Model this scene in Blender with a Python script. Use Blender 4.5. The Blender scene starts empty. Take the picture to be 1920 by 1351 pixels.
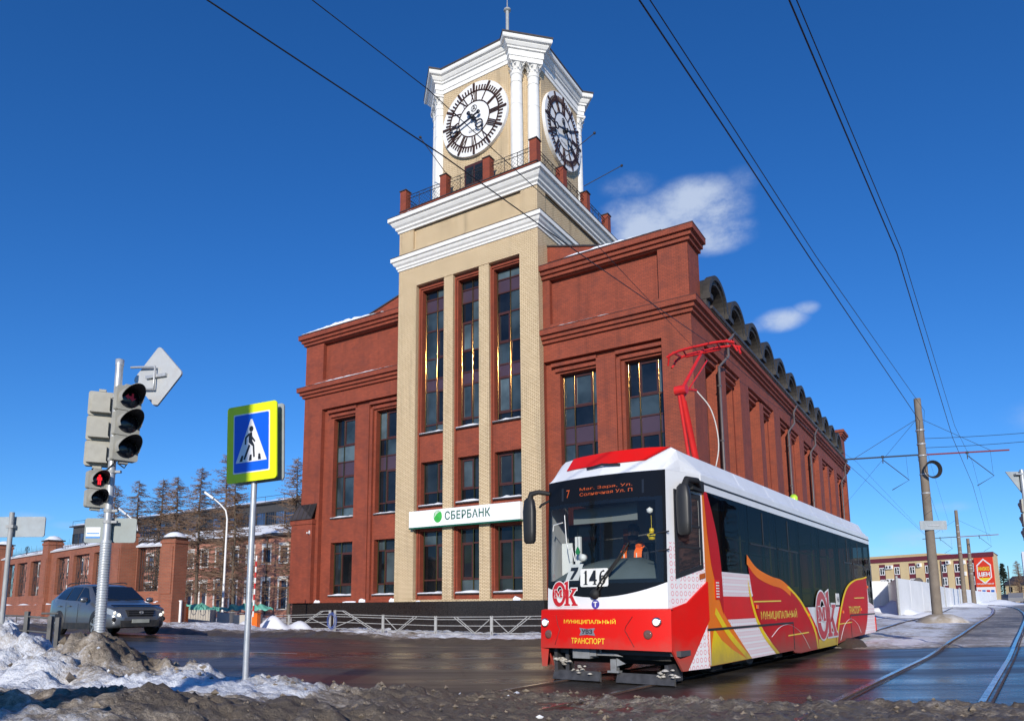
import bpy, math, random
import numpy as np
from mathutils import Vector, Matrix

random.seed(7)
RNG = np.random.default_rng(11)
scene = bpy.context.scene
COL = scene.collection
PI = math.pi

# ------------------------------------------------------------------ camera
EYE = 1.45
FOC, PITCH, ROLL, CPX, CPY = 1351.78, 0.149184, -0.00776, 956.607, 931.997
cp_, sp_ = math.cos(PITCH), math.sin(PITCH)
_R, _U, _F = Vector((1, 0, 0)), Vector((0, -sp_, cp_)), Vector((0, cp_, sp_))
_R2 = _R * math.cos(ROLL) + _U * math.sin(ROLL)
_U2 = -_R * math.sin(ROLL) + _U * math.cos(ROLL)
cd = bpy.data.cameras.new('camera')
cam = bpy.data.objects.new('camera', cd)
COL.objects.link(cam)
cam.matrix_world = Matrix(((_R2.x, _U2.x, -_F.x, 0), (_R2.y, _U2.y, -_F.y, 0), (_R2.z, _U2.z, -_F.z, EYE), (0, 0, 0, 1)))
cd.sensor_fit = 'HORIZONTAL'
cd.sensor_width = 36.0
cd.lens = FOC / 1920 * 36.0
cd.shift_x = (960 - CPX) / 1920
cd.shift_y = (CPY - 675.5) / 1920
cd.clip_start = 0.05
cd.clip_end = 3000
scene.camera = cam

# ------------------------------------------------------------------ sky and sun
SUN_EL = math.radians(19)
SUN_AZ = math.atan2(-0.12, -0.99)            # direction towards the sun, from +Y clockwise
sun_dir = Vector((math.sin(SUN_AZ) * math.cos(SUN_EL), math.cos(SUN_AZ) * math.cos(SUN_EL), math.sin(SUN_EL)))
world = bpy.data.worlds.new('World')
scene.world = world
world.use_nodes = True
wn, wl = world.node_tree.nodes, world.node_tree.links
wn.clear()
w_out = wn.new('ShaderNodeOutputWorld')
w_bg = wn.new('ShaderNodeBackground')
w_sky = wn.new('ShaderNodeTexSky')
w_sky.sky_type = 'NISHITA'
w_sky.sun_disc = False
w_sky.sun_elevation = SUN_EL
w_sky.sun_rotation = SUN_AZ
w_sky.altitude = 100
w_sky.air_density = 1.0
w_sky.dust_density = 0.0
w_sky.ozone_density = 1.0
w_bg.inputs['Strength'].default_value = 0.115
w_hsv = wn.new('ShaderNodeHueSaturation')       # the deep blue a polarising filter gives
w_hsv.inputs['Saturation'].default_value = 1.08
w_hsv.inputs['Value'].default_value = 1.0
w_tint = wn.new('ShaderNodeMixRGB')                # and its colour balance
w_tint.blend_type = 'MULTIPLY'
w_tint.inputs['Fac'].default_value = 1.0
w_tint.inputs['Color2'].default_value = (.40, .70, 1.24, 1)
wl.new(w_sky.outputs[0], w_tint.inputs['Color1'])
wl.new(w_tint.outputs[0], w_hsv.inputs['Color'])
w_geo = wn.new('ShaderNodeTexCoord')


def wmath(op, a, b=None, c=None):
    n = wn.new('ShaderNodeMath'); n.operation = op
    for i, x in enumerate((a, b, c)):
        if x is None: continue
        if isinstance(x, (int, float)): n.inputs[i].default_value = x
        else: wl.new(x, n.inputs[i])
    return n.outputs[0]


def world_dir(px, py):
    v = _R2 * ((px - CPX) / FOC) - _U2 * ((py - CPY) / FOC) + _F
    return v.normalized()


# clouds: soft noisy puffs at fixed directions of the sky
w_noise = wn.new('ShaderNodeTexNoise')
w_noise.inputs['Scale'].default_value = 11.0
w_noise.inputs['Detail'].default_value = 7.0
w_noise.inputs['Roughness'].default_value = 0.66
w_map = wn.new('ShaderNodeMapping')
w_map.inputs['Scale'].default_value = (1, 1, 1.6)
wl.new(w_geo.outputs['Generated'], w_map.inputs['Vector'])
wl.new(w_map.outputs[0], w_noise.inputs['Vector'])
CLOUDS = [  # azimuth/elevation centre (as a photo direction), half width, half height (radians), strength
    ((1300, 392), 0.085, 0.046, 1.05), ((1225, 425), 0.075, 0.040, 1.0), ((1345, 440), 0.060, 0.030, .85), ((1180, 350), 0.05, 0.022, .5), ((1390, 345), .03, .03, .4), ((1180, 400), .05, .03, .7),
    ((1465, 600), 0.040, 0.019, .75), ((1510, 578), 0.022, 0.012, .5), ((1425, 612), 0.03, 0.012, .45),
    ((1735, 1010), 0.060, 0.022, .5), ((1660, 1035), 0.05, 0.012, .35), ((1780, 950), 0.04, 0.01, .3),
    ((50, 968), 0.035, 0.009, .4), ((130, 985), 0.03, 0.008, .35), ((-700, 800), .2, .03, .8), ((2400, 700), .25, .05, .8),
]
w_mask = None
for (pxy, hw, hh, st) in CLOUDS:
    dv = world_dir(*pxy)
    right = Vector((dv.y, -dv.x, 0)).normalized()
    up = right.cross(dv).normalized()
    dr = wn.new('ShaderNodeVectorMath'); dr.operation = 'DOT_PRODUCT'
    wl.new(w_geo.outputs['Generated'], dr.inputs[0]); dr.inputs[1].default_value = right / hw
    du = wn.new('ShaderNodeVectorMath'); du.operation = 'DOT_PRODUCT'
    wl.new(w_geo.outputs['Generated'], du.inputs[0]); du.inputs[1].default_value = up / hh
    df = wn.new('ShaderNodeVectorMath'); df.operation = 'DOT_PRODUCT'
    wl.new(w_geo.outputs['Generated'], df.inputs[0]); df.inputs[1].default_value = dv
    off = dv.dot(up / hh)
    uu = wmath('SUBTRACT', du.outputs['Value'], off)
    r2 = wmath('ADD', wmath('MULTIPLY', dr.outputs['Value'], dr.outputs['Value']), wmath('MULTIPLY', uu, uu))
    m = wmath('MAXIMUM', wmath('SUBTRACT', 1.0, r2), 0.0)
    m = wmath('MULTIPLY', m, wmath('GREATER_THAN', df.outputs['Value'], 0.3))
    m = wmath('MULTIPLY', m, st)
    w_mask = m if w_mask is None else wmath('MAXIMUM', w_mask, m)
ncon = wmath('MULTIPLY', wmath('SUBTRACT', w_noise.outputs[0], 0.5), 3.0)
cl = wmath('MULTIPLY', w_mask, wmath('ADD', ncon, 1.0))
ramp = wn.new('ShaderNodeMapRange')
ramp.interpolation_type = 'SMOOTHSTEP'
ramp.inputs['From Min'].default_value = 0.1
ramp.inputs['From Max'].default_value = 1.15
ramp.inputs['To Max'].default_value = 0.82
wl.new(cl, ramp.inputs['Value'])
w_mix = wn.new('ShaderNodeMixRGB')
wl.new(ramp.outputs[0], w_mix.inputs['Fac'])
wl.new(w_hsv.outputs[0], w_mix.inputs['Color1'])
w_mix.inputs['Color2'].default_value = (5.2, 6.0, 7.4, 1)
wl.new(w_mix.outputs[0], w_bg.inputs['Color'])
wl.new(w_bg.outputs[0], w_out.inputs['Surface'])

sl = bpy.data.lights.new('sun', 'SUN')
sl.energy = 4.4
sl.angle = math.radians(0.53)
sl.color = (1.0, 0.93, 0.82)
sun = bpy.data.objects.new('sun', sl)
COL.objects.link(sun)
sun.rotation_euler = sun_dir.to_track_quat('Z', 'Y').to_euler()
sun.location = (0, 0, 60)

vs = scene.view_settings
vs.view_transform = 'Standard'
vs.look = 'None'
vs.exposure = 0.0
vs.gamma = 1.0
vs.use_curve_mapping = False
scene.render.engine = 'CYCLES'
scene.cycles.max_bounces = 8
scene.cycles.transparent_max_bounces = 12
scene.cycles.caustics_reflective = False
scene.cycles.caustics_refractive = False


# ------------------------------------------------------------------ mesh helpers
class MB:
    """Collects faces and links them as ONE mesh object with metre-scaled box UVs."""

    def __init__(self):
        self.v, self.f, self.mi, self.sm = [], [], [], []

    def face(self, pts, m=0, s=False):
        b = len(self.v)
        self.v.extend([tuple(p) for p in pts])
        self.f.append(tuple(range(b, b + len(pts))))
        self.mi.append(m); self.sm.append(s)

    def faces(self, verts, faces, m=0, s=False):
        b = len(self.v)
        self.v.extend([tuple(p) for p in verts])
        for f in faces:
            self.f.append(tuple(i + b for i in f)); self.mi.append(m); self.sm.append(s)

    def box(self, x0, x1, y0, y1, z0, z1, m=0):
        x0, x1 = sorted((x0, x1)); y0, y1 = sorted((y0, y1)); z0, z1 = sorted((z0, z1))
        V = [(x0, y0, z0), (x1, y0, z0), (x1, y1, z0), (x0, y1, z0), (x0, y0, z1), (x1, y0, z1), (x1, y1, z1), (x0, y1, z1)]
        self.faces(V, [(0, 3, 2, 1), (4, 5, 6, 7), (0, 1, 5, 4), (1, 2, 6, 5), (2, 3, 7, 6), (3, 0, 4, 7)], m)
        return self

    def obox(self, c, ax, ay, az, m=0):
        """oriented box: centre and three half-axis vectors"""
        c, ax, ay, az = Vector(c), Vector(ax), Vector(ay), Vector(az)
        V = [c + ax * i + ay * j + az * k for k in (-1, 1) for j in (-1, 1) for i in (-1, 1)]
        self.faces(V, [(0, 2, 3, 1), (4, 5, 7, 6), (0, 1, 5, 4), (1, 3, 7, 5), (3, 2, 6, 7), (2, 0, 4, 6)], m)
        return self

    def prism(self, poly, M, d0, d1, m=0, ms=None):
        """extrude a 2-D polygon (a, z) from depth d0 to d1 (d1 = visible side) through map M(a, z, d)"""
        n = len(poly)
        self.face([M(a, z, d1) for a, z in poly], m)
        self.face([M(a, z, d0) for a, z in reversed(poly)], m)
        for i in range(n):
            a, b = poly[i], poly[(i + 1) % n]
            self.face([M(*a, d0), M(*b, d0), M(*b, d1), M(*a, d1)], m if ms is None else ms)
        return self

    def tube(self, pts, r, n=8, m=0, cap=True, s=True):
        pts = [Vector(p) for p in pts]
        k = len(pts)
        rr = r if isinstance(r, (list, tuple)) else [r] * k
        t0 = (pts[1] - pts[0]).normalized()
        ref = Vector((0, 0, 1)) if abs(t0.z) < 0.9 else Vector((1, 0, 0))
        a = t0.cross(ref).normalized()
        V = []
        for i in range(k):
            t = (pts[min(i + 1, k - 1)] - pts[max(i - 1, 0)]).normalized()
            a = (a - t * a.dot(t)).normalized()
            b = t.cross(a)
            for j in range(n):
                g = 2 * PI * j / n
                V.append(pts[i] + (a * math.cos(g) + b * math.sin(g)) * rr[i])
        F = [(i * n + j, i * n + (j + 1) % n, (i + 1) * n + (j + 1) % n, (i + 1) * n + j) for i in range(k - 1) for j in range(n)]
        self.faces(V, F, m, s)
        if cap and n > 2:
            self.face([V[j] for j in reversed(range(n))], m)
            self.face([V[(k - 1) * n + j] for j in range(n)], m)
        return self

    def lathe(self, prof, n=16, c=(0, 0, 0), m=0, s=True, axis='z'):
        V = []
        for (r, z) in prof:
            for j in range(n):
                g = 2 * PI * j / n
                p = (r * math.cos(g), r * math.sin(g), z)
                if axis == 'y': p = (p[0], p[2], p[1])
                if axis == 'x': p = (p[2], p[0], p[1])
                V.append((p[0] + c[0], p[1] + c[1], p[2] + c[2]))
        k = len(prof)
        F = [(i * n + j, i * n + (j + 1) % n, (i + 1) * n + (j + 1) % n, (i + 1) * n + j) for i in range(k - 1) for j in range(n)]
        self.faces(V, F, m, s)
        if prof[0][0] > 1e-6: self.face([V[j] for j in reversed(range(n))], m)
        if prof[-1][0] > 1e-6: self.face([V[(k - 1) * n + j] for j in range(n)], m)
        return self

    def grid(self, nu, nv, fn, m=0, s=True):
        V = [fn(i / nu, j / nv) for j in range(nv + 1) for i in range(nu + 1)]
        w = nu + 1
        F = [(j * w + i, j * w + i + 1, (j + 1) * w + i + 1, (j + 1) * w + i) for j in range(nv) for i in range(nu)]
        self.faces(V, F, m, s)
        return self

    def sweep(self, path, prof, closed=False, m=0, caps=True):
        """sweep profile (offset, z) along a 2-D path; offset goes to the right of the walking direction"""
        n = len(path)
        rows = []
        for i in range(n):
            p = Vector(path[i])
            dirs = []
            if closed or i > 0: dirs.append((p - Vector(path[i - 1])).normalized())
            if closed or i < n - 1: dirs.append((Vector(path[(i + 1) % n]) - p).normalized())
            ns = [Vector((d.y, -d.x)) for d in dirs]
            if len(ns) == 2:
                mm = ns[0] + ns[1]
                mit = mm / max(1e-6, (1 + ns[0].dot(ns[1])))
            else:
                mit = ns[0]
            rows.append([(p.x + mit.x * o, p.y + mit.y * o, z) for o, z in prof])
        k = len(prof)
        for i in range(n if closed else n - 1):
            a, b = rows[i], rows[(i + 1) % n]
            for j in range(k - 1):
                self.face([a[j], b[j], b[j + 1], a[j + 1]], m)
        if caps and not closed:
            self.face(rows[0], m); self.face(list(reversed(rows[-1])), m)
        return self

    def mesh(self, name, mats):
        me = bpy.data.meshes.new(name)
        me.from_pydata(self.v, [], self.f)
        for mt in (mats if isinstance(mats, (list, tuple)) else [mats]):
            me.materials.append(mt)
        if self.f:
            me.polygons.foreach_set('material_index', self.mi)
            me.polygons.foreach_set('use_smooth', self.sm)
            box_uv(me)
        me.update()
        return me

    def build_each(self, name, mats, parent=None):
        """one object per separate piece (faces that share corner positions belong together)"""
        key, par = {}, []
        def find(i):
            while par[i] != i:
                par[i] = par[par[i]]; i = par[i]
            return i
        ids = []
        for p in self.v:
            k = (round(p[0], 4), round(p[1], 4), round(p[2], 4))
            if k not in key: key[k] = len(par); par.append(len(par))
            ids.append(key[k])
        for f in self.f:
            r = find(ids[f[0]])
            for i in f[1:]: par[find(ids[i])] = r
        groups = {}
        for n_, f in enumerate(self.f): groups.setdefault(find(ids[f[0]]), []).append(n_)
        out = []
        for g in groups.values():
            m = MB()
            for n_ in g: m.face([self.v[i] for i in self.f[n_]], self.mi[n_], self.sm[n_])
            out.append(m.build(name, mats, parent))
        return out

    def build(self, name, mats, parent=None, loc=None, rotz=None):
        return link(name, self.mesh(name, mats), parent, loc, rotz)


def box_uv(me):
    nv, nl, np_ = len(me.vertices), len(me.loops), len(me.polygons)
    co = np.empty(nv * 3); me.vertices.foreach_get('co', co); co = co.reshape(-1, 3)
    vi = np.empty(nl, dtype=np.int32); me.loops.foreach_get('vertex_index', vi)
    nr = np.empty(np_ * 3); me.polygons.foreach_get('normal', nr); nr = nr.reshape(-1, 3)
    tot = np.empty(np_, dtype=np.int32); me.polygons.foreach_get('loop_total', tot)
    st = np.empty(np_, dtype=np.int32); me.polygons.foreach_get('loop_start', st)
    pol = np.repeat(np.arange(np_), tot)
    N = nr[pol]; P = co[vi]
    h = np.hypot(N[:, 0], N[:, 1])
    flat = (np.abs(N[:, 2]) > 0.8) | (h < 1e-6)
    hs = np.where(h < 1e-6, 1, h)
    u = (-N[:, 1] * P[:, 0] + N[:, 0] * P[:, 1]) / hs
    uv = np.stack([np.where(flat, P[:, 0], u), np.where(flat, P[:, 1], P[:, 2])], 1)
    lay = me.uv_layers.new(name='UVMap')
    lay.data.foreach_set('uv', uv.astype(np.float32).ravel())


def link(name, me, parent=None, loc=None, rotz=None):
    o = bpy.data.objects.new(name, me)
    COL.objects.link(o)
    if parent is not None: o.parent = parent
    if loc is not None: o.location = loc
    if rotz is not None: o.rotation_euler = (0, 0, rotz)
    return o


def tag(o, label=None, cat=None, group=None, kind=None):
    if label: o['label'] = label
    if cat: o['category'] = cat
    if group: o['group'] = group
    if kind: o['kind'] = kind
    return o


def thing(name, label, cat, loc=(0, 0, 0), rotz=0.0, group=None):
    o = bpy.data.objects.new(name, None)
    COL.objects.link(o)
    o.empty_display_size = 0.2
    o.location = loc
    o.rotation_euler = (0, 0, rotz)
    return tag(o, label, cat, group)


def dup(root, loc=None, rotz=None, label=None, sc=None):
    kids = {}
    for o in ALLKIDS(root): kids.setdefault(o.parent.name, []).append(o)
    r = root.copy(); COL.objects.link(r)
    if loc is not None: r.location = loc
    if rotz is not None: r.rotation_euler = (0, 0, rotz)
    if sc is not None: r.scale = sc
    if label: r['label'] = label
    for ch in kids.get(root.name, []):
        c = ch.copy(); COL.objects.link(c); c.parent = r
        for g in kids.get(ch.name, []):
            d = g.copy(); COL.objects.link(d); d.parent = c
    return r


def ALLKIDS(root):
    out = []
    for ch in root.children:
        out.append(ch); out.extend(ch.children)
    return out


_dg = None


def text_mb(body, w=None, h=None, bold=0.0, align='CENTER', space=1.0, depth=0.0):
    """letter shapes as (verts, faces) in a plane, fitted to width w and height h, centred on the origin"""
    c = bpy.data.curves.new('lettering', 'FONT')
    c.body = body
    c.offset = bold
    c.space_character = space
    c.resolution_u = 3
    c.extrude = depth
    o = bpy.data.objects.new('lettering', c)
    COL.objects.link(o)
    dg = bpy.context.evaluated_depsgraph_get()
    me = bpy.data.meshes.new_from_object(o.evaluated_get(dg))
    V = np.array([v.co[:] for v in me.vertices]); F = [tuple(p.vertices) for p in me.polygons]
    bpy.data.objects.remove(o); bpy.data.curves.remove(c); bpy.data.meshes.remove(me)
    mn, mx = V.min(0), V.max(0)
    sz = mx - mn
    if h is None: h = w * sz[1] / sz[0]
    if w is None: w = h * sz[0] / sz[1]
    V = (V - (mn + mx) / 2)
    V[:, 0] *= w / sz[0]; V[:, 1] *= h / sz[1]
    return V, F


def put_text(mb, body, M, a, z, d, w=None, h=None, bold=0.0, m=0, space=1.0, skew=0.0):
    V, F = text_mb(body, w, h, bold, space=space)
    mb.faces([M(a + x + skew * y, z + y, d) for x, y, _ in V], F, m)


def offset_poly(poly, o):
    """grow a closed 2-D polygon by o (miter joins)"""
    n = len(poly)
    area = sum(poly[i][0] * poly[(i + 1) % n][1] - poly[(i + 1) % n][0] * poly[i][1] for i in range(n))
    sgn = 1 if area > 0 else -1
    out = []
    for i in range(n):
        p = Vector(poly[i]); d0 = (p - Vector(poly[i - 1])).normalized(); d1 = (Vector(poly[(i + 1) % n]) - p).normalized()
        n0, n1 = Vector((d0.y, -d0.x)) * sgn, Vector((d1.y, -d1.x)) * sgn
        mm = (n0 + n1) / max(0.35, 1 + n0.dot(n1))
        out.append((p.x + mm.x * o, p.y + mm.y * o))
    return out


def arc(cx, cy, rx, ry, a0, a1, n):
    return [(cx + rx * math.cos(math.radians(a0 + (a1 - a0) * i / n)), cy + ry * math.sin(math.radians(a0 + (a1 - a0) * i / n))) for i in range(n + 1)]


def smooth_curve(pts, n=6):
    """Catmull-Rom through points of any dimension"""
    P = [np.array(p, float) for p in pts]
    P = [2 * P[0] - P[1]] + P + [2 * P[-1] - P[-2]]
    out = []
    for i in range(1, len(P) - 2):
        for k in range(n):
            t = k / n
            out.append(tuple(0.5 * ((2 * P[i]) + (-P[i - 1] + P[i + 1]) * t + (2 * P[i - 1] - 5 * P[i] + 4 * P[i + 1] - P[i + 2]) * t * t + (-P[i - 1] + 3 * P[i] - 3 * P[i + 1] + P[i + 2]) * t ** 3)))
    out.append(tuple(P[-2]))
    return out


# vectorised value noise
_PERM = RNG.random((256, 256))


def vnoise(x, y):
    xi, yi = np.floor(x).astype(int), np.floor(y).astype(int)
    fx, fy = x - xi, y - yi
    fx, fy = fx * fx * (3 - 2 * fx), fy * fy * (3 - 2 * fy)
    a = _PERM[xi % 256, yi % 256]; b = _PERM[(xi + 1) % 256, yi % 256]
    c = _PERM[xi % 256, (yi + 1) % 256]; d = _PERM[(xi + 1) % 256, (yi + 1) % 256]
    return (a * (1 - fx) + b * fx) * (1 - fy) + (c * (1 - fx) + d * fx) * fy


def fbm(x, y, oct=4, gain=0.5):
    s, a, t = 0, 1.0, 0
    for k in range(oct):
        s = s + a * vnoise(x * 2 ** k + 17.3 * k, y * 2 ** k + 5.7 * k); t += a; a *= gain
    return s / t


def sstep(t):
    t = np.clip(t, 0, 1)
    return t * t * (3 - 2 * t)


# ------------------------------------------------------------------ materials
def new_mat(name):
    m = bpy.data.materials.new(name)
    m.use_nodes = True
    nt = m.node_tree
    return m, nt, nt.nodes['Principled BSDF']


def pm(name, col, rough=0.6, metal=0.0, var=0.0, vscale=4.0, bump=0.0, bscale=40.0, coat=0.0, spec=None, emit=None, estr=0.0, rvar=0.0, low=None, dirt=None):
    """principled material with object-space noise in colour, roughness and relief"""
    m, nt, b = new_mat(name)
    N, L = nt.nodes, nt.links
    b.inputs['Base Color'].default_value = (*col, 1)
    b.inputs['Roughness'].default_value = rough
    b.inputs['Metallic'].default_value = metal
    if spec is not None: b.inputs['Specular IOR Level'].default_value = spec
    if coat: b.inputs['Coat Weight'].default_value = coat; b.inputs['Coat Roughness'].default_value = 0.04
    if emit is not None:
        b.inputs['Emission Color'].default_value = (*emit, 1); b.inputs['Emission Strength'].default_value = estr
    tc = N.new('ShaderNodeTexCoord')
    colout = None
    if var > 0:
        n = N.new('ShaderNodeTexNoise'); n.inputs['Scale'].default_value = vscale; n.inputs['Detail'].default_value = 6
        L.new(tc.outputs['Object'], n.inputs['Vector'])
        mr = N.new('ShaderNodeMapRange'); mr.inputs['From Min'].default_value = .25; mr.inputs['From Max'].default_value = .75
        mr.inputs['To Min'].default_value = 1 - var; mr.inputs['To Max'].default_value = 1 + var
        L.new(n.outputs[0], mr.inputs['Value'])
        mx = N.new('ShaderNodeVectorMath'); mx.operation = 'SCALE'
        mx.inputs[0].default_value = col
        L.new(mr.outputs[0], mx.inputs['Scale'])
        colout = mx.outputs[0]
    if dirt is not None:      # (colour, amount, scale)
        n = N.new('ShaderNodeTexNoise'); n.inputs['Scale'].default_value = dirt[2]; n.inputs['Detail'].default_value = 8; n.inputs['Roughness'].default_value = .65
        L.new(tc.outputs['Object'], n.inputs['Vector'])
        mr = N.new('ShaderNodeMapRange'); mr.inputs['From Min'].default_value = .45; mr.inputs['From Max'].default_value = .75; mr.inputs['To Max'].default_value = dirt[1]
        L.new(n.outputs[0], mr.inputs['Value'])
        mx = N.new('ShaderNodeMixRGB'); L.new(mr.outputs[0], mx.inputs[0])
        if colout is None: mx.inputs[1].default_value = (*col, 1)
        else: L.new(colout, mx.inputs[1])
        mx.inputs[2].default_value = (*dirt[0], 1)
        colout = mx.outputs[0]
    if low is not None:       # road spray on the lower body: (colour, amount, height where it ends)
        n = N.new('ShaderNodeTexNoise'); n.inputs['Scale'].default_value = 3.0; n.inputs['Detail'].default_value = 9; n.inputs['Roughness'].default_value = .7
        L.new(tc.outputs['Object'], n.inputs['Vector'])
        sx = N.new('ShaderNodeSeparateXYZ'); L.new(tc.outputs['Object'], sx.inputs[0])
        h = N.new('ShaderNodeMapRange'); h.inputs['From Min'].default_value = .15; h.inputs['From Max'].default_value = low[2]; h.inputs['To Min'].default_value = 1; h.inputs['To Max'].default_value = 0
        L.new(sx.outputs['Z'], h.inputs[0])
        a = N.new('ShaderNodeMath'); a.operation = 'ADD'; L.new(h.outputs[0], a.inputs[0]); L.new(n.outputs[0], a.inputs[1])
        mr = N.new('ShaderNodeMapRange'); mr.inputs['From Min'].default_value = .58; mr.inputs['From Max'].default_value = 1.35; mr.inputs['To Max'].default_value = low[1]
        L.new(a.outputs[0], mr.inputs[0])
        mx = N.new('ShaderNodeMixRGB'); L.new(mr.outputs[0], mx.inputs[0])
        if colout is None: mx.inputs[1].default_value = (*col, 1)
        else: L.new(colout, mx.inputs[1])
        mx.inputs[2].default_value = (*low[0], 1)
        colout = mx.outputs[0]
    if colout is not None: L.new(colout, b.inputs['Base Color'])
    if rvar > 0:
        n = N.new('ShaderNodeTexNoise'); n.inputs['Scale'].default_value = vscale * 1.7; n.inputs['Detail'].default_value = 5
        L.new(tc.outputs['Object'], n.inputs['Vector'])
        mr = N.new('ShaderNodeMapRange'); mr.inputs['From Min'].default_value = .3; mr.inputs['From Max'].default_value = .7
        mr.inputs['To Min'].default_value = max(0, rough - rvar); mr.inputs['To Max'].default_value = rough + rvar
        L.new(n.outputs[0], mr.inputs['Value']); L.new(mr.outputs[0], b.inputs['Roughness'])
    if bump > 0:
        n = N.new('ShaderNodeTexNoise'); n.inputs['Scale'].default_value = bscale; n.inputs['Detail'].default_value = 5
        L.new(tc.outputs['Object'], n.inputs['Vector'])
        bp = N.new('ShaderNodeBump'); bp.inputs['Strength'].default_value = bump; bp.inputs['Distance'].default_value = 0.02
        L.new(n.outputs[0], bp.inputs['Height']); L.new(bp.outputs[0], b.inputs['Normal'])
    return m


def brick_mat(name, c1, c2, mortar, bw=0.25, bh=0.075, ms=0.010, rough=0.75, var=0.18, bumps=0.35, soot=None):
    m, nt, b = new_mat(name)
    N, L = nt.nodes, nt.links
    uv = N.new('ShaderNodeUVMap')
    br = N.new('ShaderNodeTexBrick')
    br.inputs['Scale'].default_value = 1.0
    br.inputs['Brick Width'].default_value = bw
    br.inputs['Row Height'].default_value = bh
    br.inputs['Mortar Size'].default_value = ms
    br.inputs['Mortar Smooth'].default_value = 0.2
    br.inputs['Bias'].default_value = 0.0
    br.inputs['Color1'].default_value = (*c1, 1)
    br.inputs['Color2'].default_value = (*c2, 1)
    br.inputs['Mortar'].default_value = (*mortar, 1)
    L.new(uv.outputs[0], br.inputs['Vector'])
    n = N.new('ShaderNodeTexNoise'); n.inputs['Scale'].default_value = 0.55; n.inputs['Detail'].default_value = 9; n.inputs['Roughness'].default_value = .68
    L.new(uv.outputs[0], n.inputs['Vector'])
    mr = N.new('ShaderNodeMapRange'); mr.inputs['From Min'].default_value = .28; mr.inputs['From Max'].default_value = .72
    mr.inputs['To Min'].default_value = 1 - var; mr.inputs['To Max'].default_value = 1 + var
    L.new(n.outputs[0], mr.inputs['Value'])
    sc = N.new('ShaderNodeVectorMath'); sc.operation = 'SCALE'
    L.new(br.outputs['Color'], sc.inputs[0]); L.new(mr.outputs[0], sc.inputs['Scale'])
    out = sc.outputs[0]
    mp = N.new('ShaderNodeMapping'); mp.inputs['Scale'].default_value = (2.2, .13, 1); L.new(uv.outputs[0], mp.inputs[0])
    n5 = N.new('ShaderNodeTexNoise'); n5.inputs['Scale'].default_value = 1.0; n5.inputs['Detail'].default_value = 7; L.new(mp.outputs[0], n5.inputs['Vector'])
    m5 = N.new('ShaderNodeMapRange'); m5.inputs['From Min'].default_value = .52; m5.inputs['From Max'].default_value = .75; m5.inputs['To Min'].default_value = 1; m5.inputs['To Max'].default_value = .74
    L.new(n5.outputs[0], m5.inputs[0])
    s5 = N.new('ShaderNodeVectorMath'); s5.operation = 'SCALE'; L.new(out, s5.inputs[0]); L.new(m5.outputs[0], s5.inputs['Scale']); out = s5.outputs[0]
    if soot:
        n2 = N.new('ShaderNodeTexNoise'); n2.inputs['Scale'].default_value = soot[1]; n2.inputs['Detail'].default_value = 8
        L.new(uv.outputs[0], n2.inputs['Vector'])
        m2 = N.new('ShaderNodeMapRange'); m2.inputs['From Min'].default_value = .5; m2.inputs['From Max'].default_value = .75; m2.inputs['To Max'].default_value = soot[2]
        L.new(n2.outputs[0], m2.inputs['Value'])
        mx = N.new('ShaderNodeMixRGB'); L.new(m2.outputs[0], mx.inputs[0]); L.new(out, mx.inputs[1]); mx.inputs[2].default_value = (*soot[0], 1)
        out = mx.outputs[0]
    L.new(out, b.inputs['Base Color'])
    b.inputs['Roughness'].default_value = rough
    bp = N.new('ShaderNodeBump'); bp.inputs['Strength'].default_value = bumps; bp.inputs['Distance'].default_value = 0.012; bp.invert = True
    L.new(br.outputs['Fac'], bp.inputs['Height']); L.new(bp.outputs[0], b.inputs['Normal'])
    return m


def glass_mat(name, tint, alpha, rough=0.02, spec_col=(1, 1, 1), wav=0.0, rmin=.05, rmax=.9):
    """flat pane: clear share 'alpha' seen through, the rest a dark body, with a Fresnel reflection on top"""
    m = bpy.data.materials.new(name); m.use_nodes = True
    nt = m.node_tree; N, L = nt.nodes, nt.links; N.clear()
    out = N.new('ShaderNodeOutputMaterial')
    tr = N.new('ShaderNodeBsdfTransparent'); tr.inputs[0].default_value = (*tint, 1)
    df = N.new('ShaderNodeBsdfDiffuse'); df.inputs[0].default_value = (tint[0] * .05, tint[1] * .05, tint[2] * .055, 1)
    mx = N.new('ShaderNodeMixShader'); mx.inputs[0].default_value = alpha
    L.new(df.outputs[0], mx.inputs[1]); L.new(tr.outputs[0], mx.inputs[2])
    gl = N.new('ShaderNodeBsdfGlossy'); gl.inputs['Roughness'].default_value = rough; gl.inputs[0].default_value = (*spec_col, 1)
    fr = N.new('ShaderNodeLayerWeight'); fr.inputs['Blend'].default_value = 0.22
    if wav > 0:
        tc = N.new('ShaderNodeTexCoord'); n = N.new('ShaderNodeTexNoise'); n.inputs['Scale'].default_value = 1.3; n.inputs['Detail'].default_value = 1
        L.new(tc.outputs['Object'], n.inputs['Vector'])
        bp = N.new('ShaderNodeBump'); bp.inputs['Strength'].default_value = wav; bp.inputs['Distance'].default_value = .05
        L.new(n.outputs[0], bp.inputs['Height']); L.new(bp.outputs[0], gl.inputs['Normal'])
    mr = N.new('ShaderNodeMapRange'); mr.inputs['To Min'].default_value = rmin; mr.inputs['To Max'].default_value = rmax
    L.new(fr.outputs['Fresnel'], mr.inputs['Value'])
    m2 = N.new('ShaderNodeMixShader'); L.new(mr.outputs[0], m2.inputs[0]); L.new(mx.outputs[0], m2.inputs[1]); L.new(gl.outputs[0], m2.inputs[2])
    L.new(m2.outputs[0], out.inputs[0])
    return m


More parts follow.
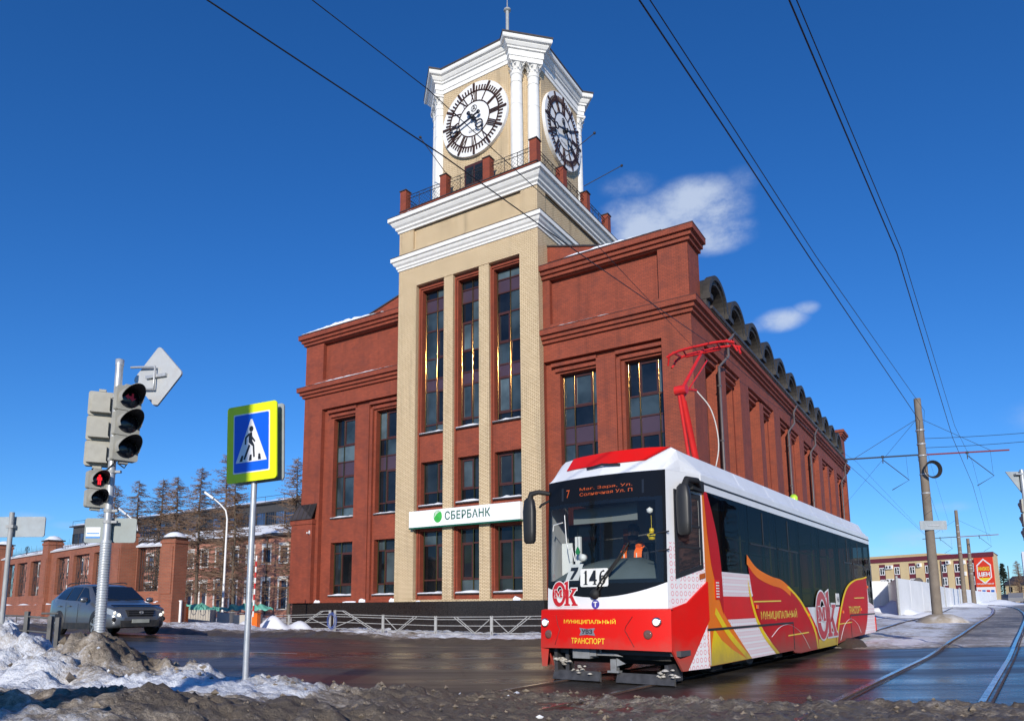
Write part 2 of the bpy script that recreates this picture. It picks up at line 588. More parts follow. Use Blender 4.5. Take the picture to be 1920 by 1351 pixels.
RED_BRICK = brick_mat('red facing brick', (.325, .062, .026), (.248, .047, .020), (.14, .036, .021), ms=.011, var=.2, soot=((.09, .026, .022), 1.4, .4))
CREAM_BRICK = brick_mat('cream facing brick', (.78, .63, .41), (.69, .545, .34), (.27, .175, .09), ms=.017, var=.08)
FENCE_BRICK = brick_mat('orange fence brick', (.34, .092, .042), (.25, .065, .032), (.24, .125, .08), ms=.014, var=.2)
FACTORY_BRICK = brick_mat('old pinkish brick', (.44, .17, .11), (.34, .12, .08), (.42, .24, .18), ms=.012, var=.3, soot=((.22, .11, .09), .8, .5))
SIDE_CREAM = CREAM_BRICK
WHITE_STONE = pm('white painted stone', (.80, .79, .76), .7, var=.05, vscale=3, bump=.15, bscale=30, dirt=((.55, .53, .5), .25, 2.2))
WHITE_PAINT = pm('white paint', (.8, .8, .78), .5, var=.04, vscale=5)
DARK_TIN = pm('dark brown roof tin', (.055, .045, .042), .45, var=.25, vscale=2, rvar=.12)
GREY_DORMER = pm('weathered dark dormer sheet', (.036, .032, .029), .6, var=.3, vscale=1.3, rvar=.1, bump=.2, bscale=14)
FRAME_BROWN = pm('dark mahogany window frame', (.065, .022, .016), .35, var=.15, vscale=6)
GOLD = pm('brushed gold mullion', (.24, .125, .04), .085, metal=1.0)
SPANDREL = pm('plum spandrel panel', (.065, .040, .055), .22, var=.15, vscale=.8)
GRANITE = pm('black brown granite', (.022, .017, .015), .22, var=.5, vscale=16, rvar=.1)
COPPER = pm('brown copper clock ring', (.075, .036, .024), .4, metal=.5, var=.45, vscale=9)
BLACK_METAL = pm('black painted metal', (.015, .016, .02), .4)
DARK_IRON = pm('dark wrought iron', (.022, .020, .022), .55)
SNOW_CLEAN = pm('clean snow', (.86, .88, .92), .8, var=.05, vscale=3, bump=.4, bscale=9)
GALV = pm('galvanised steel', (.50, .52, .54), .42, metal=.35, var=.12, vscale=5, rvar=.1, dirt=((.25, .2, .15), .35, 6))
GREY_PAINT = pm('grey painted steel', (.36, .37, .37), .5, var=.12, vscale=6, dirt=((.18, .16, .14), .4, 7))
BLACK_RUBBER = pm('black rubber', (.014, .014, .015), .7, var=.2, vscale=10)

# ------------------------------------------------------------------ terrain height
_TC = np.array([
    (0, 0, .15), (-3, 5, .25), (0, -10, 0), (3, 8, .27), (.3, 10.9, .27), (1.5, 11.3, .28), (5, 16, .28), (9, 20, .30), (12, 19, .37), (20, 31.6, .62),
    (28.7, 43, .75), (36, 55, .95), (49, 75, 1.05), (80, 120, 1.2), (69, 138, 1.2), (120, 150, 1.2), (-4, 36, -.1), (-9, 37, -.05), (1, 26, .05), (4, 31, 0),
    (0, 31, -.1), (-14, 45, .0), (-24, 45, .35), (-13, 24, .58), (-15.2, 25, .62), (-17, 37, .65), (-20, 38, .7), (-29, 46, .9), (-36, 52, 1.0), (-7, 18, .42), (-30, 30, .8),
    (-60, 60, 1.0), (-20, 66, .6), (-3, 20, .2), (-10, 29.5, .3), (20, 18, .45), (40, 18, .6), (-6, 12, .4), (-50, 10, .8), (60, 0, .5), (0, -60, 0), (0, 400, 1.2), (-200, 200, 1.0), (200, 200, 1.2), (9, 34, .0), (20, 50, .2), (16, 26, .5)], float)


def zt(x, y):
    x = np.asarray(x, float); y = np.asarray(y, float)
    num = 0; den = 0
    q_ = (x - 1.45) * .80689 - (y - 11.3) * .5907; l_ = (x - 1.45) * .5907 + (y - 11.3) * .80689
    wc = np.clip((7.5 - np.abs(q_ - 2.2)) / 3.0, 0, 1); wc = wc * wc * (3 - 2 * wc) * np.clip((l_ + 9) / 5, 0, 1)
    zl = np.interp(l_, [-12, -6, 0, 8, 16, 24, 38, 52, 77, 120, 200], [.18, .25, .28, .29, .42, .62, .76, .93, 1.05, 1.2, 1.2])
    for (a, b, c) in _TC:
        d2 = (x - a) ** 2 + (y - b) ** 2 + .8
        w = d2 ** -1.7
        num = num + w * c; den = den + w
    return num / den * (1 - wc) + zl * wc


def zt1(x, y):
    return float(zt(np.array([x]), np.array([y]))[0])


EDX = [-60, -30, -14, -9, -4, 1.2, 4, 6, 8.6, 12.7, 20, 40, 120]
EDY = [36, 31.5, 29.3, 28.3, 27.4, 25.8, 23.2, 20.5, 17.9, 17.5, 17.6, 18.5, 20]


def edge_y(x):
    return np.interp(x, EDX, EDY)


def sheet(name, X, Y, Z, keep, mat, attrs=None, smooth=True):
    """height-field sheet from 2-D arrays; keep masks the cells"""
    ny, nx = X.shape
    V = np.stack([X, Y, Z], -1).reshape(-1, 3)
    idx = np.arange(ny * nx).reshape(ny, nx)
    a, b, c, d = idx[:-1, :-1], idx[:-1, 1:], idx[1:, 1:], idx[1:, :-1]
    F = np.stack([a, b, c, d], -1)[keep]
    used = np.unique(F)
    remap = np.full(ny * nx, -1); remap[used] = np.arange(len(used))
    F = remap[F]; V = V[used]
    me = bpy.data.meshes.new(name)
    me.vertices.add(len(V)); me.vertices.foreach_set('co', V.astype(np.float32).ravel())
    me.loops.add(F.size); me.loops.foreach_set('vertex_index', F.astype(np.int32).ravel())
    me.polygons.add(len(F)); me.polygons.foreach_set('loop_start', np.arange(0, F.size, 4, dtype=np.int32))
    me.polygons.foreach_set('use_smooth', np.full(len(F), smooth))
    me.update(calc_edges=True)
    for k, arr in (attrs or {}).items():
        at = me.attributes.new(k, 'FLOAT', 'POINT')
        at.data.foreach_set('value', arr.reshape(-1)[used].astype(np.float32))
    me.materials.append(mat)
    o = bpy.data.objects.new(name, me); COL.objects.link(o)
    return o


# --- wet asphalt
def asphalt_mat():
    m, nt, b = new_mat('wet patchy asphalt')
    N, L = nt.nodes, nt.links
    tc = N.new('ShaderNodeTexCoord')
    mp = N.new('ShaderNodeMapping'); mp.inputs['Rotation'].default_value = (0, 0, math.radians(-10)); mp.inputs['Scale'].default_value = (.10, .55, 1)
    L.new(tc.outputs['Object'], mp.inputs[0])
    n1 = N.new('ShaderNodeTexNoise'); n1.inputs['Scale'].default_value = 1.0; n1.inputs['Detail'].default_value = 7; n1.inputs['Roughness'].default_value = .6
    L.new(mp.outputs[0], n1.inputs['Vector'])
    n2 = N.new('ShaderNodeTexNoise'); n2.inputs['Scale'].default_value = 90; n2.inputs['Detail'].default_value = 3
    L.new(tc.outputs['Object'], n2.inputs['Vector'])
    n3 = N.new('ShaderNodeTexNoise'); n3.inputs['Scale'].default_value = .8; n3.inputs['Detail'].default_value = 8
    L.new(tc.outputs['Object'], n3.inputs['Vector'])
    wet = N.new('ShaderNodeMapRange'); wet.inputs['From Min'].default_value = .36; wet.inputs['From Max'].default_value = .64; wet.inputs['To Min'].default_value = .16; wet.inputs['To Max'].default_value = .52
    L.new(n1.outputs[0], wet.inputs[0]); L.new(wet.outputs[0], b.inputs['Roughness'])
    cr = N.new('ShaderNodeMixRGB'); cr.inputs[1].default_value = (.016, .0145, .0135, 1); cr.inputs[2].default_value = (.095, .080, .066, 1)
    mm = N.new('ShaderNodeMath'); mm.operation = 'MULTIPLY_ADD'; L.new(n3.outputs[0], mm.inputs[0]); mm.inputs[1].default_value = .6
    m5 = N.new('ShaderNodeMath'); m5.operation = 'MULTIPLY'; L.new(n1.outputs[0], m5.inputs[0]); m5.inputs[1].default_value = .55; L.new(m5.outputs[0], mm.inputs[2])
    mr = N.new('ShaderNodeMapRange'); mr.inputs['From Min'].default_value = .35; mr.inputs['From Max'].default_value = .85; L.new(mm.outputs[0], mr.inputs[0])
    L.new(mr.outputs[0], cr.inputs[0])
    vo = N.new('ShaderNodeTexVoronoi'); vo.feature = 'DISTANCE_TO_EDGE'; vo.inputs['Scale'].default_value = .38
    wv = N.new('ShaderNodeMixRGB'); wv.inputs[0].default_value = .12; L.new(tc.outputs['Object'], wv.inputs[1]); L.new(n3.outputs['Color'], wv.inputs[2]); L.new(wv.outputs[0], vo.inputs['Vector'])
    ck = N.new('ShaderNodeMapRange'); ck.inputs['From Min'].default_value = .003; ck.inputs['From Max'].default_value = .009; ck.inputs['To Min'].default_value = .35; ck.inputs['To Max'].default_value = 1; L.new(vo.outputs['Distance'], ck.inputs[0])
    sc = N.new('ShaderNodeVectorMath'); sc.operation = 'SCALE'; L.new(cr.outputs[0], sc.inputs[0]); L.new(ck.outputs[0], sc.inputs['Scale']); L.new(sc.outputs[0], b.inputs['Base Color'])
    b.inputs['Specular IOR Level'].default_value = .55
    bp = N.new('ShaderNodeBump'); bp.inputs['Distance'].default_value = .012
    st = N.new('ShaderNodeMapRange'); st.inputs['From Min'].default_value = .12; st.inputs['From Max'].default_value = .42; st.inputs['To Min'].default_value = .04; st.inputs['To Max'].default_value = .35
    L.new(wet.outputs[0], st.inputs[0]); L.new(st.outputs[0], bp.inputs['Strength'])
    L.new(n2.outputs[0], bp.inputs['Height']); L.new(bp.outputs[0], b.inputs['Normal'])
    return m


def slush_mat(name, white, brown, dark, scale=2.2, contrast=(.40, .60), bump=.9):
    """snow mixed with road dirt; the point attribute 'dirt' leads, noise breaks it up"""
    m, nt, b = new_mat(name)
    N, L = nt.nodes, nt.links
    at = N.new('ShaderNodeAttribute'); at.attribute_name = 'dirt'
    tc = N.new('ShaderNodeTexCoord')
    n1 = N.new('ShaderNodeTexNoise'); n1.inputs['Scale'].default_value = scale; n1.inputs['Detail'].default_value = 9; n1.inputs['Roughness'].default_value = .7
    L.new(tc.outputs['Object'], n1.inputs['Vector'])
    n2 = N.new('ShaderNodeTexNoise'); n2.inputs['Scale'].default_value = scale * 7; n2.inputs['Detail'].default_value = 7; n2.inputs['Roughness'].default_value = .7
    L.new(tc.outputs['Object'], n2.inputs['Vector'])
    a1 = N.new('ShaderNodeMath'); a1.operation = 'MULTIPLY_ADD'; L.new(n1.outputs[0], a1.inputs[0]); a1.inputs[1].default_value = 1.5; L.new(at.outputs['Fac'], a1.inputs[2])
    a2 = N.new('ShaderNodeMath'); a2.operation = 'MULTIPLY_ADD'; L.new(n2.outputs[0], a2.inputs[0]); a2.inputs[1].default_value = 1.0; L.new(a1.outputs[0], a2.inputs[2])
    r = N.new('ShaderNodeValToRGB')
    e = r.color_ramp.elements
    e[0].position = contrast[0]; e[0].color = (*white, 1)
    e[1].position = contrast[1]; e[1].color = (*brown, 1)
    e2 = r.color_ramp.elements.new(min(.98, contrast[1] + .2)); e2.color = (*dark, 1)
    mr = N.new('ShaderNodeMapRange'); mr.inputs['From Min'].default_value = .75; mr.inputs['From Max'].default_value = 2.35; L.new(a2.outputs[0], mr.inputs[0])
    L.new(mr.outputs[0], r.inputs[0]); L.new(r.outputs[0], b.inputs['Base Color'])
    rr = N.new('ShaderNodeMapRange'); rr.inputs['To Min'].default_value = .8; rr.inputs['To Max'].default_value = .45; L.new(mr.outputs[0], rr.inputs[0]); L.new(rr.outputs[0], b.inputs['Roughness'])
    bp = N.new('ShaderNodeBump'); bp.inputs['Strength'].default_value = bump; bp.inputs['Distance'].default_value = .04
    L.new(n2.outputs[0], bp.inputs['Height']); L.new(bp.outputs[0], b.inputs['Normal'])
    return m


ASPHALT = asphalt_mat()
SLUSH = slush_mat('dirty roadside snow', (.84, .86, .90), (.27, .215, .16), (.085, .066, .048))
SNOWFIELD = slush_mat('trodden snow', (.84, .86, .90), (.42, .37, .31), (.14, .115, .09), scale=1.1)

# far ground sheet
gx = np.concatenate([-np.geomspace(600, 62, 14), np.linspace(-60, 110, 86), np.geomspace(114, 800, 14)])
gy = np.concatenate([[-200, -80], np.linspace(-40, 160, 101), np.geomspace(170, 1500, 14)])
X, Y = np.meshgrid(gx, gy)
g = sheet('ground', X, Y, zt(X, Y) - .07, np.ones((len(gy) - 1, len(gx) - 1), bool), SNOWFIELD, {'dirt': np.full(X.shape, .25)})
tag(g, kind='structure')

# road sheet
rx = np.linspace(-64, 110, 175); ry = np.linspace(-40, 40, 97)
X, Y = np.meshgrid(rx, ry)
xc, yc = (X[1:, 1:] + X[:-1, :-1]) / 2, (Y[1:, 1:] + Y[:-1, :-1]) / 2
rd = sheet('road', X, Y, zt(X, Y), yc < edge_y(xc) + 1.2, ASPHALT)
tag(rd, kind='structure')
# the tram street beside the bank, under and behind the tram
HX, HY = 0.59069938, 0.80689171                       # tram direction, away from the camera
TRF = (1.45, 11.3)


def LQ(l, q):
    return (TRF[0] + HX * l + HY * q, TRF[1] + HY * l - HX * q)


# lane dashes
mkm = pm('worn white road paint', (.42, .42, .40), .5, var=.3, vscale=9)
for (x0, y0, ln, an) in ((-6.1, 17.2, 1.1, -.02), (-4.0, 17.6, .9, -.03), (-1.2, 17.0, 1.0, -.05), (-9.4, 18.0, 1.2, 0)):
    mb = MB()
    n = 8
    P = []
    for i in range(n + 1):
        x = x0 + ln * i / n * math.cos(an); y = y0 + ln * i / n * math.sin(an)
        P.append((x, y))
    for i in range(n):
        (xa, ya), (xb, yb) = P[i], P[i + 1]
        mb.face([(xa, ya - .05, zt1(xa, ya - .05) + .012), (xb, yb - .05, zt1(xb, yb - .05) + .012), (xb, yb + .05, zt1(xb, yb + .05) + .012), (xa, ya + .05, zt1(xa, ya + .05) + .012)])
    tag(mb.build('road_marking', mkm), kind='structure')

# --- snow verge between the road and the bank fence
ns_, nw = 420, 110
xs = np.linspace(-46, 9, ns_); ws = np.linspace(-1.2, 22, nw)
X, W = np.meshgrid(xs, ws)
Y = edge_y(X) + W
nz = fbm(X * 1.7, Y * 1.7, 5, .6); nb = fbm(X * .35 + 9, Y * .35, 3)
prof = sstep((W + .1 + (nb - .5) * 1.6) / 1.4) * (.16 + .14 * np.exp(-((W - 1.4) / 1.2) ** 2)) - .10
Z = zt(X, Y) + prof + (nz - .5) * .34 * sstep((W + .4) / 1.2)
dirt = np.where(W < 1.2, 1.15 - .5 * sstep((W - .4) / 1.6), .58 - .34 * sstep((W - 1.2) / 3.5)) + (nb - .5) * .5
v = sheet('snow_verge', X, Y, Z, np.ones((nw - 1, ns_ - 1), bool), SLUSH, {'dirt': dirt})
tag(v, kind='structure')

# --- snow and tram bed on the far side of the road, right
ll = np.concatenate([np.linspace(2.2, 34, 260), np.geomspace(34.3, 190, 90)]); qq = np.linspace(-6.5, 26, 190)
Lg, Q = np.meshgrid(ll, qq)
X = TRF[0] + HX * Lg + HY * Q; Y = TRF[1] + HY * Lg - HX * Q
W = Y - edge_y(X)
nz = fbm(X * 1.4, Y * 1.4, 5, .6); nb = fbm(X * .3 + 31, Y * .3, 3)
bed1 = np.exp(-((Q - 4.05) / 1.25) ** 4); bed0 = np.exp(-(Q / 1.3) ** 4)
bank = np.exp(-((Q - 7.3) / 1.1) ** 2) * .42 * sstep((W - 3) / 6)
piles = np.exp(-((Q + 3.0) / 1.6) ** 2) * .35 * sstep((W - 4) / 4) * sstep((Lg - 16) / 4) * nb * 1.6
Z = zt(X, Y) + .075 * sstep((W + (nb - .5) * .8) / .9) - .05 + (nz - .5) * .16 * (1 - .85 * bed1) * (1 - .75 * bed0) * sstep((W + .3) / 1) + bank * (.5 + nb) + piles
Z = np.where(W < -.5, Z - .12, Z)
dirt = -.12 + .70 * bed1 + .34 * bed0 + .5 * np.exp(-((W - .2) / .5) ** 2) + (nb - .5) * .7 + .25 * np.exp(-((Q - 2.0) / .7) ** 2)
xc = (W[1:, 1:] + W[:-1, :-1]) / 2
snr = sheet('snow_ground', X, Y, Z, xc > -1.0, SNOWFIELD, {'dirt': dirt})
tag(snr, kind='structure')

# --- the heap and slush ridges on the camera's side of the road
CR = np.array([(-14, 10.6, 1.5), (-8.5, 9.9, 1.47), (-6.7, 9.5, 1.40), (-6.1, 9.4, 1.22), (-5.7, 9.3, 1.06), (-5.35, 9.1, 1.14), (-5.0, 8.9, 1.20), (-4.7, 8.9, 1.08), (-4.3, 8.9, .88), (-3.9, 8.8, .82), (-3.4, 8.7, .72),
               (-2.5, 8.9, .60), (-1.8, 9.2, .46), (-.8, 9.5, .36), (.3, 9.6, .33), (1.6, 9.1, .345), (3, 8.6, .35), (4.3, 8.2, .36), (6, 7.9, .37), (9, 7.6, .38), (14, 7.4, .4)])
hx = np.linspace(-13, 13, 720); hy = np.linspace(2.6, 12.2, 300)
X, Y = np.meshgrid(hx, hy)
yc = np.interp(X, CR[:, 0], CR[:, 1]); zc = np.interp(X, CR[:, 0], CR[:, 2]) - .09 * sstep((-3.8 - X) / .8)
base = zt(X, Y)
nz = fbm(X * 3.1, Y * 3.1, 6, .62); nb = fbm(X * .8 + 3, Y * .8, 3); nf = fbm(X * 11, Y * 11, 3, .6)
yc = yc + (nb - .5) * .55
plate = np.interp(X, [-13, -7, -2.5, -1.2, .4, 3, 13], [.75, .70, .64, .46, .27, .27, .28])
plate = np.minimum(plate, zc - .02)
back = sstep((Y - yc) / np.interp(X, [-6, -3, 0, 4], [1.6, 1.2, .9, .7]))
front = sstep((yc - Y) / np.interp(X, [-8, -5, -3, 0], [2.6, 1.5, .7, .8]))
H = zc * (1 - front) + plate * front
ridge = np.exp(-((Y - np.interp(X, [-8, -3, -1, 1, 4], [5.6, 5.9, 6.8, 7.6, 7.2])) / .62) ** 2) * np.interp(X, [-8, -5, -1.5, .5, 3], [.17, .18, .15, .05, .05])
H = H + ridge
rough = np.interp(X, [-7, -4.2, -3, 0, 3], [.34, .30, .16, .16, .10]) * (1 - .55 * front * (1 - np.clip(ridge * 5, 0, 1)))
chunk = np.abs(fbm(X * 4.5 + 40, Y * 4.5, 4, .55) - .5)
mid_ = fbm(X * 7 + 5, Y * 7, 4, .6)
H = H + (mid_ - .5) * .09 * (1 - back) + (nz - .5) * rough * 1.7 + (nf - .5) * .07 - chunk * rough * .9
H = H * (1 - back) + (base - .12) * back
pole_heap = np.exp(-(((X + 4.75) / .75) ** 2 + ((Y - 8.9) / .8) ** 2))
white_slope = np.exp(-(((X + 6.1) / .75) ** 2 + ((Y - 8.6) / 1.1) ** 2))
dirt = .36 + .55 * pole_heap * (.5 + fbm(X * 2.2, Y * 2.2, 3)) - .35 * white_slope + 2.6 * ridge * np.interp(X, [-8, -2, 0], [1, 1, 1.3]) + np.interp(X, [-8, -6.4, -5, -3, -1.5, 0, 4], [.3, .1, .1, .05, .42, .62, .5]) * 1.0
dirt = dirt * .86 - .35 * np.exp(-((Y - 7.7) / .7) ** 2) * (X < -2.2) + (nb - .5) * .6 + .45 * back * sstep((X + 5) / 2)
bankm = slush_mat('grimy ploughed snow', (.82, .84, .88), (.40, .335, .26), (.15, .118, .085), scale=3.4, contrast=(.36, .62), bump=1.0)
kc = (back[1:, 1:] + back[:-1, :-1]) / 2
sb = sheet('snow_bank', X, Y, H, kc < .995, bankm, {'dirt': dirt})
tag(sb, kind='structure')


def zbank(x, y):
    j = int(round((x + 13) / 26 * 719)); i = int(round((y - 2.6) / 9.6 * 299))
    return float(H[i, j])


# loose lumps of ploughed snow and mud: many cheap pieces, one mass
lump = MB()
for _ in range(700):
    x = random.uniform(-9, 1.0) if random.random() < .8 else random.uniform(0, 6)
    if random.random() < .55:
        yb = float(np.interp(x, CR[:, 0], CR[:, 1])) + random.gauss(-.1, .5)
    else:
        yb = float(np.interp(x, [-8, -3, -1, 1, 4], [5.6, 5.9, 6.8, 7.6, 7.2])) + random.gauss(0, .5)
    if not (2.9 < yb < 11.4): continue
    r = random.choice((.010, .012, .018, .025, .03, .04)) * random.uniform(.6, 1.2) * (1.9 if x < -4 and random.random() < .3 else 1)
    z = zbank(x, yb) + r * .3
    if z < zt1(x, yb) - .02: z = zt1(x, yb) + r * .3
    V = []
    for (a, b, c) in ((1, 0, 0), (-1, 0, 0), (0, 1, 0), (0, -1, 0), (0, 0, 1), (0, 0, -1)):
        k = r * random.uniform(.65, 1.35)
        V.append((x + a * k + random.uniform(-.3, .3) * r, yb + b * k + random.uniform(-.3, .3) * r, z + c * k * .8))
    lump.faces(V, [(0, 2, 4), (2, 1, 4), (1, 3, 4), (3, 0, 4), (2, 0, 5), (1, 2, 5), (3, 1, 5), (0, 3, 5)], 0 if random.random() < (.93 if x > -4 else .6) else 1, False)
o = lump.build('snow_lumps', [pm('muddy lump', (.22, .175, .125), .8, var=.5, vscale=9, bump=.6, bscale=30), pm('white lump', (.75, .77, .8), .8, var=.12, vscale=9, bump=.5, bscale=30)])
tag(o, 'loose lumps of dirty snow and mud strewn along the heap beside the road', 'snow lumps', kind='stuff')

# --- rails
RAIL = pm('polished rail steel', (.42, .42, .44), .22, metal=.9, var=.2, vscale=7, rvar=.08)
RAILSIDE = pm('rusty rail side', (.10, .06, .04), .7, var=.3, vscale=8)


def rail(q, l0, l1, bend=0.0):
    mb = MB()
    n = 150
    pts = []
    for i in range(n + 1):
        l = l0 + (l1 - l0) * (i / n) ** 1.6
        qq_ = q - bend * max(0, l - 22) ** 2
        x, y = LQ(l, qq_)
        raised = .03 if y < edge_y(x) else .07
        pts.append((x, y, zt1(x, y) + (.018 + (raised - .018) * float(sstep((y - edge_y(x) + 3) / 6)))))
    nx_, ny_ = HY, -HX
    for i in range(n):
        a, b = pts[i], pts[i + 1]
        def cr(p, o, dz): return (p[0] + nx_ * o, p[1] + ny_ * o, p[2] + dz)
        mb.face([cr(a, -.036, 0), cr(a, .036, 0), cr(b, .036, 0), cr(b, -.036, 0)], 0)
        mb.face([cr(a, -.036, -.13), cr(a, -.036, 0), cr(b, -.036, 0), cr(b, -.036, -.13)], 1)
        mb.face([cr(a, .036, -.13), cr(a, .036, 0), cr(b, .036, 0), cr(b, .036, -.13)], 1)
        # groove lip
        mb.face([cr(a, .085, -.004), cr(a, .115, -.004), cr(b, .115, -.004), cr(b, .085, -.004)], 1)
    return mb


BEND = .0010
for (q, l0, l1) in ((3.36, -5.5, 105), (4.80, -6.5, 105)):
    tag(rail(q, l0, l1, BEND).build('tram_rail', [RAIL, RAILSIDE]), kind='structure')
for (q, l0, l1) in ((-.72, -6, 105), (.72, -6, 105)):
    tag(rail(q, l0, l1, BEND).build('tram_rail', [RAIL, RAILSIDE]), kind='structure')

# ------------------------------------------------------------------ the bank with its clock tower
BX, BY, BYAW = 9.0212, 34.0, 0.562183
BL = 27.5                    # front length
T1, T2, TP = 8.40, 18.65, 0.47
BD = 54.0


def bank_world(u, v, z):
    c, s = math.cos(BYAW), math.sin(BYAW)
    return (BX + u * c + v * s, BY - u * s + v * c, z)


bank = thing('bank_building', 'red brick bank with a cream clock tower, tall gold framed windows and arched roof dormers', 'building', (BX, BY, 0), -BYAW)


def FM(v):
    return lambda a, z, d: (a, v - d, z)


def SM(u):
    return lambda a, z, d: (u + d, a, z)


def mbox(mb, M, a0, a1, z0, z1, d0, d1, m=0):
    p, q = M(a0, z0, d0), M(a1, z1, d1)
    mb.box(p[0], q[0], p[1], q[1], p[2], q[2], m)


def wall(mb, M, a0, a1, z0, z1, d, ops, m=0, mj=None):
    """wall face at depth d with rectangular recesses ops = (b0, b1, c0, c1, depth); recesses have reveals but no back"""
    A = sorted({a0, a1, *[x for o in ops for x in o[:2]]}); Zs = sorted({z0, z1, *[x for o in ops for x in o[2:4]]})
    for i in range(len(A) - 1):
        for j in range(len(Zs) - 1):
            ca, cz = (A[i] + A[i + 1]) / 2, (Zs[j] + Zs[j + 1]) / 2
            if any(o[0] < ca < o[1] and o[2] < cz < o[3] for o in ops): continue
            mb.face([M(A[i], Zs[j], d), M(A[i + 1], Zs[j], d), M(A[i + 1], Zs[j + 1], d), M(A[i], Zs[j + 1], d)], m)
    mj = m if mj is None else mj
    for (b0, b1, c0, c1, dp) in ops:
        e = d - dp
        mb.face([M(b0, c0, d), M(b0, c1, d), M(b0, c1, e), M(b0, c0, e)], mj)
        mb.face([M(b1, c0, e), M(b1, c1, e), M(b1, c1, d), M(b1, c0, d)], mj)
        mb.face([M(b0, c1, d), M(b1, c1, d), M(b1, c1, e), M(b0, c1, e)], mj)
        mb.face([M(b0, c0, e), M(b1, c0, e), M(b1, c0, d), M(b0, c0, d)], mj)


def bank_glass(name, col, rough):
    m, nt, b = new_mat(name)
    N, L = nt.nodes, nt.links
    oi = N.new('ShaderNodeObjectInfo')
    r = N.new('ShaderNodeValToRGB'); r.color_ramp.interpolation = 'CONSTANT'
    e = r.color_ramp.elements
    e[0].position = 0; e[0].color = (*col[0], 1)
    e[1].position = .42; e[1].color = (*col[1], 1)
    x = r.color_ramp.elements.new(.7); x.color = (*col[2], 1)
    L.new(oi.outputs['Random'], r.inputs[0])
    tc = N.new('ShaderNodeTexCoord'); n = N.new('ShaderNodeTexNoise'); n.inputs['Scale'].default_value = .8; n.inputs['Detail'].default_value = 3
    L.new(tc.outputs['Object'], n.inputs['Vector'])
    mr = N.new('ShaderNodeMapRange'); mr.inputs['From Min'].default_value = .35; mr.inputs['From Max'].default_value = .65; mr.inputs['To Min'].default_value = .55; mr.inputs['To Max'].default_value = 1.3
    L.new(n.outputs[0], mr.inputs[0])
    sc = N.new('ShaderNodeVectorMath'); sc.operation = 'SCALE'; L.new(r.outputs[0], sc.inputs[0]); L.new(mr.outputs[0], sc.inputs['Scale'])
    L.new(sc.outputs[0], b.inputs['Base Color'])
    b.inputs['Roughness'].default_value = rough
    b.inputs['Specular IOR Level'].default_value = .45
    bp = N.new('ShaderNodeBump'); bp.inputs['Strength'].default_value = .05; bp.inputs['Distance'].default_value = .05
    n2 = N.new('ShaderNodeTexNoise'); n2.inputs['Scale'].default_value = 1.1; L.new(tc.outputs['Object'], n2.inputs['Vector'])
    L.new(n2.outputs[0], bp.inputs['Height'])
    ge = N.new('ShaderNodeNewGeometry'); wn_ = N.new('ShaderNodeTexWhiteNoise'); wn_.noise_dimensions = '1D'; L.new(oi.outputs['Random'], wn_.inputs['W'])
    sb5 = N.new('ShaderNodeVectorMath'); sb5.operation = 'SUBTRACT'; L.new(wn_.outputs['Color'], sb5.inputs[0]); sb5.inputs[1].default_value = (.5, .5, .5)
    s6 = N.new('ShaderNodeVectorMath'); s6.operation = 'SCALE'; L.new(sb5.outputs[0], s6.inputs[0]); s6.inputs['Scale'].default_value = .09
    a6 = N.new('ShaderNodeVectorMath'); L.new(ge.outputs['Normal'], a6.inputs[0]); L.new(s6.outputs[0], a6.inputs[1])
    n6 = N.new('ShaderNodeVectorMath'); n6.operation = 'NORMALIZE'; L.new(a6.outputs[0], n6.inputs[0]); L.new(n6.outputs[0], bp.inputs['Normal'])
    L.new(bp.outputs[0], b.inputs['Normal'])
    return m


PANE_UP = bank_glass('office glass with pale blinds', ((.009, .012, .017), (.034, .052, .064), (.075, .108, .125)), .03)
PANE_LO = bank_glass('dark ground floor glass', ((.007, .009, .011), (.018, .024, .028), (.055, .075, .085)), .03)


def window(M, a0, a1, z0, z1, D, cols, rows, spand=(), casem=(), glass=None, parent=None, merge=()):
    """framed window at depth D (negative = recessed); cols/rows are absolute boundaries between panes; spand = row indices of opaque panels"""
    glass = glass or PANE_UP
    fb = MB()
    e = .085
    mbox(fb, M, a0, a0 + e, z0, z1, D, D + .09); mbox(fb, M, a1 - e, a1, z0, z1, D, D + .09)
    mbox(fb, M, a0 + e, a1 - e, z0, z0 + e, D, D + .09); mbox(fb, M, a0 + e, a1 - e, z1 - e, z1, D, D + .09)
    R = [z0 + e] + list(rows) + [z1 - e]
    Cc = [a0 + e] + list(cols) + [a1 - e]
    for r in rows: mbox(fb, M, a0 + e, a1 - e, r - .042, r + .042, D + .001, D + .078)
    for (i, j) in casem:            # opening sash with a heavier frame
        b0, b1, c0, c1 = Cc[i] + .03, Cc[i + 1] - .03, R[j] + .03, R[j + 1] - .03
        w = .085
        mbox(fb, M, b0, b0 + w, c0, c1, D + .02, D + .10); mbox(fb, M, b1 - w, b1, c0, c1, D + .02, D + .10)
        mbox(fb, M, b0 + w, b1 - w, c0, c0 + w, D + .02, D + .10); mbox(fb, M, b0 + w, b1 - w, c1 - w, c1, D + .02, D + .10)
    fr = fb.build('window', FRAME_BROWN, parent)
    gb = MB()
    for c in [a0 + .075] + list(cols):
        p0, p1 = M(c, z0 + .02, D + .085), M(c, z1 - .02, D + .085)
        gb.tube([p0, p1], .032, 10, cap=False)
    gb.build('mullion', GOLD, fr)
    for i in range(len(Cc) - 1):
        for j in range(len(R) - 1):
            pb = MB()
            mbox(pb, M, Cc[i], Cc[i + 1], R[j], R[j + 1], D + .012, D + .03)
            pb.build('spandrel_panel' if j in spand else 'pane', SPANDREL if j in spand else glass, fr)
    return fr


snow_on = MB()          # snow lying on ledges, sills and cornices of the bank, in the bank's own frame


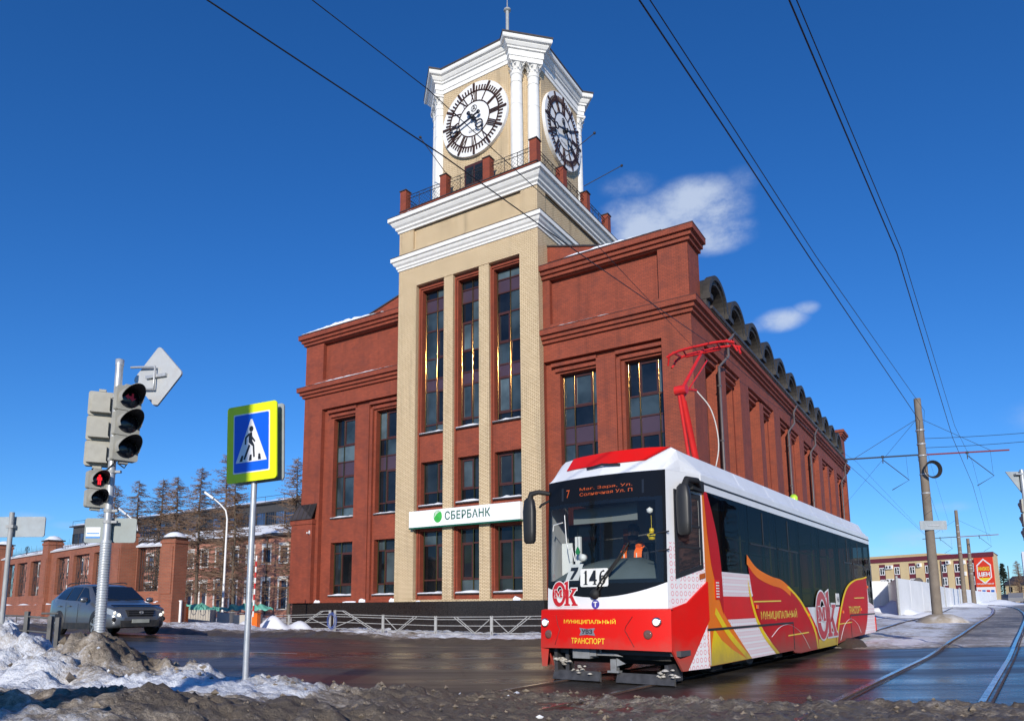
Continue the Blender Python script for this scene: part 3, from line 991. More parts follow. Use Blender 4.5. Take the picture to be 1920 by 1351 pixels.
def snow_ridge(M, a0, a1, z, d0, d1, h, seed=0):
    n = max(4, int((a1 - a0) / .25))
    rr = random.Random(seed + int(a0 * 100))
    hs = [h * rr.uniform(.55, 1.15) * (0.35 + .65 * math.sin(PI * min(1, max(0, (i + .5) / (n + 1))))) for i in range(n + 1)]
    V = []
    k = 5
    for i in range(n + 1):
        a = a0 + (a1 - a0) * i / n
        for j in range(k + 1):
            t = j / k
            V.append(M(a, z + hs[i] * (1 - t ** 5) if t < 1 else z, d0 + (d1 - d0) * (t ** .8)))
    w = k + 1
    F = [(i * w + j, i * w + j + 1, (i + 1) * w + j + 1, (i + 1) * w + j) for i in range(n) for j in range(k)]
    snow_on.faces(V, F, 0, True)
    snow_on.face([V[j] for j in range(w)] + [M(a0, z, d0)], 0); snow_on.face([V[n * w + j] for j in range(w)] + [M(a1, z, d0)], 0)


def sill(mb, M, a0, a1, z, d0, d1, snow=.07):
    s_ = MB(); mbox(s_, M, a0 - .06, a1 + .06, z - .07, z, d0, d1); s_.build('window_sill', DARK_TIN, bank)
    if snow: snow_ridge(M, a0 - .05, a1 + .04, z + .001, d0, d1 + .01, snow)


F0 = FM(0.0)
redw, sills = MB(), MB()
PLZ = 1.74
# --- wings: main plane, recessed window bay, recessed parapet panel
INN = .30                # bay recess
GLD = .42                # further window recess
WINR = [(-7.55, -5.25), (-3.73, -1.57)]
WINL = [(-24.89, -22.69), (-21.05, -19.0)]
lower_rows, upper_rows = [2.87, 4.96], [7.98, 10.10, 11.05, 12.15]
wall(redw, F0, -T1, 0, PLZ, 20.2, 0, [(-T1 + .001, -1.57, PLZ + .12, 14.78, INN), (-7.95, -1.6, 16.88, 19.50, .30)])
wall(redw, F0, -BL, -T2, PLZ, 20.2, 0, [(-25.78, -T2 - .001, PLZ + .12, 14.78, INN), (-25.8, -T2 - .45, 16.88, 19.50, .30)])
for (p0, p1, ws_) in ((-T1, -1.57, WINR), (-25.78, -T2, WINL)):
    ops = []
    for (a0, a1) in ws_:
        ops += [(a0, a1, 2.2, 5.65, GLD), (a0, a1, 7.28, 14.02, GLD)]
    wall(redw, F0, p0, p1, PLZ + .12, 14.78, -INN, ops)
    # corbelled heads: two brick steps over each window, the pier between them left proud
    for k, (a0, a1) in enumerate(ws_):
        mbox(redw, F0, a0 - .42, a1 + (.0 if k else .0), 14.44, 14.62, -INN + .002, -.06)
        mbox(redw, F0, a0 - .22, a1, 14.14, 14.32, -INN + .002, -.15)
    q0 = ws_[0][1]; q1 = ws_[1][0]
    mbox(redw, F0, q0 + .0, q1 - .42, PLZ + .12, 14.45, -INN - .001, -.055)
    mbox(redw, F0, q1 - .40, q1 - .18, PLZ + .12, 14.2, -INN - .001, -.12)
for (q0, q1) in ((-7.95, -1.6), (-25.8, -T2 - .45)):
    redw.face([F0(q0, 16.88, -.30), F0(q1, 16.88, -.30), F0(q1, 19.50, -.30), F0(q0, 19.50, -.30)])
for (a0, a1) in WINR + WINL:
    cw = a1 - a0
    cs = [a0 + cw * .31, a0 + cw * .80]
    window(F0, a0, a1, 2.2, 5.65, -INN - GLD, cs, lower_rows, casem=[(1, 1)], glass=PANE_LO, parent=bank)
    window(F0, a0, a1, 7.28, 14.02, -INN - GLD, cs, upper_rows, spand=(2,), casem=[(1, 1), (1, 4)], glass=PANE_UP, parent=bank)
    sill(sills, F0, a0, a1, 2.2, -INN - .3, -INN + .10, .13); sill(sills, F0, a0, a1, 7.28, -INN - .3, -INN + .10, .12)
# --- side facade
S0 = SM(0.0)
NB, PIT = 6, 8.86
bays = [(1.94 + PIT * i, 1.94 + PIT * i + 6.9) for i in range(NB)]
SIN = .42
wall(redw, S0, 0, BD, PLZ, 16.2, 0, [(b0, b1, PLZ + .12, 14.78, SIN) for b0, b1 in bays])
for (b0, b1) in bays:
    w1, w2 = (b0 + .45, b0 + 2.75), (b1 - 2.6, b1 - .3)
    ops = []
    for (a0, a1) in (w1, w2): ops += [(a0, a1, 2.2, 5.65, .45), (a0, a1, 7.28, 14.02, .45)]
    wall(redw, S0, b0, b1, PLZ + .12, 14.78, -SIN, ops)
    for (a0, a1) in (w1, w2):
        mbox(redw, S0, a0 - .42, a1, 14.50, 14.64, -SIN + .002, -.10)
        mbox(redw, S0, a0 - .22, a1, 14.22, 14.36, -SIN + .002, -.2)
        cs = [a0 + (a1 - a0) * .31, a0 + (a1 - a0) * .8]
        window(S0, a0, a1, 2.2, 5.65, -SIN - .45, cs[:1], lower_rows[1:], glass=PANE_LO, parent=bank)
        window(S0, a0, a1, 7.28, 14.02, -SIN - .45, cs, [10.1, 11.05], spand=(1,), glass=PANE_UP, parent=bank)
        sill(sills, S0, a0, a1, 7.28, -SIN - .4, -SIN + .1, .08)
    mbox(redw, S0, w1[1], w2[0] - .45, PLZ + .12, 14.45, -SIN - .001, -.02)
    mbox(redw, S0, w2[0] - .43, w2[0] - .2, PLZ + .12, 14.2, -SIN - .001, -.2)
# hidden back and far walls, parapet block ends
redw.box(-BL, 0, 1.72, 1.74, 16.2, 20.2)
redw.box(-BL, -BL + .02, 0.02, BD, PLZ, 16.2)
redw.box(-BL + .03, -.02, BD - .02, BD, PLZ, 16.2)
redw.box(-BL, -BL + .02, .01, 1.72, 16.2, 20.2)
redw.box(-.02, 0, .0, 1.73, 16.2, 20.2)
# far corner block
redw.box(-1.8, -.001, 51.2, 53.999, 16.21, 20.2)
redw.build('brick_wall', RED_BRICK, bank)

# cornices
corn = MB()
lowp = [(0, 15.78), (.14, 15.78), (.14, 15.98), (.27, 15.98), (.27, 16.19), (.42, 16.20), (.42, 16.48), (0, 16.56)]
upp = [(0, 19.56), (.14, 19.56), (.14, 19.76), (.27, 19.76), (.27, 19.97), (.42, 19.98), (.42, 20.26), (0, 20.34)]
# walking so that the outside is on the right
corn.sweep([(-T1, 0), (0, 0), (0, BD)][::1], [(o, z) for o, z in lowp])
corn.sweep([(-BL, 30), (-BL, 0), (-T2, 0)], lowp)
corn.sweep([(-T1, 0), (0, 0), (0, 1.73)], upp)
corn.sweep([(-BL, 1.73), (-BL, 0), (-T2, 0)], upp)
corn.sweep([(-1.8, 51.2), (-.001, 51.2), (-.001, 54.0), (-1.8, 54.0)], upp)
corn.build_each('cornice', RED_BRICK, bank)
cap = MB()
for path in ([(-T1, 0), (0, 0), (0, 1.73)], [(-BL, 1.73), (-BL, 0), (-T2, 0)]):
    cap.sweep(path, [(.44, 20.262), (.44, 20.30), (0, 20.40), (-.3, 20.42)])
for path in ([(-T1, 0), (0, 0), (0, BD)], [(-BL, 30), (-BL, 0), (-T2, 0)]):
    cap.sweep(path, [(.44, 16.482), (.44, 16.51), (0.002, 16.585)])
cap.build_each('ledge_flashing', pm('brown ledge tin', (.11, .035, .025), .5, var=.2), bank)
snow_ridge(F0, -7.8, -1.2, 20.34, -.3, .43, .22, 3); snow_ridge(F0, -27.6, -20.2, 20.34, -.3, .44, .36, 5); snow_ridge(F0, -20.4, -18.8, 20.41, -.3, .2, .1, 6)
snow_ridge(F0, -8.1, -3.4, 16.52, 0, .43, .09, 7); snow_ridge(F0, -27.2, -19.2, 16.52, 0, .44, .13, 8)

# gable and roof
SLP = .272
gx0, gxc = -24.4, -13.52
gz = lambda u: 20.3 + SLP * (min(u, 2 * gxc - u) - gx0)
gb = MB()
gb.prism([(gx0, 20.3), (2 * gxc - gx0, 20.3), (gxc, gz(gxc))], F0, -1.2, -.62)
gb.build('gable', RED_BRICK, bank)
rf = MB()
rf.prism([(-26.4, 16.2), (gx0 - .35, 20.22), (gxc, gz(gxc) + .06), (2 * gxc - gx0 + .35, 20.22), (-.9, 16.2)], lambda a, z, d: (a, d, z), 53.5, 1.25)
rf.prism([(gx0 - .1, 20.30), (gxc, gz(gxc) + .02), (2 * gxc - gx0 + .1, 20.30), (2 * gxc - gx0 + .1, 20.38), (gxc, gz(gxc) + .12), (gx0 - .1, 20.38)], F0, -1.3, -.55)
rf.build('roof', DARK_TIN, bank)

# dormers along the side eave
def dormer_mesh():
    mb = MB()
    w, zs = 1.72, 17.25
    out = [(-w, 16.3)] + [(-w, zs)] + [(w * math.cos(math.radians(180 - 12 * i)), zs + 1.60 * math.sin(math.radians(12 * i))) for i in range(1, 15)] + [(w, zs), (w, 16.3)]
    inn = [(-w + .38, 16.3)] + [(-w + .38, zs)] + [((w - .38) * math.cos(math.radians(180 - 12 * i)), zs + 1.22 * math.sin(math.radians(12 * i))) for i in range(1, 15)] + [(w - .38, zs), (w - .38, 16.3)]
    f, b = .62, -1.7
    for i in range(len(out) - 1):
        (a0, z0), (a1, z1) = out[i], out[i + 1]; (c0, y0), (c1, y1) = inn[i], inn[i + 1]
        mb.face([(f, a0, z0), (f, a1, z1), (f, c1, y1), (f, c0, y0)])
        mb.face([(f, a0, z0), (b, a0, z0), (b, a1, z1), (f, a1, z1)])
        mb.face([(f, c0, y0), (f, c1, y1), (-.35, c1, y1), (-.35, c0, y0)])
    # stepped archivolt and shoulder blocks
    for i in range(1, len(out) - 2):
        (a0, z0), (a1, z1) = out[i], out[i + 1]
        k = 1.06
        def S(p, q): return (p * k, zs + (q - zs) * k)
        b0, b1 = S(a0, z0), S(a1, z1)
        mb.face([(f + .12, *b0), (f + .12, *b1), (f + .12, a1 * .9, zs + (z1 - zs) * .9), (f + .12, a0 * .9, zs + (z0 - zs) * .9)])
        mb.face([(f + .12, *b0), (f - .25, *b0), (f - .25, *b1), (f + .12, *b1)])
        mb.face([(f + .12, a0 * .9, zs + (z0 - zs) * .9), (f + .12, a1 * .9, zs + (z1 - zs) * .9), (f, a1 * .9, zs + (z1 - zs) * .9), (f, a0 * .9, zs + (z0 - zs) * .9)])
    for s in (-1, 1):
        mb.box(.05, .82, s * 1.42, s * 1.94, 17.10, 17.38)
        mb.box(-.2, .60, s * 1.55, s * 1.92, 16.3, 17.09)
    return mb


dm = dormer_mesh().mesh('dormer', GREY_DORMER)
dgl = MB()
dgl.box(-.36, -.33, -1.33, 1.33, 16.35, 17.25)
dgl.face([(-.33, 1.33 * math.cos(math.radians(12 * i)), 17.251 + 1.21 * math.sin(math.radians(12 * i))) for i in range(16)])
dgm = dgl.mesh('dormer_window', PANE_LO)
for i in range(12):
    v0 = 3.75 + 3.9 * i
    d = link('dormer', dm, bank, (-.32, v0, 0)); link('dormer_window', dgm, d)
gut = MB()
gut.tube([(.5, 1.9, 16.62), (.5, BD - 3, 16.62)], .09, 8)
gut.build('gutter', DARK_TIN, bank)
PIPE = pm('grey brown drainpipe', (.13, .11, .11), .4, metal=.2, var=.15)
for v0 in (5.0, 22.7, 31.6, 49.3):
    mb = MB()
    mb.tube([(.5, v0 + 1.1, 16.6), (.42, v0 + .9, 16.3), (.42, v0, 15.75), (.42, v0, 14.9), (.12, v0 - .9, 14.1), (.12, v0 - .9, 1.9)], .075, 8)
    for z in (13, 10, 7, 4): mb.box(.02, .2, v0 - 1.0, v0 - .8, z, z + .06)
    mb.build('drainpipe', PIPE, bank)

# --- tower
tw = MB()
FT = FM(-TP)
ST = SM(-T1)
tws = [(-16.92, -15.08), (-14.15, -12.50), (-11.57, -9.74)]
wall(tw, FT, -T2, -T1, PLZ, 26.2, 0, [(-17.2, -9.62, PLZ + .1, 21.36, .28), (-17.48, -9.52, 23.86, 25.28, .12)])
tw.face([FT(-17.48, 23.86, -.12), FT(-9.52, 23.86, -.12), FT(-9.52, 25.28, -.12), FT(-17.48, 25.28, -.12)])
wall(tw, ST, -TP, 9.79, PLZ, 26.2, 0, [(.5, 8.8, 23.86, 25.28, .12)])
tw.face([ST(.5, 23.86, -.12), ST(8.8, 23.86, -.12), ST(8.8, 25.28, -.12), ST(.5, 25.28, -.12)])
tw.box(-T2, -T2 + .02, -TP + .01, 9.79, PLZ, 26.2); tw.box(-T2 + .03, -T1 - .01, 9.77, 9.79, 20, 26.2)
for (a0, a1) in ((-15.05, -14.36), (-12.46, -11.76)):        # cream piers between the windows
    mbox(tw, FT, a0, a1, PLZ + .1, 21.355, -.279, -.03)
tw.build('tower_wall', CREAM_BRICK, bank)
ti = MB()
ops = []
for (a0, a1) in tws: ops += [(a0, a1, 2.2, 5.88, .4), (a0, a1, 7.38, 10.05, .4), (a0, a1, 11.8, 21.0, .4)]
wall(ti, FT, -17.2, -9.62, PLZ + .1, 21.36, -.281, ops)
for (a0, a1) in tws:                                            # thin brick step framing each opening
    mbox(ti, FT, a0 - .2, a0 - .1, PLZ + .2, 21.2, -.2805, -.2)
    mbox(ti, FT, a0 - .1, a1, 21.1, 21.2, -.2805, -.2)
ti.build('brick_infill', RED_BRICK, bank)
tall_rows = [12.38, 14.5, 15.25, 16.55, 18.36, 19.6, 20.43]
ts = MB()
for k, (a0, a1) in enumerate(tws):
    cw = a1 - a0
    c1 = [a0 + cw * .52]
    cm = ((1, 1), (1, 4)) if k == 0 else ((0, 1), (0, 4))
    window(FT, a0, a1, 11.8, 21.0, -.281 - .4, c1, tall_rows, spand=(2, 6), casem=cm, parent=bank)
    window(FT, a0, a1, 7.38, 10.05, -.281 - .4, [a0 + cw * .58], [8.2], casem=((1 if k == 0 else 0, 1),), glass=PANE_LO, parent=bank)
    window(FT, a0, a1, 2.2, 5.88, -.281 - .4, [a0 + cw * .55], [2.98, 5.04], casem=((1 if k == 0 else 0, 1),), glass=PANE_LO, parent=bank)
    for z, h in ((2.2, .14), (7.38, .16), (11.8, .15)): sill(ts, FT, a0, a1, z, -.6, -.281 + .16, h)

# --- granite plinth: separate slabs
plc = MB()
plc.box(-BL - .1, 0, -.02, .5, -1.2, PLZ - .005); plc.box(-T2 - .08, -T1 + .08, -TP - .02, 0, -1.2, PLZ - .005); plc.box(-.02, .02, .5, BD, -1.2, PLZ - .005)
plc.build('plinth', pm('dark plinth core', (.01, .009, .008), .8), bank)


def slabs(M, a0, a1, d):
    n = max(1, round((a1 - a0) / 2.05))
    w = (a1 - a0) / n
    for i in range(n):
        for (z0, z1) in ((-1.2, .62), (.632, PLZ)):
            mb = MB(); mbox(mb, M, a0 + i * w + .006, a0 + (i + 1) * w - .006, z0, z1, d, d + .04 + random.uniform(-.003, .003))
            mb.build('granite_slab', GRANITE, bank)


slabs(F0, -BL - .45, -T2 - .15, .03); slabs(FT, -T2 - .13, -T1 + .13, .03); slabs(F0, -T1 + .15, .12, .03); slabs(S0, .0, 24, .04)
for (a0, a1, h) in ((-27.3, -26.5, .14), (-25.9, -25.4, .22), (-23.3, -22.2, .12), (-21.9, -21.4, .30), (-19.4, -18.9, .24), (-16.9, -16.6, .08), (-10.2, -9.75, .28)):
    snow_ridge(F0 if a0 < -19 else FT, a0, a1, PLZ + .005, .0, .07, h, 2)

# corner buttress with a tin hood
bt = MB()
bt.box(-28.05, -26.05, -.30, 1.2, PLZ, 7.2)
bt.box(-28.12, -26.0, -.36, 1.25, 6.95, 7.2 + .06)
bt.build('buttress', RED_BRICK, bank)
hd = MB()
hd.faces([(-28.2, -.46, 7.27), (-25.95, -.46, 7.27), (-25.95, 0.0, 8.35), (-27.6, 0.0, 8.35), (-28.2, 1.3, 7.27), (-27.6, 1.3, 8.35)], [(0, 1, 2, 3), (0, 3, 5, 4), (0, 4, 5, 3), (1, 2, 3)])
for i in range(5):
    a = -27.95 + i * .45
    hd.obox((a + .08, -.235, 7.82), (.015, 0, 0), (0, .22, .52), (0, -.02, .01))
hd.build('tin_hood', DARK_TIN, bank)
cmx = MB()
cmx.tube([(-26.25, -.3, 6.3), (-26.25, -.55, 6.34)], .05, 10); cmx.box(-26.29, -26.21, -.36, -.3, 6.34, 6.5)
cmx.build('security_camera', WHITE_PAINT, bank)

# tower bands
sq = [(-T2, -TP), (-T1, -TP), (-T1, 9.79), (-T2, 9.79)]
b1p = [(0, 22.60), (.06, 22.62), (.06, 22.72), (.14, 22.78), (.14, 22.90), (.24, 22.98), (.30, 23.10), (.30, 23.16), (.40, 23.18), (.40, 23.42), (0, 23.46)]
b2p = [(0, 25.20), (.08, 25.22), (.08, 25.34), (.2, 25.42), (.2, 25.54), (.32, 25.64), (.42, 25.80), (.42, 25.86), (.56, 25.9), (.56, 26.14), (0, 26.18)]
bd = MB(); bd.sweep(sq, b1p, True); bd.sweep(sq, b2p, True); bd.build_each('white_band', WHITE_STONE, bank)
fl = MB(); fl.sweep(sq, [(.42, 23.425), (.42, 23.46), (0.01, 23.52)], True); fl.sweep(sq, [(.58, 26.145), (.58, 26.175), (0.01, 26.23)], True)
fl.build_each('band_flashing', DARK_TIN, bank)
snow_ridge(FT, -18.9, -16.6, 26.2, .02, .5, .16, 9); snow_ridge(FT, -13.6, -12.0, 26.2, .02, .45, .14, 10); snow_ridge(FT, -10.2, -9.3, 26.2, .02, .4, .12, 11); snow_ridge(FT, -15.8, -14.6, 26.2, .02, .4, .08, 12)

# balcony: brick curb, posts, railings
UC, VC = (-T1 - T2) / 2, -TP + 5.13
BZ = 26.7
bal = MB(); bal.box(-T2, -T1, -TP, 9.79, 26.2, BZ); bal.build('balcony_curb', RED_BRICK, bank)
bc = MB(); bc.box(-T2 - .05, -T1 + .05, -TP - .05, 9.84, BZ, BZ + .05); bc.build('curb_flashing', DARK_TIN, bank)
half = 5.13 - .24
ppos = []
for k in range(4):
    t = -half + 2 * half * k / 3
    ppos += [(t, -half), (half, t), (-t, half), (-half, -t)]
ppos = sorted({(round(a, 3), round(b, 3)) for a, b in ppos})
pmesh = MB(); pmesh.box(-.24, .24, -.24, .24, BZ + .05, 28.15); pmesh = pmesh.mesh('balcony_post', RED_BRICK)
cmesh = MB(); cmesh.box(-.29, .29, -.29, .29, 28.15, 28.21); cmesh.lathe([(.06, 28.21), (.1, 28.27), (.04, 28.33), (0.0, 28.36)], 8); cmesh = cmesh.mesh('post_cap', DARK_TIN)
for (a, b) in ppos:
    p = link('balcony_post', pmesh, bank, (UC + a, VC + b, 0)); link('post_cap', cmesh, p)


def railing(p, q):
    mb = MB()
    p, q = Vector(p), Vector(q)
    d = q - p
    up = Vector((0, 0, 1))
    def at(t, z): return p + d * t + up * z
    for z in (.12, .9, 1.12): mb.tube([at(0, z), at(1, z)], .022, 5)
    n = max(4, int(d.length / .24))
    for i in range(n + 2):                     # diagonal lattice
        for sgn in (1, -1):
            t0 = (i - 1.0) / n
            t1 = t0 + .78 / d.length * sgn
            z0, z1 = .12, .9
            a, b = max(0, min(1, t0)), max(0, min(1, t1))
            if abs(b - a) < 1e-4: continue
            za = z0 + (z1 - z0) * (a - t0) / (t1 - t0); zb = z0 + (z1 - z0) * (b - t0) / (t1 - t0)
            mb.tube([at(a, za), at(b, zb)], .009, 3, cap=False)
    for k in range(5):                         # scrolls between the top rails
        t = (k + .5) / 5
        mb.tube([at(t + .09 * math.cos(x) * (.4 + x / 8), 1.01 + .1 * math.sin(x) * (.4 + x / 8)) for x in np.linspace(0, 6, 9)], .012, 4, cap=False)
    for t in (.33, .66): mb.tube([at(t, .0), at(t, 1.12)], .02, 5)
    return mb


for (pa, pb) in [((-half + 2 * half * k / 3 + .24, -half), (-half + 2 * half * (k + 1) / 3 - .24, -half)) for k in range(3)] + [((half, -half + 2 * half * k / 3 + .24), (half, -half + 2 * half * (k + 1) / 3 - .24)) for k in range(3)] + [((-half, -half + .24), (-half, -half / 3 - .24)), ((-half, -half / 3 + .24), (-half, half / 3 - .24)), ((-half, half / 3 + .24), (-half, half - .24))]:
    railing((UC + pa[0], VC + pa[1], BZ + .05), (UC + pb[0], VC + pb[1], BZ + .05)).build('balcony_railing', DARK_IRON, bank)

# clock chamber: square with cut corners
A = 4.0
ch = 1.08
ce = A - ch * math.sqrt(2)
plan = [(-ce, -A), (ce, -A), (A, -ce), (A, ce), (ce, A), (-ce, A), (-A, ce), (-A, -ce)]
cb = MB()
for i in range(8):
    (x0, y0), (x1, y1) = plan[i], plan[(i + 1) % 8]
    cb.face([(UC + x0, VC + y0, BZ + .05), (UC + x1, VC + y1, BZ + .05), (UC + x1, VC + y1, 35.6), (UC + x0, VC + y0, 35.6)])
cb.build('clock_chamber', CREAM_BRICK, bank)
# entablature with projecting corner blocks
hw_, df_ = 1.08, 5.12
r2 = math.sqrt(2)
ent = []
corners = [((1, -1), (1, 1)), ((1, 1), (-1, 1)), ((-1, 1), (-1, -1)), ((-1, -1), (1, -1))]
for (n_, t_) in corners:
    nx_, ny_, tx, ty = n_[0] / r2, n_[1] / r2, t_[0] / r2, t_[1] / r2
    Aw = A + .06
    d0 = Aw * r2 - hw_
    pts = [(d0, -hw_), (df_, -hw_), (df_, hw_), (d0, hw_)]
    ent += [(UC + nx_ * dd + tx * tt, VC + ny_ * dd + ty * tt) for dd, tt in pts]
ep = [(-.3, 34.80), (0, 34.80), (0, 35.06), (.05, 35.06), (.05, 35.46), (.15, 35.48), (.15, 35.58), (.22, 35.62), (.32, 35.78), (.32, 35.84), (.46, 35.88), (.50, 35.96), (.50, 36.14), (-.3, 36.15)]
eb = MB(); eb.sweep(ent, ep, True); eb.build('entablature', WHITE_STONE, bank)
ec = MB(); ec.sweep(ent, [(.0, 36.142), (.54, 36.142), (.54, 36.25), (0, 36.34), (-.8, 36.8)], True)
ec.face([(x, y, 36.16) for x, y in ent])
ec.faces([(x, y, 36.34) for x, y in ent] + [(UC, VC, 38.2)], [(i, (i + 1) % 16, 16) for i in range(16)])
ec.build('tower_roof', DARK_TIN, bank)
for (n_, t_) in corners:        # underside of each corner block
    pass
mt = MB()
mt.tube([(UC, VC, 37.5), (UC, VC, 42.9)], [.13, .12], 10); mt.lathe([(.10, 42.8), (.26, 42.88), (.26, 42.95), (.05, 43.0), (.02, 44.0), (0, 44.1)], 10, (UC, VC, 0))
mt.build('mast', GREY_PAINT, bank)

# columns
col = MB()
base_p = [(.56, BZ + .05), (.56, BZ + .25), (.54, BZ + .27), (.56, BZ + .4), (.50, BZ + .52), (.44, BZ + .56), (.47, BZ + .66), (.42, BZ + .74), (.385, BZ + .8)]
shaft_p = [(.385, BZ + .8), (.385, 29.4), (.38, 31.0), (.36, 33.0), (.345, 34.0)]
colb = MB(); colb.lathe(base_p, 20); colb.box(-.60, .60, -.60, .60, BZ + .05, BZ + .16)
colb = colb.mesh('column_base', WHITE_STONE)
cols_ = MB(); cols_.lathe(shaft_p, 20); cols_.lathe([(.365, 33.9), (.40, 33.94), (.40, 34.0), (.365, 34.04)], 20)
for zj in (28.9, 30.4, 31.9, 33.4): cols_.lathe([(.384, zj), (.388, zj + .008), (.384, zj + .016)], 20)
cols_ = cols_.mesh('column_shaft', WHITE_STONE)
cap_ = MB()
cap_.lathe([(.345, 34.0), (.33, 34.2), (.36, 34.45), (.46, 34.66)], 20)
for tier, (zb, zt_, r0, r1, nl) in enumerate(((34.02, 34.32, .35, .47, 8), (34.22, 34.55, .36, .54, 8))):
    for k in range(nl):
        g = 2 * PI * (k + .5 * tier) / nl
        e = Vector((math.cos(g), math.sin(g), 0)); t = Vector((-e.y, e.x, 0))
        P = [(r0, zb, .085), (r0 + .03, zb + .14, .10), (r1 - .03, zt_ - .03, .085), (r1 + .02, zt_ - .06, .05), (r1, zt_ - .12, .02)]
        for (ra, za, wa), (rb, zb2, wb) in zip(P[:-1], P[1:]):
            cap_.face([e * ra - t * wa + Vector((0, 0, za)), e * ra + t * wa + Vector((0, 0, za)), e * rb + t * wb + Vector((0, 0, zb2)), e * rb - t * wb + Vector((0, 0, zb2))], 0)
for k in range(4):
    g = PI / 4 + PI / 2 * k
    e = Vector((math.cos(g), math.sin(g), 0)); t = Vector((-e.y, e.x, 0))
    cap_.tube([e * (.56 + .075 * math.cos(x)) + Vector((0, 0, 34.58 + .075 * math.sin(x))) for x in np.linspace(0, 5.5, 9)], .03, 5)
    cap_.tube([e * (.40 + .16 * s_) + Vector((0, 0, 34.38 + .26 * s_)) for s_ in (0, .5, 1)], .03, 5)
cap_.box(-.5, .5, -.5, .5, 34.66, 34.80)
cap_ = cap_.mesh('capital', WHITE_STONE)
for (n_, t_) in corners:
    nx_, ny_, tx, ty = n_[0] / r2, n_[1] / r2, t_[0] / r2, t_[1] / r2
    for tt in (-.54, .54):
        c = link('column', cols_, bank, (UC + nx_ * 4.72 + tx * tt, VC + ny_ * 4.72 + ty * tt, 0), math.atan2(ny_, nx_))
        link('column_base', colb, c); link('capital', cap_, c)

# balcony doors under the clocks
for M in (FM(VC - A), SM(UC + A)):
    c0 = UC if M(0, 0, 0)[0] == 0 else VC
    db = MB()
    mbox(db, M, c0 - .75, c0 + .75, BZ + .06, 29.0, 0, .06); mbox(db, M, c0 - .62, c0 - .05, BZ + 1.0, 28.8, .061, .075, 1); mbox(db, M, c0 + .05, c0 + .62, BZ + 1.0, 28.8, .061, .075, 1)
    db.build('balcony_door', [FRAME_BROWN, PANE_LO], bank)

# lamp arms leaning out from the balcony
for (p0, p1) in (((-14.9, -TP - .1, 28.2), (-15.7, -TP - 1.6, 30.0)), ((-T1 + .1, 5.5, 28.2), (-T1 + 2.2, 6.8, 29.6)), ((-T1 + .1, 2.2, 28.1), (-T1 + 1.9, 3.4, 30.0))):
    mb = MB(); mb.tube([p0, p1], .025, 6); mb.lathe([(0, -.09), (.08, -.05), (.09, 0), (.08, .05), (0, .09)], 8, p1)
    mb.build('lamp_arm', DARK_IRON, bank)

snow = snow_on.build('snow_on_ledges', SNOW_CLEAN, None, (BX, BY, 0), -BYAW)
tag(snow, 'white snow lying along the sills, ledges and cornices of the bank', 'snow', kind='stuff')

# --- sign over the ground floor
sg = thing('bank_sign', 'long white sign board with a green emblem and green bank name on the tower front', 'sign', bank_world(-13.4, -TP - .02, 6.5), -BYAW)
SGM = lambda a, z, d: (a, -d, z)
sb_ = MB(); sb_.box(-3.88, 3.86, -.30, -.0, -.44, .52); sb_.build('sign_board', pm('white sign face', (.84, .85, .86), .35), sg)
st = MB(); st.box(-3.88, 3.86, -.315, -.0, -.53, -.442); st.build('green_strip', pm('dark green strip', (.004, .09, .05), .4), sg)
DG = pm('dark green letters', (.008, .10, .055), .4)
lt = MB()
put_text(lt, 'СБЕРБАНК', SGM, .36, .10, .302, 3.15, .50, .018, space=1.08)
V_ = list(lt.v)
lt.build('lettering', DG, sg)
em = MB()
em.prism(arc(-1.72, .10, .30, .36, 0, 360, 28)[:-1], SGM, .30, .312)
eo = em.build('emblem', pm('bright green disc', (.05, .40, .06), .3, var=.2, vscale=3), sg)
es = MB()
for k in range(4):
    off = .03 + k * .085
    pl = [(-2.02 + .02 * k + .5 * t, -.02 + .42 * t + off - .10 * (2 * t - 1) ** 2 + .05) for t in np.linspace(.08, .98 - .14 * k, 8)]
    pl = [(x, z) for x, z in pl if ((x + 1.72) / .31) ** 2 + ((z - .1) / .37) ** 2 < 1.1]
    if len(pl) > 2: es.prism(pl + [(x, z + .035) for x, z in reversed(pl)], SGM, .312, .316)
es.build('emblem_stripe', WHITE_PAINT, eo)
for (a0, a1, h) in ((-1.9 - .6, -.9, .10), (-.9, .7, .05), (1.9, 3.7, .16)):
    pass
sn = MB()

# ------------------------------------------------------------------ the clocks
CLOCK_WHITE = pm('white enamel dial', (.80, .80, .80), .4, var=.04, vscale=2)


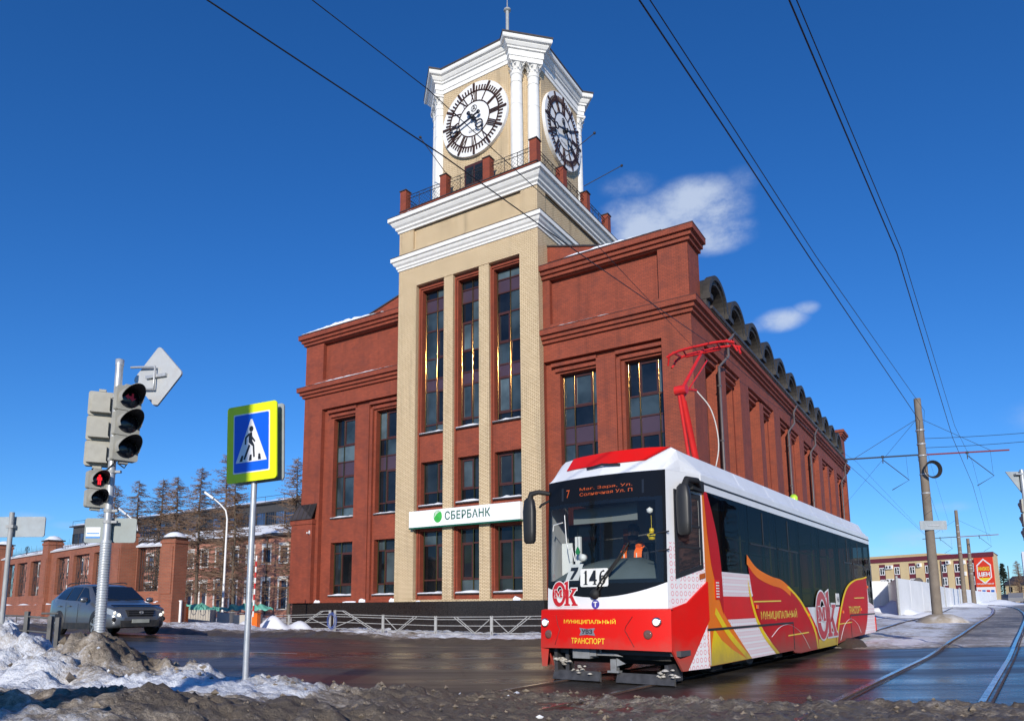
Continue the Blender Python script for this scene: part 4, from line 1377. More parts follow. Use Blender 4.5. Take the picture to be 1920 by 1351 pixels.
def make_clock(name, label, loc, rotz, grp):
    R0 = 2.48
    t = thing(name, label, 'clock', loc, rotz, grp)
    M = lambda a, z, d: (a, -d, z)
    mb = MB(); mb.prism(arc(0, 0, R0, R0, 0, 360, 64)[:-1], M, .0, .22); mb.build('dial', CLOCK_WHITE, t)

    def ring(r0, r1, d0, d1):
        m2 = MB(); n = 64
        for i in range(n):
            g0, g1 = 2 * PI * i / n, 2 * PI * (i + 1) / n
            P = lambda r, g, d: M(r * math.cos(g), r * math.sin(g), d)
            m2.face([P(r0, g0, d1), P(r1, g0, d1), P(r1, g1, d1), P(r0, g1, d1)])
            m2.face([P(r1, g0, d0), P(r1, g1, d0), P(r1, g1, d1), P(r1, g0, d1)]); m2.face([P(r0, g0, d0), P(r0, g0, d1), P(r0, g1, d1), P(r0, g1, d0)])
        return m2
    ring(1.15, 1.215, .22, .25).build('inner_ring', COPPER, t)
    ring(1.83, 1.91, .22, .26).build('outer_ring', COPPER, t)
    mk = MB()
    for k in range(60):
        g = 2 * PI * k / 60
        e, f = Vector((math.sin(g), 0, math.cos(g))), Vector((math.cos(g), 0, -math.sin(g)))
        five = k % 5 == 0
        r1 = 2.44 if five else 2.20
        mk.obox(e * ((1.86 + r1) / 2) + Vector((0, -.25 if five else -.245, 0)), e * ((r1 - 1.86) / 2), f * (.072 if five else .040), Vector((0, .03 if five else .025, 0)))
    mk.build('minute_track', COPPER, t)
    roman = ['XII', 'I', 'II', 'III', 'IIII', 'V', 'VI', 'VII', 'VIII', 'IX', 'X', 'XI']
    for k, rn in enumerate(roman):
        g = 2 * PI * k / 12
        e, f = Vector((math.sin(g), 0, math.cos(g))), Vector((math.cos(g), 0, -math.sin(g)))
        mb = MB()
        wd = {'I': .11, 'V': .26, 'X': .28}
        tot = sum(wd[c] for c in rn)
        x = -tot / 2
        rc, hh = 1.525, .30
        for c in rn:
            xm = x + wd[c] / 2
            yv = Vector((0, -.24, 0))
            def stroke(xa, za, xb, zb, th):
                a = e * (rc + za) + f * xa; b = e * (rc + zb) + f * xb
                d = (b - a); L_ = d.length / 2; d.normalize()
                sdir = d.cross(Vector((0, 1, 0)))
                mb.obox((a + b) / 2 + yv, d * L_, sdir * th, Vector((0, .02, 0)))
            if c == 'I': stroke(xm, -hh, xm, hh, .032)
            if c == 'V': stroke(xm - .10, hh, xm, -hh, .034); stroke(xm + .10, hh, xm, -hh, .016)
            if c == 'X': stroke(xm - .10, hh, xm + .10, -hh, .034); stroke(xm + .10, hh, xm - .10, -hh, .016)
            x += wd[c]
        mb.build('numeral', COPPER, t)
    # hands, 16:42
    def hand(nm, ang, ln, ringr, ringc, w):
        g = math.radians(ang)
        e, f = Vector((math.sin(g), 0, math.cos(g))), Vector((math.cos(g), 0, -math.sin(g)))
        y0 = Vector((0, -.46 if nm == 'minute_hand' else -.40, 0))
        mb = MB()
        mb.obox(e * ((ringc - ringr - .45) / 2) + y0, e * ((ringc - ringr + .45) / 2), f * w, Vector((0, .025, 0)))
        n = 20
        pts = [e * (ringc + ringr * math.cos(2 * PI * i / n)) + f * ringr * math.sin(2 * PI * i / n) + y0 for i in range(n + 1)]
        mb.tube(pts, w * .8, 6, cap=False)
        a, b = ringc + ringr, ln
        V = [e * a - f * w * .9 + y0, e * a + f * w * .9 + y0, e * (a + (b - a) * .4) + f * w * 1.6 + y0, e * b + y0, e * (a + (b - a) * .4) - f * w * 1.6 + y0]
        fr, bk = [v + Vector((0, -.025, 0)) for v in V], [v + Vector((0, .025, 0)) for v in V]
        mb.faces(fr + bk, [(0, 1, 2, 3, 4)] + [(i, (i + 1) % 5, 5 + (i + 1) % 5, 5 + i) for i in range(5)])
        mb.lathe([(0, -.03), (.13, -.03), (.13, .03), (0, .03)], 12, tuple(-e * .5 + y0), axis='y')
        mb.build(nm, pm(nm + ' black', (.012, .012, .02), .35), t)
    hand('hour_hand', 141, 1.25, .26, .78, .06)
    hand('minute_hand', 252, 1.85, .20, 1.42, .055)
    hb = MB(); hb.lathe([(0, -.56), (.14, -.54), (.14, -.22), (0, -.22)], 14, axis='y'); hb.build('hub', BLACK_METAL, t)
    lg = MB()
    n = 28
    lg.tube([M(.21 * math.cos(2 * PI * i / n), .72 + .21 * math.sin(2 * PI * i / n), .24) for i in range(n + 1)], .018, 5, cap=False)
    for (p, q) in (((-.13, .58), (0, .88)), ((.13, .58), (0, .88)), ((-.09, .68), (.09, .68))):
        lg.tube([M(*p, .24), M(*q, .24)], .02, 5)
    lg.build('emblem', BLACK_METAL, t)
    tx = MB(); put_text(tx, 'ОМСК', M, 0, -.80, .235, .8, .15, .01); tx.build('lettering', BLACK_METAL, t)
    return t


make_clock('tower_clock', 'white round clock with copper numerals facing the street, the wider of the two', loc=bank_world(-13.42, VC - A - .005, 31.9), rotz=-BYAW, grp='clocks on the tower')
make_clock('tower_clock', 'narrow seen white clock with copper numerals on the tower side above the tram', loc=bank_world(UC + A + .005, VC + .05, 31.95), rotz=-BYAW + PI / 2, grp='clocks on the tower')

# ------------------------------------------------------------------ the tram
TZ = 0.28
tram = thing('tram', 'red, white and yellow tram number 146 on route 7 turning past the bank', 'tram', (TRF[0], TRF[1], TZ), math.atan2(HY, HX))
# local axes: x = backwards along the tram, y = -t (t to the right in the photo), z = up
TRED = pm('glossy red tram paint', (.72, .010, .007), .42, spec=.18, var=.05, vscale=1.2, dirt=((.35, .03, .02), .25, 2.5), low=((.20, .13, .10), .6, .75))
TDRED = pm('crimson vinyl', (.54, .008, .011), .5, spec=.14, var=.06, vscale=1.5, dirt=((.30, .03, .025), .3, 2), low=((.18, .12, .09), .6, .75))
TWHITE = pm('white tram paint', (.80, .81, .83), .35, spec=.35, coat=.1, var=.04, vscale=1.5, dirt=((.55, .54, .53), .22, 2.5), low=((.32, .28, .24), .6, .7))
TORANGE = pm('orange vinyl', (.84, .19, .012), .5, spec=.14, var=.1, vscale=1.2, low=((.30, .18, .08), .6, .7))
TYELLOW = pm('yellow vinyl', (.86, .62, .012), .5, spec=.14, var=.06, vscale=1.2, dirt=((.45, .33, .08), .3, 2.5), low=((.30, .22, .10), .65, .75))
TYLINE = pm('yellow lettering', (.85, .66, .04), .35)
TBLACK = pm('gloss black tram mask', (.008, .008, .009), .12, spec=.2)
TDARK = pm('black underframe', (.018, .017, .016), .7, var=.4, vscale=6, dirt=((.10, .085, .07), .6, 5))
TGREY = pm('grey coupler steel', (.30, .31, .32), .5, metal=.3, var=.2, vscale=7, dirt=((.12, .1, .08), .5, 8))
TRIM = pm('dark rubber trim', (.02, .02, .022), .5)
SCREEN = glass_mat('clear windscreen', (.90, .93, .93), .96, .01, rmin=.02, rmax=.2)
SIDEGL = glass_mat('tinted tram side glass', (.42, .44, .45), .93, .015, (.8, .82, .85), wav=.08, rmin=.025, rmax=.10)


def pattern_mat():
    m, nt, b = new_mat('pink dotted vinyl')
    N, L = nt.nodes, nt.links
    uv = N.new('ShaderNodeUVMap')
    vo = N.new('ShaderNodeTexVoronoi'); vo.feature = 'F1'; vo.inputs['Scale'].default_value = 9.0; vo.inputs['Randomness'].default_value = 0.0
    L.new(uv.outputs[0], vo.inputs['Vector'])
    r = N.new('ShaderNodeValToRGB'); r.color_ramp.interpolation = 'CONSTANT'
    e = r.color_ramp.elements
    e[0].position = 0; e[0].color = (.82, .79, .80, 1); e[1].position = .24; e[1].color = (.74, .20, .25, 1)
    x = r.color_ramp.elements.new(.33); x.color = (.82, .79, .80, 1)
    L.new(vo.outputs['Distance'], r.inputs[0])
    L.new(r.outputs[0], b.inputs['Base Color'])
    b.inputs['Roughness'].default_value = .5
    b.inputs['Specular IOR Level'].default_value = .14
    return m


TPAT = pattern_mat()
TW = 1.25
SD = lambda l, z, d: (l, -(TW + d), z)          # near side (visible)
SF = lambda l, z, d: (l, (TW + d), z)           # far side
LEN = 14.75


def front_l(t, z):
    return .16 * ((t / 1.05) ** 2 - 1) + .045 * (z - 1.1)


def fsheet(mb, zlo, zhi, t0, t1, off, nt=14, nz=3, m=0):
    """curved front sheet between two height functions"""
    def fn(u, v):
        t = t0 + (t1 - t0) * u
        a, b = zlo(t), zhi(t)
        z = a + (b - a) * v
        return (front_l(t, z) - off, -t, z)
    mb.grid(nt, nz, fn, m)


K = lambda c: (lambda t: c)
WF = 1.05
maskcurve = lambda t: 1.29 + .19 * (t / WF) ** 2 + .02 * t
# front: white chin, black mask, windscreen, bumper
mb = MB(); fsheet(mb, K(1.08), maskcurve, -WF, WF, .0); mb.build('front_panel', TWHITE, tram)
mb = MB(); fsheet(mb, maskcurve, K(1.56), -WF, WF, .004); fsheet(mb, K(2.74), K(3.20), -WF, WF, .004)
fsheet(mb, K(1.56), K(2.74), -WF, -WF + .07, .004, 2); fsheet(mb, K(1.56), K(2.74), WF - .15, WF, .004, 2); mb.build('windscreen_mask', TBLACK, tram)
mb = MB(); fsheet(mb, K(1.50), K(2.80), -WF + .02, WF - .02, .008, 16, 4); mb.build('windscreen', SCREEN, tram)
# bumper, wraps onto the cab side
BT = 1.13
botc = lambda t: .52 - .02 * (t / BT) ** 2
mb = MB()
fsheet(mb, botc, K(1.02), -BT, BT, .10)
fsheet(mb, K(1.02), K(1.10), -BT, BT, .095)
def lip(u, v):
    t = -BT + 2 * BT * u
    return (front_l(t, 1.1) - .095 * (1 - v), -t, 1.10 + .015 * v)
mb.grid(14, 1, lip)
CBL = 1.02
def cabpt(s, z):            # near cab side: s 0 (front corner) .. 1 (door post)
    x0 = front_l(WF, z)
    return (x0 + (CBL - x0) * s, -(WF + (TW - WF) * s), z)
def cabpl(s, z): p = cabpt(s, z); return (p[0], -p[1], z)
def cabpo(s, z, o):
    p = cabpt(s, z); return (p[0] - o * .19, p[1] - o * .98, z)
def cabplo(s, z, o):
    p = cabpo(s, z, o); return (p[0], -p[1], z)
for f in (cabpo, cabplo):
    # red sweep on the cab side: from bumper up to the door post
    R_ = [(0, .56), (.28, .20), (.40, .20), (1.0, .93), (1.0, 1.52), (.45, 1.20), (0, 1.10)]
    mb.face([f(s, z, .035) for s, z in R_])
    for i in range(len(R_)):
        a, b = R_[i], R_[(i + 1) % len(R_)]
        mb.face([f(*a, .035), f(*b, .035), f(*b, 0), f(*a, 0)])
    a = f(0, 1.10, .035); b = f(0, .56, .035)
    sgn = -1 if f is cabpo else 1
    mb.face([a, b, (front_l(BT, .56) - .10, sgn * BT, .53), (front_l(BT, 1.1) - .095, sgn * BT, 1.10)])
# left corner leg of the bumper
for sgn in (1,):
    mb.face([(front_l(BT, .5) - .10, BT, .54), (front_l(BT, .5) - .10, BT - .16, .54), (front_l(BT, .5) - .07, BT - .10, .21), (front_l(BT, .5) - .07, BT, .21)])
    mb.face([(front_l(BT, .5) - .10, BT, .54), (front_l(BT, .5) - .07, BT, .21), (.35, BT + .06, .21), (.35, BT + .08, .54)])
mb.build('bumper', TRED, tram)
sm_ = MB()                                        # panel seams on the bumper
for s in (-1, 1):
    P = [(s * .80, 1.03), (s * .74, .86), (s * .62, .78), (s * .66, .70), (s * .74, .545)]
    P = [(-.78, 1.02), (-.74, .86), (-.70, .80), (-.80, .56)] if s < 0 else [(.58, 1.0), (.48, .86), (.46, .80), (.60, .56)]
    sm_.tube([(front_l(t, z) - .101, -t, z) for t, z in P], .006, 4)
sm_.build('bumper_seam', pm('dark red seam', (.16, .006, .006), .5), tram)
for s, t, z in ((1, -1.02, .90), (1, .93, .92)):
    mb = MB(); mb.lathe([(0, -.03), (.062, -.03), (.075, -.015), (.075, .02), (0, .02)], 18, (front_l(t, z) - .10, -t, z), axis='x')
    h = mb.build('headlight', pm('chrome lamp rim', (.75, .7, .6), .15, metal=1), tram)
    m2 = MB(); m2.lathe([(0, -.045), (.03, -.043), (.05, -.034), (.05, -.03)], 16, (front_l(t, z) - .10, -t, z), axis='x')
    m2.build('lamp_glass', pm('lit headlight', (.8, .8, .75), .1, emit=(1, .95, .85), estr=1.1), h)
for t, z in ((-.94, .72), (.80, .74)):
    mb = MB(); mb.lathe([(0, -.012), (.05, -.02), (.068, -.012), (.07, .02), (0, .02)], 16, (front_l(t, z) - .10, -t, z), axis='x')
    mb.build('fog_light', pm('smoked fog lamp', (.25, .12, .10), .08, metal=.4), tram)
# maker's badge
FMAP = lambda off: (lambda t, z, d: (front_l(t, z) - off - d, -t, z))
FB = FMAP(.101)
mb = MB(); mb.prism([(-.30, .83), (-.16, .815), (-.02, .83), (-.05, .775), (-.02, .715), (-.16, .73), (-.30, .715), (-.27, .775)], FB, 0, .012)
bo = mb.build('badge', pm('grey badge', (.32, .33, .36), .4, metal=.4), tram)
mb = MB(); put_text(mb, 'УВЗ', FB, -.16, .775, .014, .19, .07, .03); mb.build('lettering', BLACK_METAL, bo)
mb = MB(); put_text(mb, 'МУНИЦИПАЛЬНЫЙ', FB, -.145, .925, .004, .93, .09, .010); mb.build('lettering', TYLINE, tram)
mb = MB(); put_text(mb, 'ТРАНСПОРТ', FB, -.16, .635, .004, .60, .087, .010); mb.build('lettering', TYLINE, tram)
FWH = FMAP(.002)
mb = MB(); mb.prism(arc(-.07, 1.185, .068, .068, 0, 360, 22)[:-1], FWH, 0, .006); to = mb.build('round_badge', pm('violet blue badge', (.07, .06, .35), .4), tram)
mb = MB(); put_text(mb, 'Т', FWH, -.07, 1.185, .008, .07, .08, .045); mb.build('lettering', WHITE_PAINT, to)
# city logo shapes, in a 290 x 215 box (y down)
def logo_shapes(grow):
    S = []
    o, i = arc(275, 377, 80 + grow, 106 + grow, 0, 360, 30), arc(284, 377, 40 - grow, 72 - grow, 0, 360, 30)
    S += [[o[k], o[k + 1], i[k + 1], i[k]] for k in range(30)]
    for P in ([(338, 278), (380, 266), (380, 352), (390, 362), (352, 362), (352, 296), (338, 300)],
              [(338, 462), (352, 458), (352, 352), (388, 340), (388, 458), (402, 462), (402, 476), (338, 476)],
              [(384, 412), (428, 346), (414, 343), (414, 330), (474, 330), (474, 343), (462, 346), (418, 402)],
              [(396, 398), (424, 382), (470, 460), (484, 464), (484, 476), (420, 476), (420, 464), (432, 460)]):
        S.append(offset_poly(P, grow) if grow else P)
    return S


def logo_mc():
    S = []
    big = lambda P: [(305 + (x - 305) * 1.2, 371 + (y - 371) * 1.25) for x, y in P]
    for P in ([(236, 346), (262, 346), (276, 372), (290, 346), (314, 346), (314, 356), (308, 358), (308, 386), (316, 388), (316, 397), (288, 397), (288, 388), (293, 386), (293, 362), (278, 392), (272, 392), (256, 362), (256, 386), (262, 388), (262, 397), (236, 397), (236, 388), (243, 386), (243, 358), (236, 356)],):
        S.append(big(P))
    o, i = arc(350, 371, 29, 27, 40, 320, 18), arc(352, 371, 14, 18, 40, 320, 18)
    S += [big([o[k], o[k + 1], i[k + 1], i[k]]) for k in range(18)]
    return S


def logo(parent, M, a, z, w, h, d, red, white):
    def q(P): return [(a + (x - 340) / 290 * w, z - (y - 371) / 215 * h) for x, y in P]
    mw = MB()
    for P in logo_shapes(8): mw.face([M(x, y, d) for x, y in q(P)])
    base = mw.build('city_logo', white, parent)
    mr_ = MB()
    for P in logo_shapes(0): mr_.face([M(x, y, d + .003) for x, y in q(P)])
    mr_.build('red_letters', red, base)
    m3 = MB()
    for P in logo_mc():
        m3.face([M(x, y, d + .005) for x, y in q(P if len(P) == 4 else offset_poly(P, 5))])
    m3.build('letter_outline', white, base)
    m4 = MB()
    for P in logo_mc(): m4.face([M(x, y, d + .008) for x, y in q(P)])
    m4.build('small_letters', red, base)


LOGORED = pm('logo red', (.55, .015, .02), .35)
logo(tram, FMAP(.012), -.665, 1.36, .54, .40, .0, LOGORED, WHITE_PAINT)
# number plate and route board
mb = MB()
rp = lambda x0, x1, z0, z1, r: arc(x1 - r, z0 + r, r, r, -90, 0, 4) + arc(x1 - r, z1 - r, r, r, 0, 90, 4) + arc(x0 + r, z1 - r, r, r, 90, 180, 4) + arc(x0 + r, z0 + r, r, r, 180, 270, 4)
mb.prism(rp(-.34, .16, 1.455, 1.735, .03), FMAP(.012), 0, .008); npl = mb.build('number_plate', WHITE_PAINT, tram)
mb = MB()
NP = FMAP(.0215)
def qd(P): mb.face([NP(-.09 + x, 1.595 + z, 0) for x, z in P])
qd([(-.165, .10), (-.15, .10), (-.15, -.10), (-.165, -.10)][::1]); qd([(-.19, .075), (-.165, .09), (-.165, .105), (-.15, .11), (-.128, .11), (-.128, -.095), (-.11, -.10), (-.11, -.11), (-.19, -.11), (-.19, -.10), (-.165, -.095), (-.165, .07)])
qd([(-.005, .11), (.035, .11), (.035, -.03), (.055, -.03), (.055, -.055), (.035, -.055), (.035, -.095), (.05, -.10), (.05, -.11), (-.02, -.11), (-.02, -.10), (.0, -.095), (.0, -.055), (-.085, -.055), (-.085, -.03)])
oo, ii_ = arc(.15, -.04, .055, .072, 0, 360, 20), arc(.15, -.04, .020, .055, 0, 360, 20)
for k in range(20): qd([oo[k], oo[k + 1], ii_[k + 1], ii_[k]])
qd([(.095, -.04), (.098, .03), (.12, .085), (.165, .112), (.185, .108), (.19, .09), (.175, .085), (.15, .085), (.132, .05), (.128, -.02)])
mb.build('numerals', BLACK_METAL, npl)
mb = MB(); mb.prism([(-.70, 1.55), (-.43, 1.55), (-.33, 1.82), (-.58, 1.82)], FMAP(-.06), 0, .006); rb = mb.build('route_board', WHITE_PAINT, tram)
mb = MB(); mb.face([FMAP(-.052)(x, z, .001) for x, z in [(-.57, 1.77), (-.42, 1.77), (-.44, 1.71), (-.545, 1.58), (-.60, 1.58), (-.505, 1.715), (-.585, 1.715)]]); mb.build('numeral', BLACK_METAL, rb)
# destination display
mb = MB(); mb.prism([(-.74, 2.86), (.74, 2.86), (.74, 3.07), (-.74, 3.07)], FMAP(.005), 0, .006); dp = mb.build('destination_display', pm('display glass', (.02, .022, .026), .15), tram)
LED = pm('orange led letters', (.3, .05, .01), .5, emit=(1.0, .17, .03), estr=.25)
mb = MB(); put_text(mb, '7', FMAP(.013), -.60, 2.965, 0, .07, .13, .0); mb.build('display_lettering', LED, dp)
for s_, z_ in (('Маг. Заря, Ул.', 3.005), ('Солнечная Ул. П', 2.925)):
    mb = MB(); put_text(mb, s_, FMAP(.013), .10, z_, 0, .92, .055, .0); mb.build('display_lettering', LED, dp)
# wiper
mb = MB()
P0 = FMAP(.03)
mb.tube([P0(-.10, 1.34, 0), P0(.05, 1.55, .01), P0(.45, 2.02, .01)], .014, 6); mb.tube([P0(-.04, 1.33, 0), P0(.11, 1.55, .01), P0(.47, 2.00, .01)], .010, 6)
mb.tube([P0(.08, 1.52, .0), P0(.50, 2.10, .0)], .016, 5); mb.lathe([(0, -.05), (.07, -.04), (.08, 0)], 14, P0(-.07, 1.34, 0), axis='x')
mb.build('wiper', BLACK_RUBBER, tram)
mb = MB(); mb.tube([P0(-.66, 2.62, 0), P0(-.62, 2.2, 0), P0(-.58, 2.05, 0), P0(-.50, 2.08, 0), P0(-.44, 1.86, 0)], .008, 5)
mb.tube([P0(-.92, 2.38, 0), P0(-.90, 2.48, 0), P0(-.70, 2.50, 0)], .010, 5)
mb.build('grab_wire', WHITE_PAINT, tram)

# near and far cab sides
for f, fo, sgn in ((cabpt, cabpo, -1), (cabpl, cabplo, 1)):
    mb = MB(); mb.face([f(0, .9), f(1, .9), f(1, 3.22), f(0, 3.20)]); mb.face([f(.0, .9), f(.28, .2), f(1, .2), f(1, .9)])
    mb.build('cab_side', TWHITE, tram)
    mb = MB(); mb.face([fo(s, z, .004) for s, z in ((.04, 1.12), (.42, 1.22), (.98, 1.50), (.98, 1.85), (.30, 1.62), (.30, 2.1), (.04, 2.1))])
    mb.face([fo(s, z, .004) for s, z in ((.42, .20), (1.0, .20), (1.0, .91))])
    mb.build('dotted_vinyl', TPAT, tram)
    wp = [(.20, 1.55), (.93, 1.72), (.93, 2.88), (.20, 2.92)]
    wi = [(.27, 1.64), (.86, 1.78), (.86, 2.80), (.27, 2.84)]
    mb = MB()
    for i in range(4):
        j = (i + 1) % 4
        mb.face([fo(*wp[i], .016), fo(*wp[j], .016), fo(*wi[j], .016), fo(*wi[i], .016)]); mb.face([fo(*wp[i], 0), fo(*wp[j], 0), fo(*wp[j], .016), fo(*wp[i], .016)])
    for z in (2.35, 2.02): mb.face([fo(.27, z, .015), fo(.86, z, .015), fo(.86, z + .035, .015), fo(.27, z + .035, .015)])
    wfr = mb.build('cab_window', TRIM, tram)
    mb = MB(); mb.face([fo(s, z, .008) for s, z in wi]); mb.build('pane', pm('cab glass', (.018, .022, .03), .03, spec=.8), wfr)
mb = MB(); mb.face([cabpo(s, z, .02) for s, z in ((.80, 1.55), (.96, 1.58), (.96, 1.66), (.80, 1.63))]); mb.build('side_marker', pm('amber marker', (.45, .10, .02), .2), tram)

# body sides
WB, WT_ = 1.09, 2.97
posts = [1.98, 3.20, 4.94, 6.62, 8.41, 10.15, 10.44, 12.09, 13.80]
for S, nm in ((SD, 0), (SF, 1)):
    mb = MB()
    skirt = [(.99, .22), (4.60, .22), (5.65, .22), (5.75, .17), (6.2, .14), (9.4, .16), (11.1, .26), (LEN, .30), (LEN, WB), (.99, WB)]
    mb.prism(skirt, S, -.04, 0)
    mb.build('side_panel', TRED, tram)
    mb = MB(); mb.prism([(.99, WT_), (LEN, WT_), (LEN, 3.22), (.99, 3.22)], S, -.04, .0); mb.build('upper_panel', TWHITE, tram)
    mb = MB(); mb.prism([(.99, 3.085), (LEN, 3.085), (LEN, 3.11), (.99, 3.11)], S, .0, .012); mb.build('gutter_trim', TRIM, tram)
    mb = MB()
    for p in posts: mb.prism([(p - .045, WB), (p + .045, WB), (p + .045, WT_), (p - .045, WT_)], S, -.05, -.012)
    mb.prism([(LEN - .1, WB), (LEN, WB), (LEN, WT_), (LEN - .1, WT_)], S, -.05, -.001)
    mb.build_each('window_post', TBLACK, tram)
    ed = [1.0] + posts + [LEN - .1]
    for a, b in zip(ed[:-1], ed[1:]):
        g_ = MB(); g_.prism([(a + .01, WB), (b - .01, WB), (b - .01, WT_), (a + .01, WT_)], S, -.010, -.004)
        g_.build('side_window', SIDEGL, tram)
    # opening quarter lights
    mb = MB()
    for (a, b) in ((3.3, 4.85), (5.05, 6.5), (11.0, 11.95), (12.2, 13.6)):
        for c in (a + (b - a) * .5,): mb.prism([(c - .02, 2.25), (c + .02, 2.25), (c + .02, 2.9), (c - .02, 2.9)], S, -.004, .004)
        mb.prism([(a, 2.25), (b, 2.25), (b, 2.28), (a, 2.28)], S, -.004, .004)
    mb.build_each('vent_frame', TRIM, tram)

# livery films on the near side: each its own sheet, stacked outwards
def film(nm, P, mat, d):
    mb = MB(); mb.face([SD(l, z, d) for l, z in P]); return mb.build(nm, mat, tram)


cv = smooth_curve
film('livery_film', [(1.0, WB), (3.22, WB), (3.18, 1.70), (1.0, 1.70)], TWHITE, .003)
film('livery_film', [(1.6, .93), (3.42, .93), (3.29, 1.30), (1.6, 1.30)], TRED, .006)
film('livery_film', [(1.6, 1.31), (3.27, 1.31), (3.19, 1.69), (1.6, 1.69)], TPAT, .0055)
mid_top = cv([(3.02, 2.05), (3.55, 1.83), (4.39, 1.70), (5.1, 1.64), (5.84, 1.45), (6.45, 1.24), (6.9, 1.00), (7.25, .80), (7.56, .52), (7.70, .17)], 5)
film('livery_film', [(3.05, 1.9)] + mid_top + [(6.2, .15), (5.75, .18), (5.6, .225), (4.7, .225), (4.0, .55), (3.5, .9), (3.2, 1.4)], TDRED, .007)
film('flame_edge', mid_top[:20] + [(l - .03, z - (.17 if z > 1.3 else .1)) for l, z in reversed(mid_top[:20])], TORANGE, .010)
film('flame_edge', mid_top[18:] + [(l - .13, z - .02) for l, z in reversed(mid_top[18:])], TYELLOW, .0105)
film('livery_film', [(7.74, .57), (9.44, .57), (10.05, 1.09), (6.95, 1.09), (7.4, .80)], TWHITE, .006)
film('livery_film', [(7.74, .15), (9.40, .16), (9.43, .36), (7.73, .36)], TYELLOW, .0065)
rt = cv([(13.83, 1.96), (13.2, 1.90), (12.2, 1.83), (11.3, 1.68), (10.7, 1.45), (10.2, 1.09), (9.85, .75), (9.55, .40), (9.40, .165)], 5)
rt_end = cv([(13.83, 1.96), (13.85, 1.5), (13.75, 1.0), (13.4, .55), (13.0, .285)], 4)
film('livery_film', rt + [(11.1, .262)] + list(reversed(rt_end))[:-1], TDRED, .007)
film('flame_edge', rt + [(l + .14, z - .03) for l, z in reversed(rt)], TYELLOW, .0105)
film('livery_film', rt_end + [(LEN, .30), (LEN, WB), (LEN, 1.09), (14.0, 1.2)], TPAT, .0045)
# left corner: orange, yellow and dark red sweeps by the cab
film('livery_film', [(1.0, .225), (3.0, .225), (2.35, .62), (1.75, 1.0), (1.35, 1.6), (1.15, 2.3), (1.06, 2.96), (1.0, 2.96)], TORANGE, .008)
film('livery_film', [(1.04, .23), (2.75, .23), (2.05, .42), (1.55, .60), (1.24, .80), (1.12, .55)], TYELLOW, .011)
film('livery_film', [(1.06, 2.96)] + cv([(1.20, 2.96), (1.42, 2.6), (1.60, 2.2), (1.70, 1.7), (1.72, 1.2), (1.70, 1.0)], 4) + [(1.42, 1.45), (1.25, 1.8), (1.14, 2.3)], TDRED, .011)
film('livery_film', [(1.78, .92), (3.42, .92), (3.75, .68), (4.6, .225), (3.0, .225), (2.4, .58), (2.0, .78)], TPAT, .0075)
film('flame_edge', cv([(3.0, 1.62), (3.15, 1.3), (3.45, .90), (3.9, .58), (4.65, .225)], 5) + list(reversed(cv([(3.0, 1.55), (3.08, 1.25), (3.35, .86), (3.75, .55), (4.42, .225)], 5))), TYELLOW, .012)
film('flame_edge', cv([(1.30, 1.02), (1.9, .62), (2.75, .23)], 5) + list(reversed(cv([(1.36, 1.12), (2.0, .70), (2.98, .23)], 5))), TYELLOW, .0125)
for (l0, l1, z) in ((3.25, 4.95, 1.20), (5.3, 6.9, .52), (9.9, 11.4, .64), (11.9, 13.3, 1.30)):
    film('pinstripe', [(l0, z), (l1, z + .015), (l1, z + .04), (l0, z + .025)], TYLINE, .0135)
thin = MB()
for pts in (cv([(4.2, .55), (4.8, .72), (5.5, .74), (6.3, .55), (6.9, .2)], 6), cv([(9.9, .25), (10.5, .62), (11.3, .76), (12.1, .6), (12.5, .35)], 6)):
    thin.tube([SD(l, z, .013) for l, z in pts], .006, 3)
thin.build_each('pinstripe', TWHITE, tram)
mb = MB()
for (l0, l1, z) in ((.99, 5.72, .765), (11.28, LEN, .835)): mb.prism([(l0, z), (l1, z), (l1, z + .035), (l0, z + .035)], SD, 0, .02)
mb.prism([(5.70, .24), (5.73, .24), (5.73, .8), (5.70, .8)], SD, 0, .015); mb.prism([(11.26, .28), (11.29, .28), (11.29, .84), (11.26, .84)], SD, 0, .015)
mb.build_each('side_moulding', TRIM, tram)
mb = MB(); mb.prism([(1.02, .24), (1.05, .24), (1.05, .76), (1.02, .76)], SD, 0, .015); mb.build('panel_edge', TWHITE, tram)
mb = MB(); put_text(mb, 'МУНИЦИПАЛЬНЫЙ', SD, 4.83, .965, .0138, 2.42, .22, .010); mb.build('lettering', TYLINE, tram)
mb = MB(); put_text(mb, 'ТРАНСПОРТ', SD, 11.87, .99, .0138, 1.5, .20, .010); mb.build('lettering', TYLINE, tram)
logo(tram, SD, 8.62, .93, 2.0, 1.12, .018, pm('side logo red', (.50, .012, .018), .35), TWHITE)
mb = MB(); mb.prism([(9.75, 1.13), (10.1, 1.13), (10.1, 1.42), (9.75, 1.42)], SD, 0, .01); pl_ = mb.build('number_plate', WHITE_PAINT, tram)
mb = MB(); put_text(mb, '146', SD, 9.925, 1.275, .012, .26, .15, .02); mb.build('numerals', BLACK_METAL, pl_)
mb = MB()
for l, z in ((3.42, 1.12), (7.05, .92), (10.4, .95), (12.7, 1.0), (13.9, 1.65)): mb.prism([(l - .05, z - .035), (l + .05, z - .035), (l + .05, z + .035), (l - .05, z + .035)], SD, .012, .03)
mb.build_each('side_marker', pm('orange side marker', (.8, .14, .01), .25), tram)
mb = MB(); mb.prism([(1.36, 1.25), (1.56, 1.25), (1.56, 1.56), (1.36, 1.56)], SD, .012, .02)
ve = mb.build('side_vent', TRED, tram)
mb = MB()
for k in range(6): mb.prism([(1.40, 1.28 + k * .045), (1.52, 1.28 + k * .045), (1.52, 1.30 + k * .045), (1.40, 1.30 + k * .045)], SD, .02, .026)
mb.build('slat', WHITE_PAINT, ve)

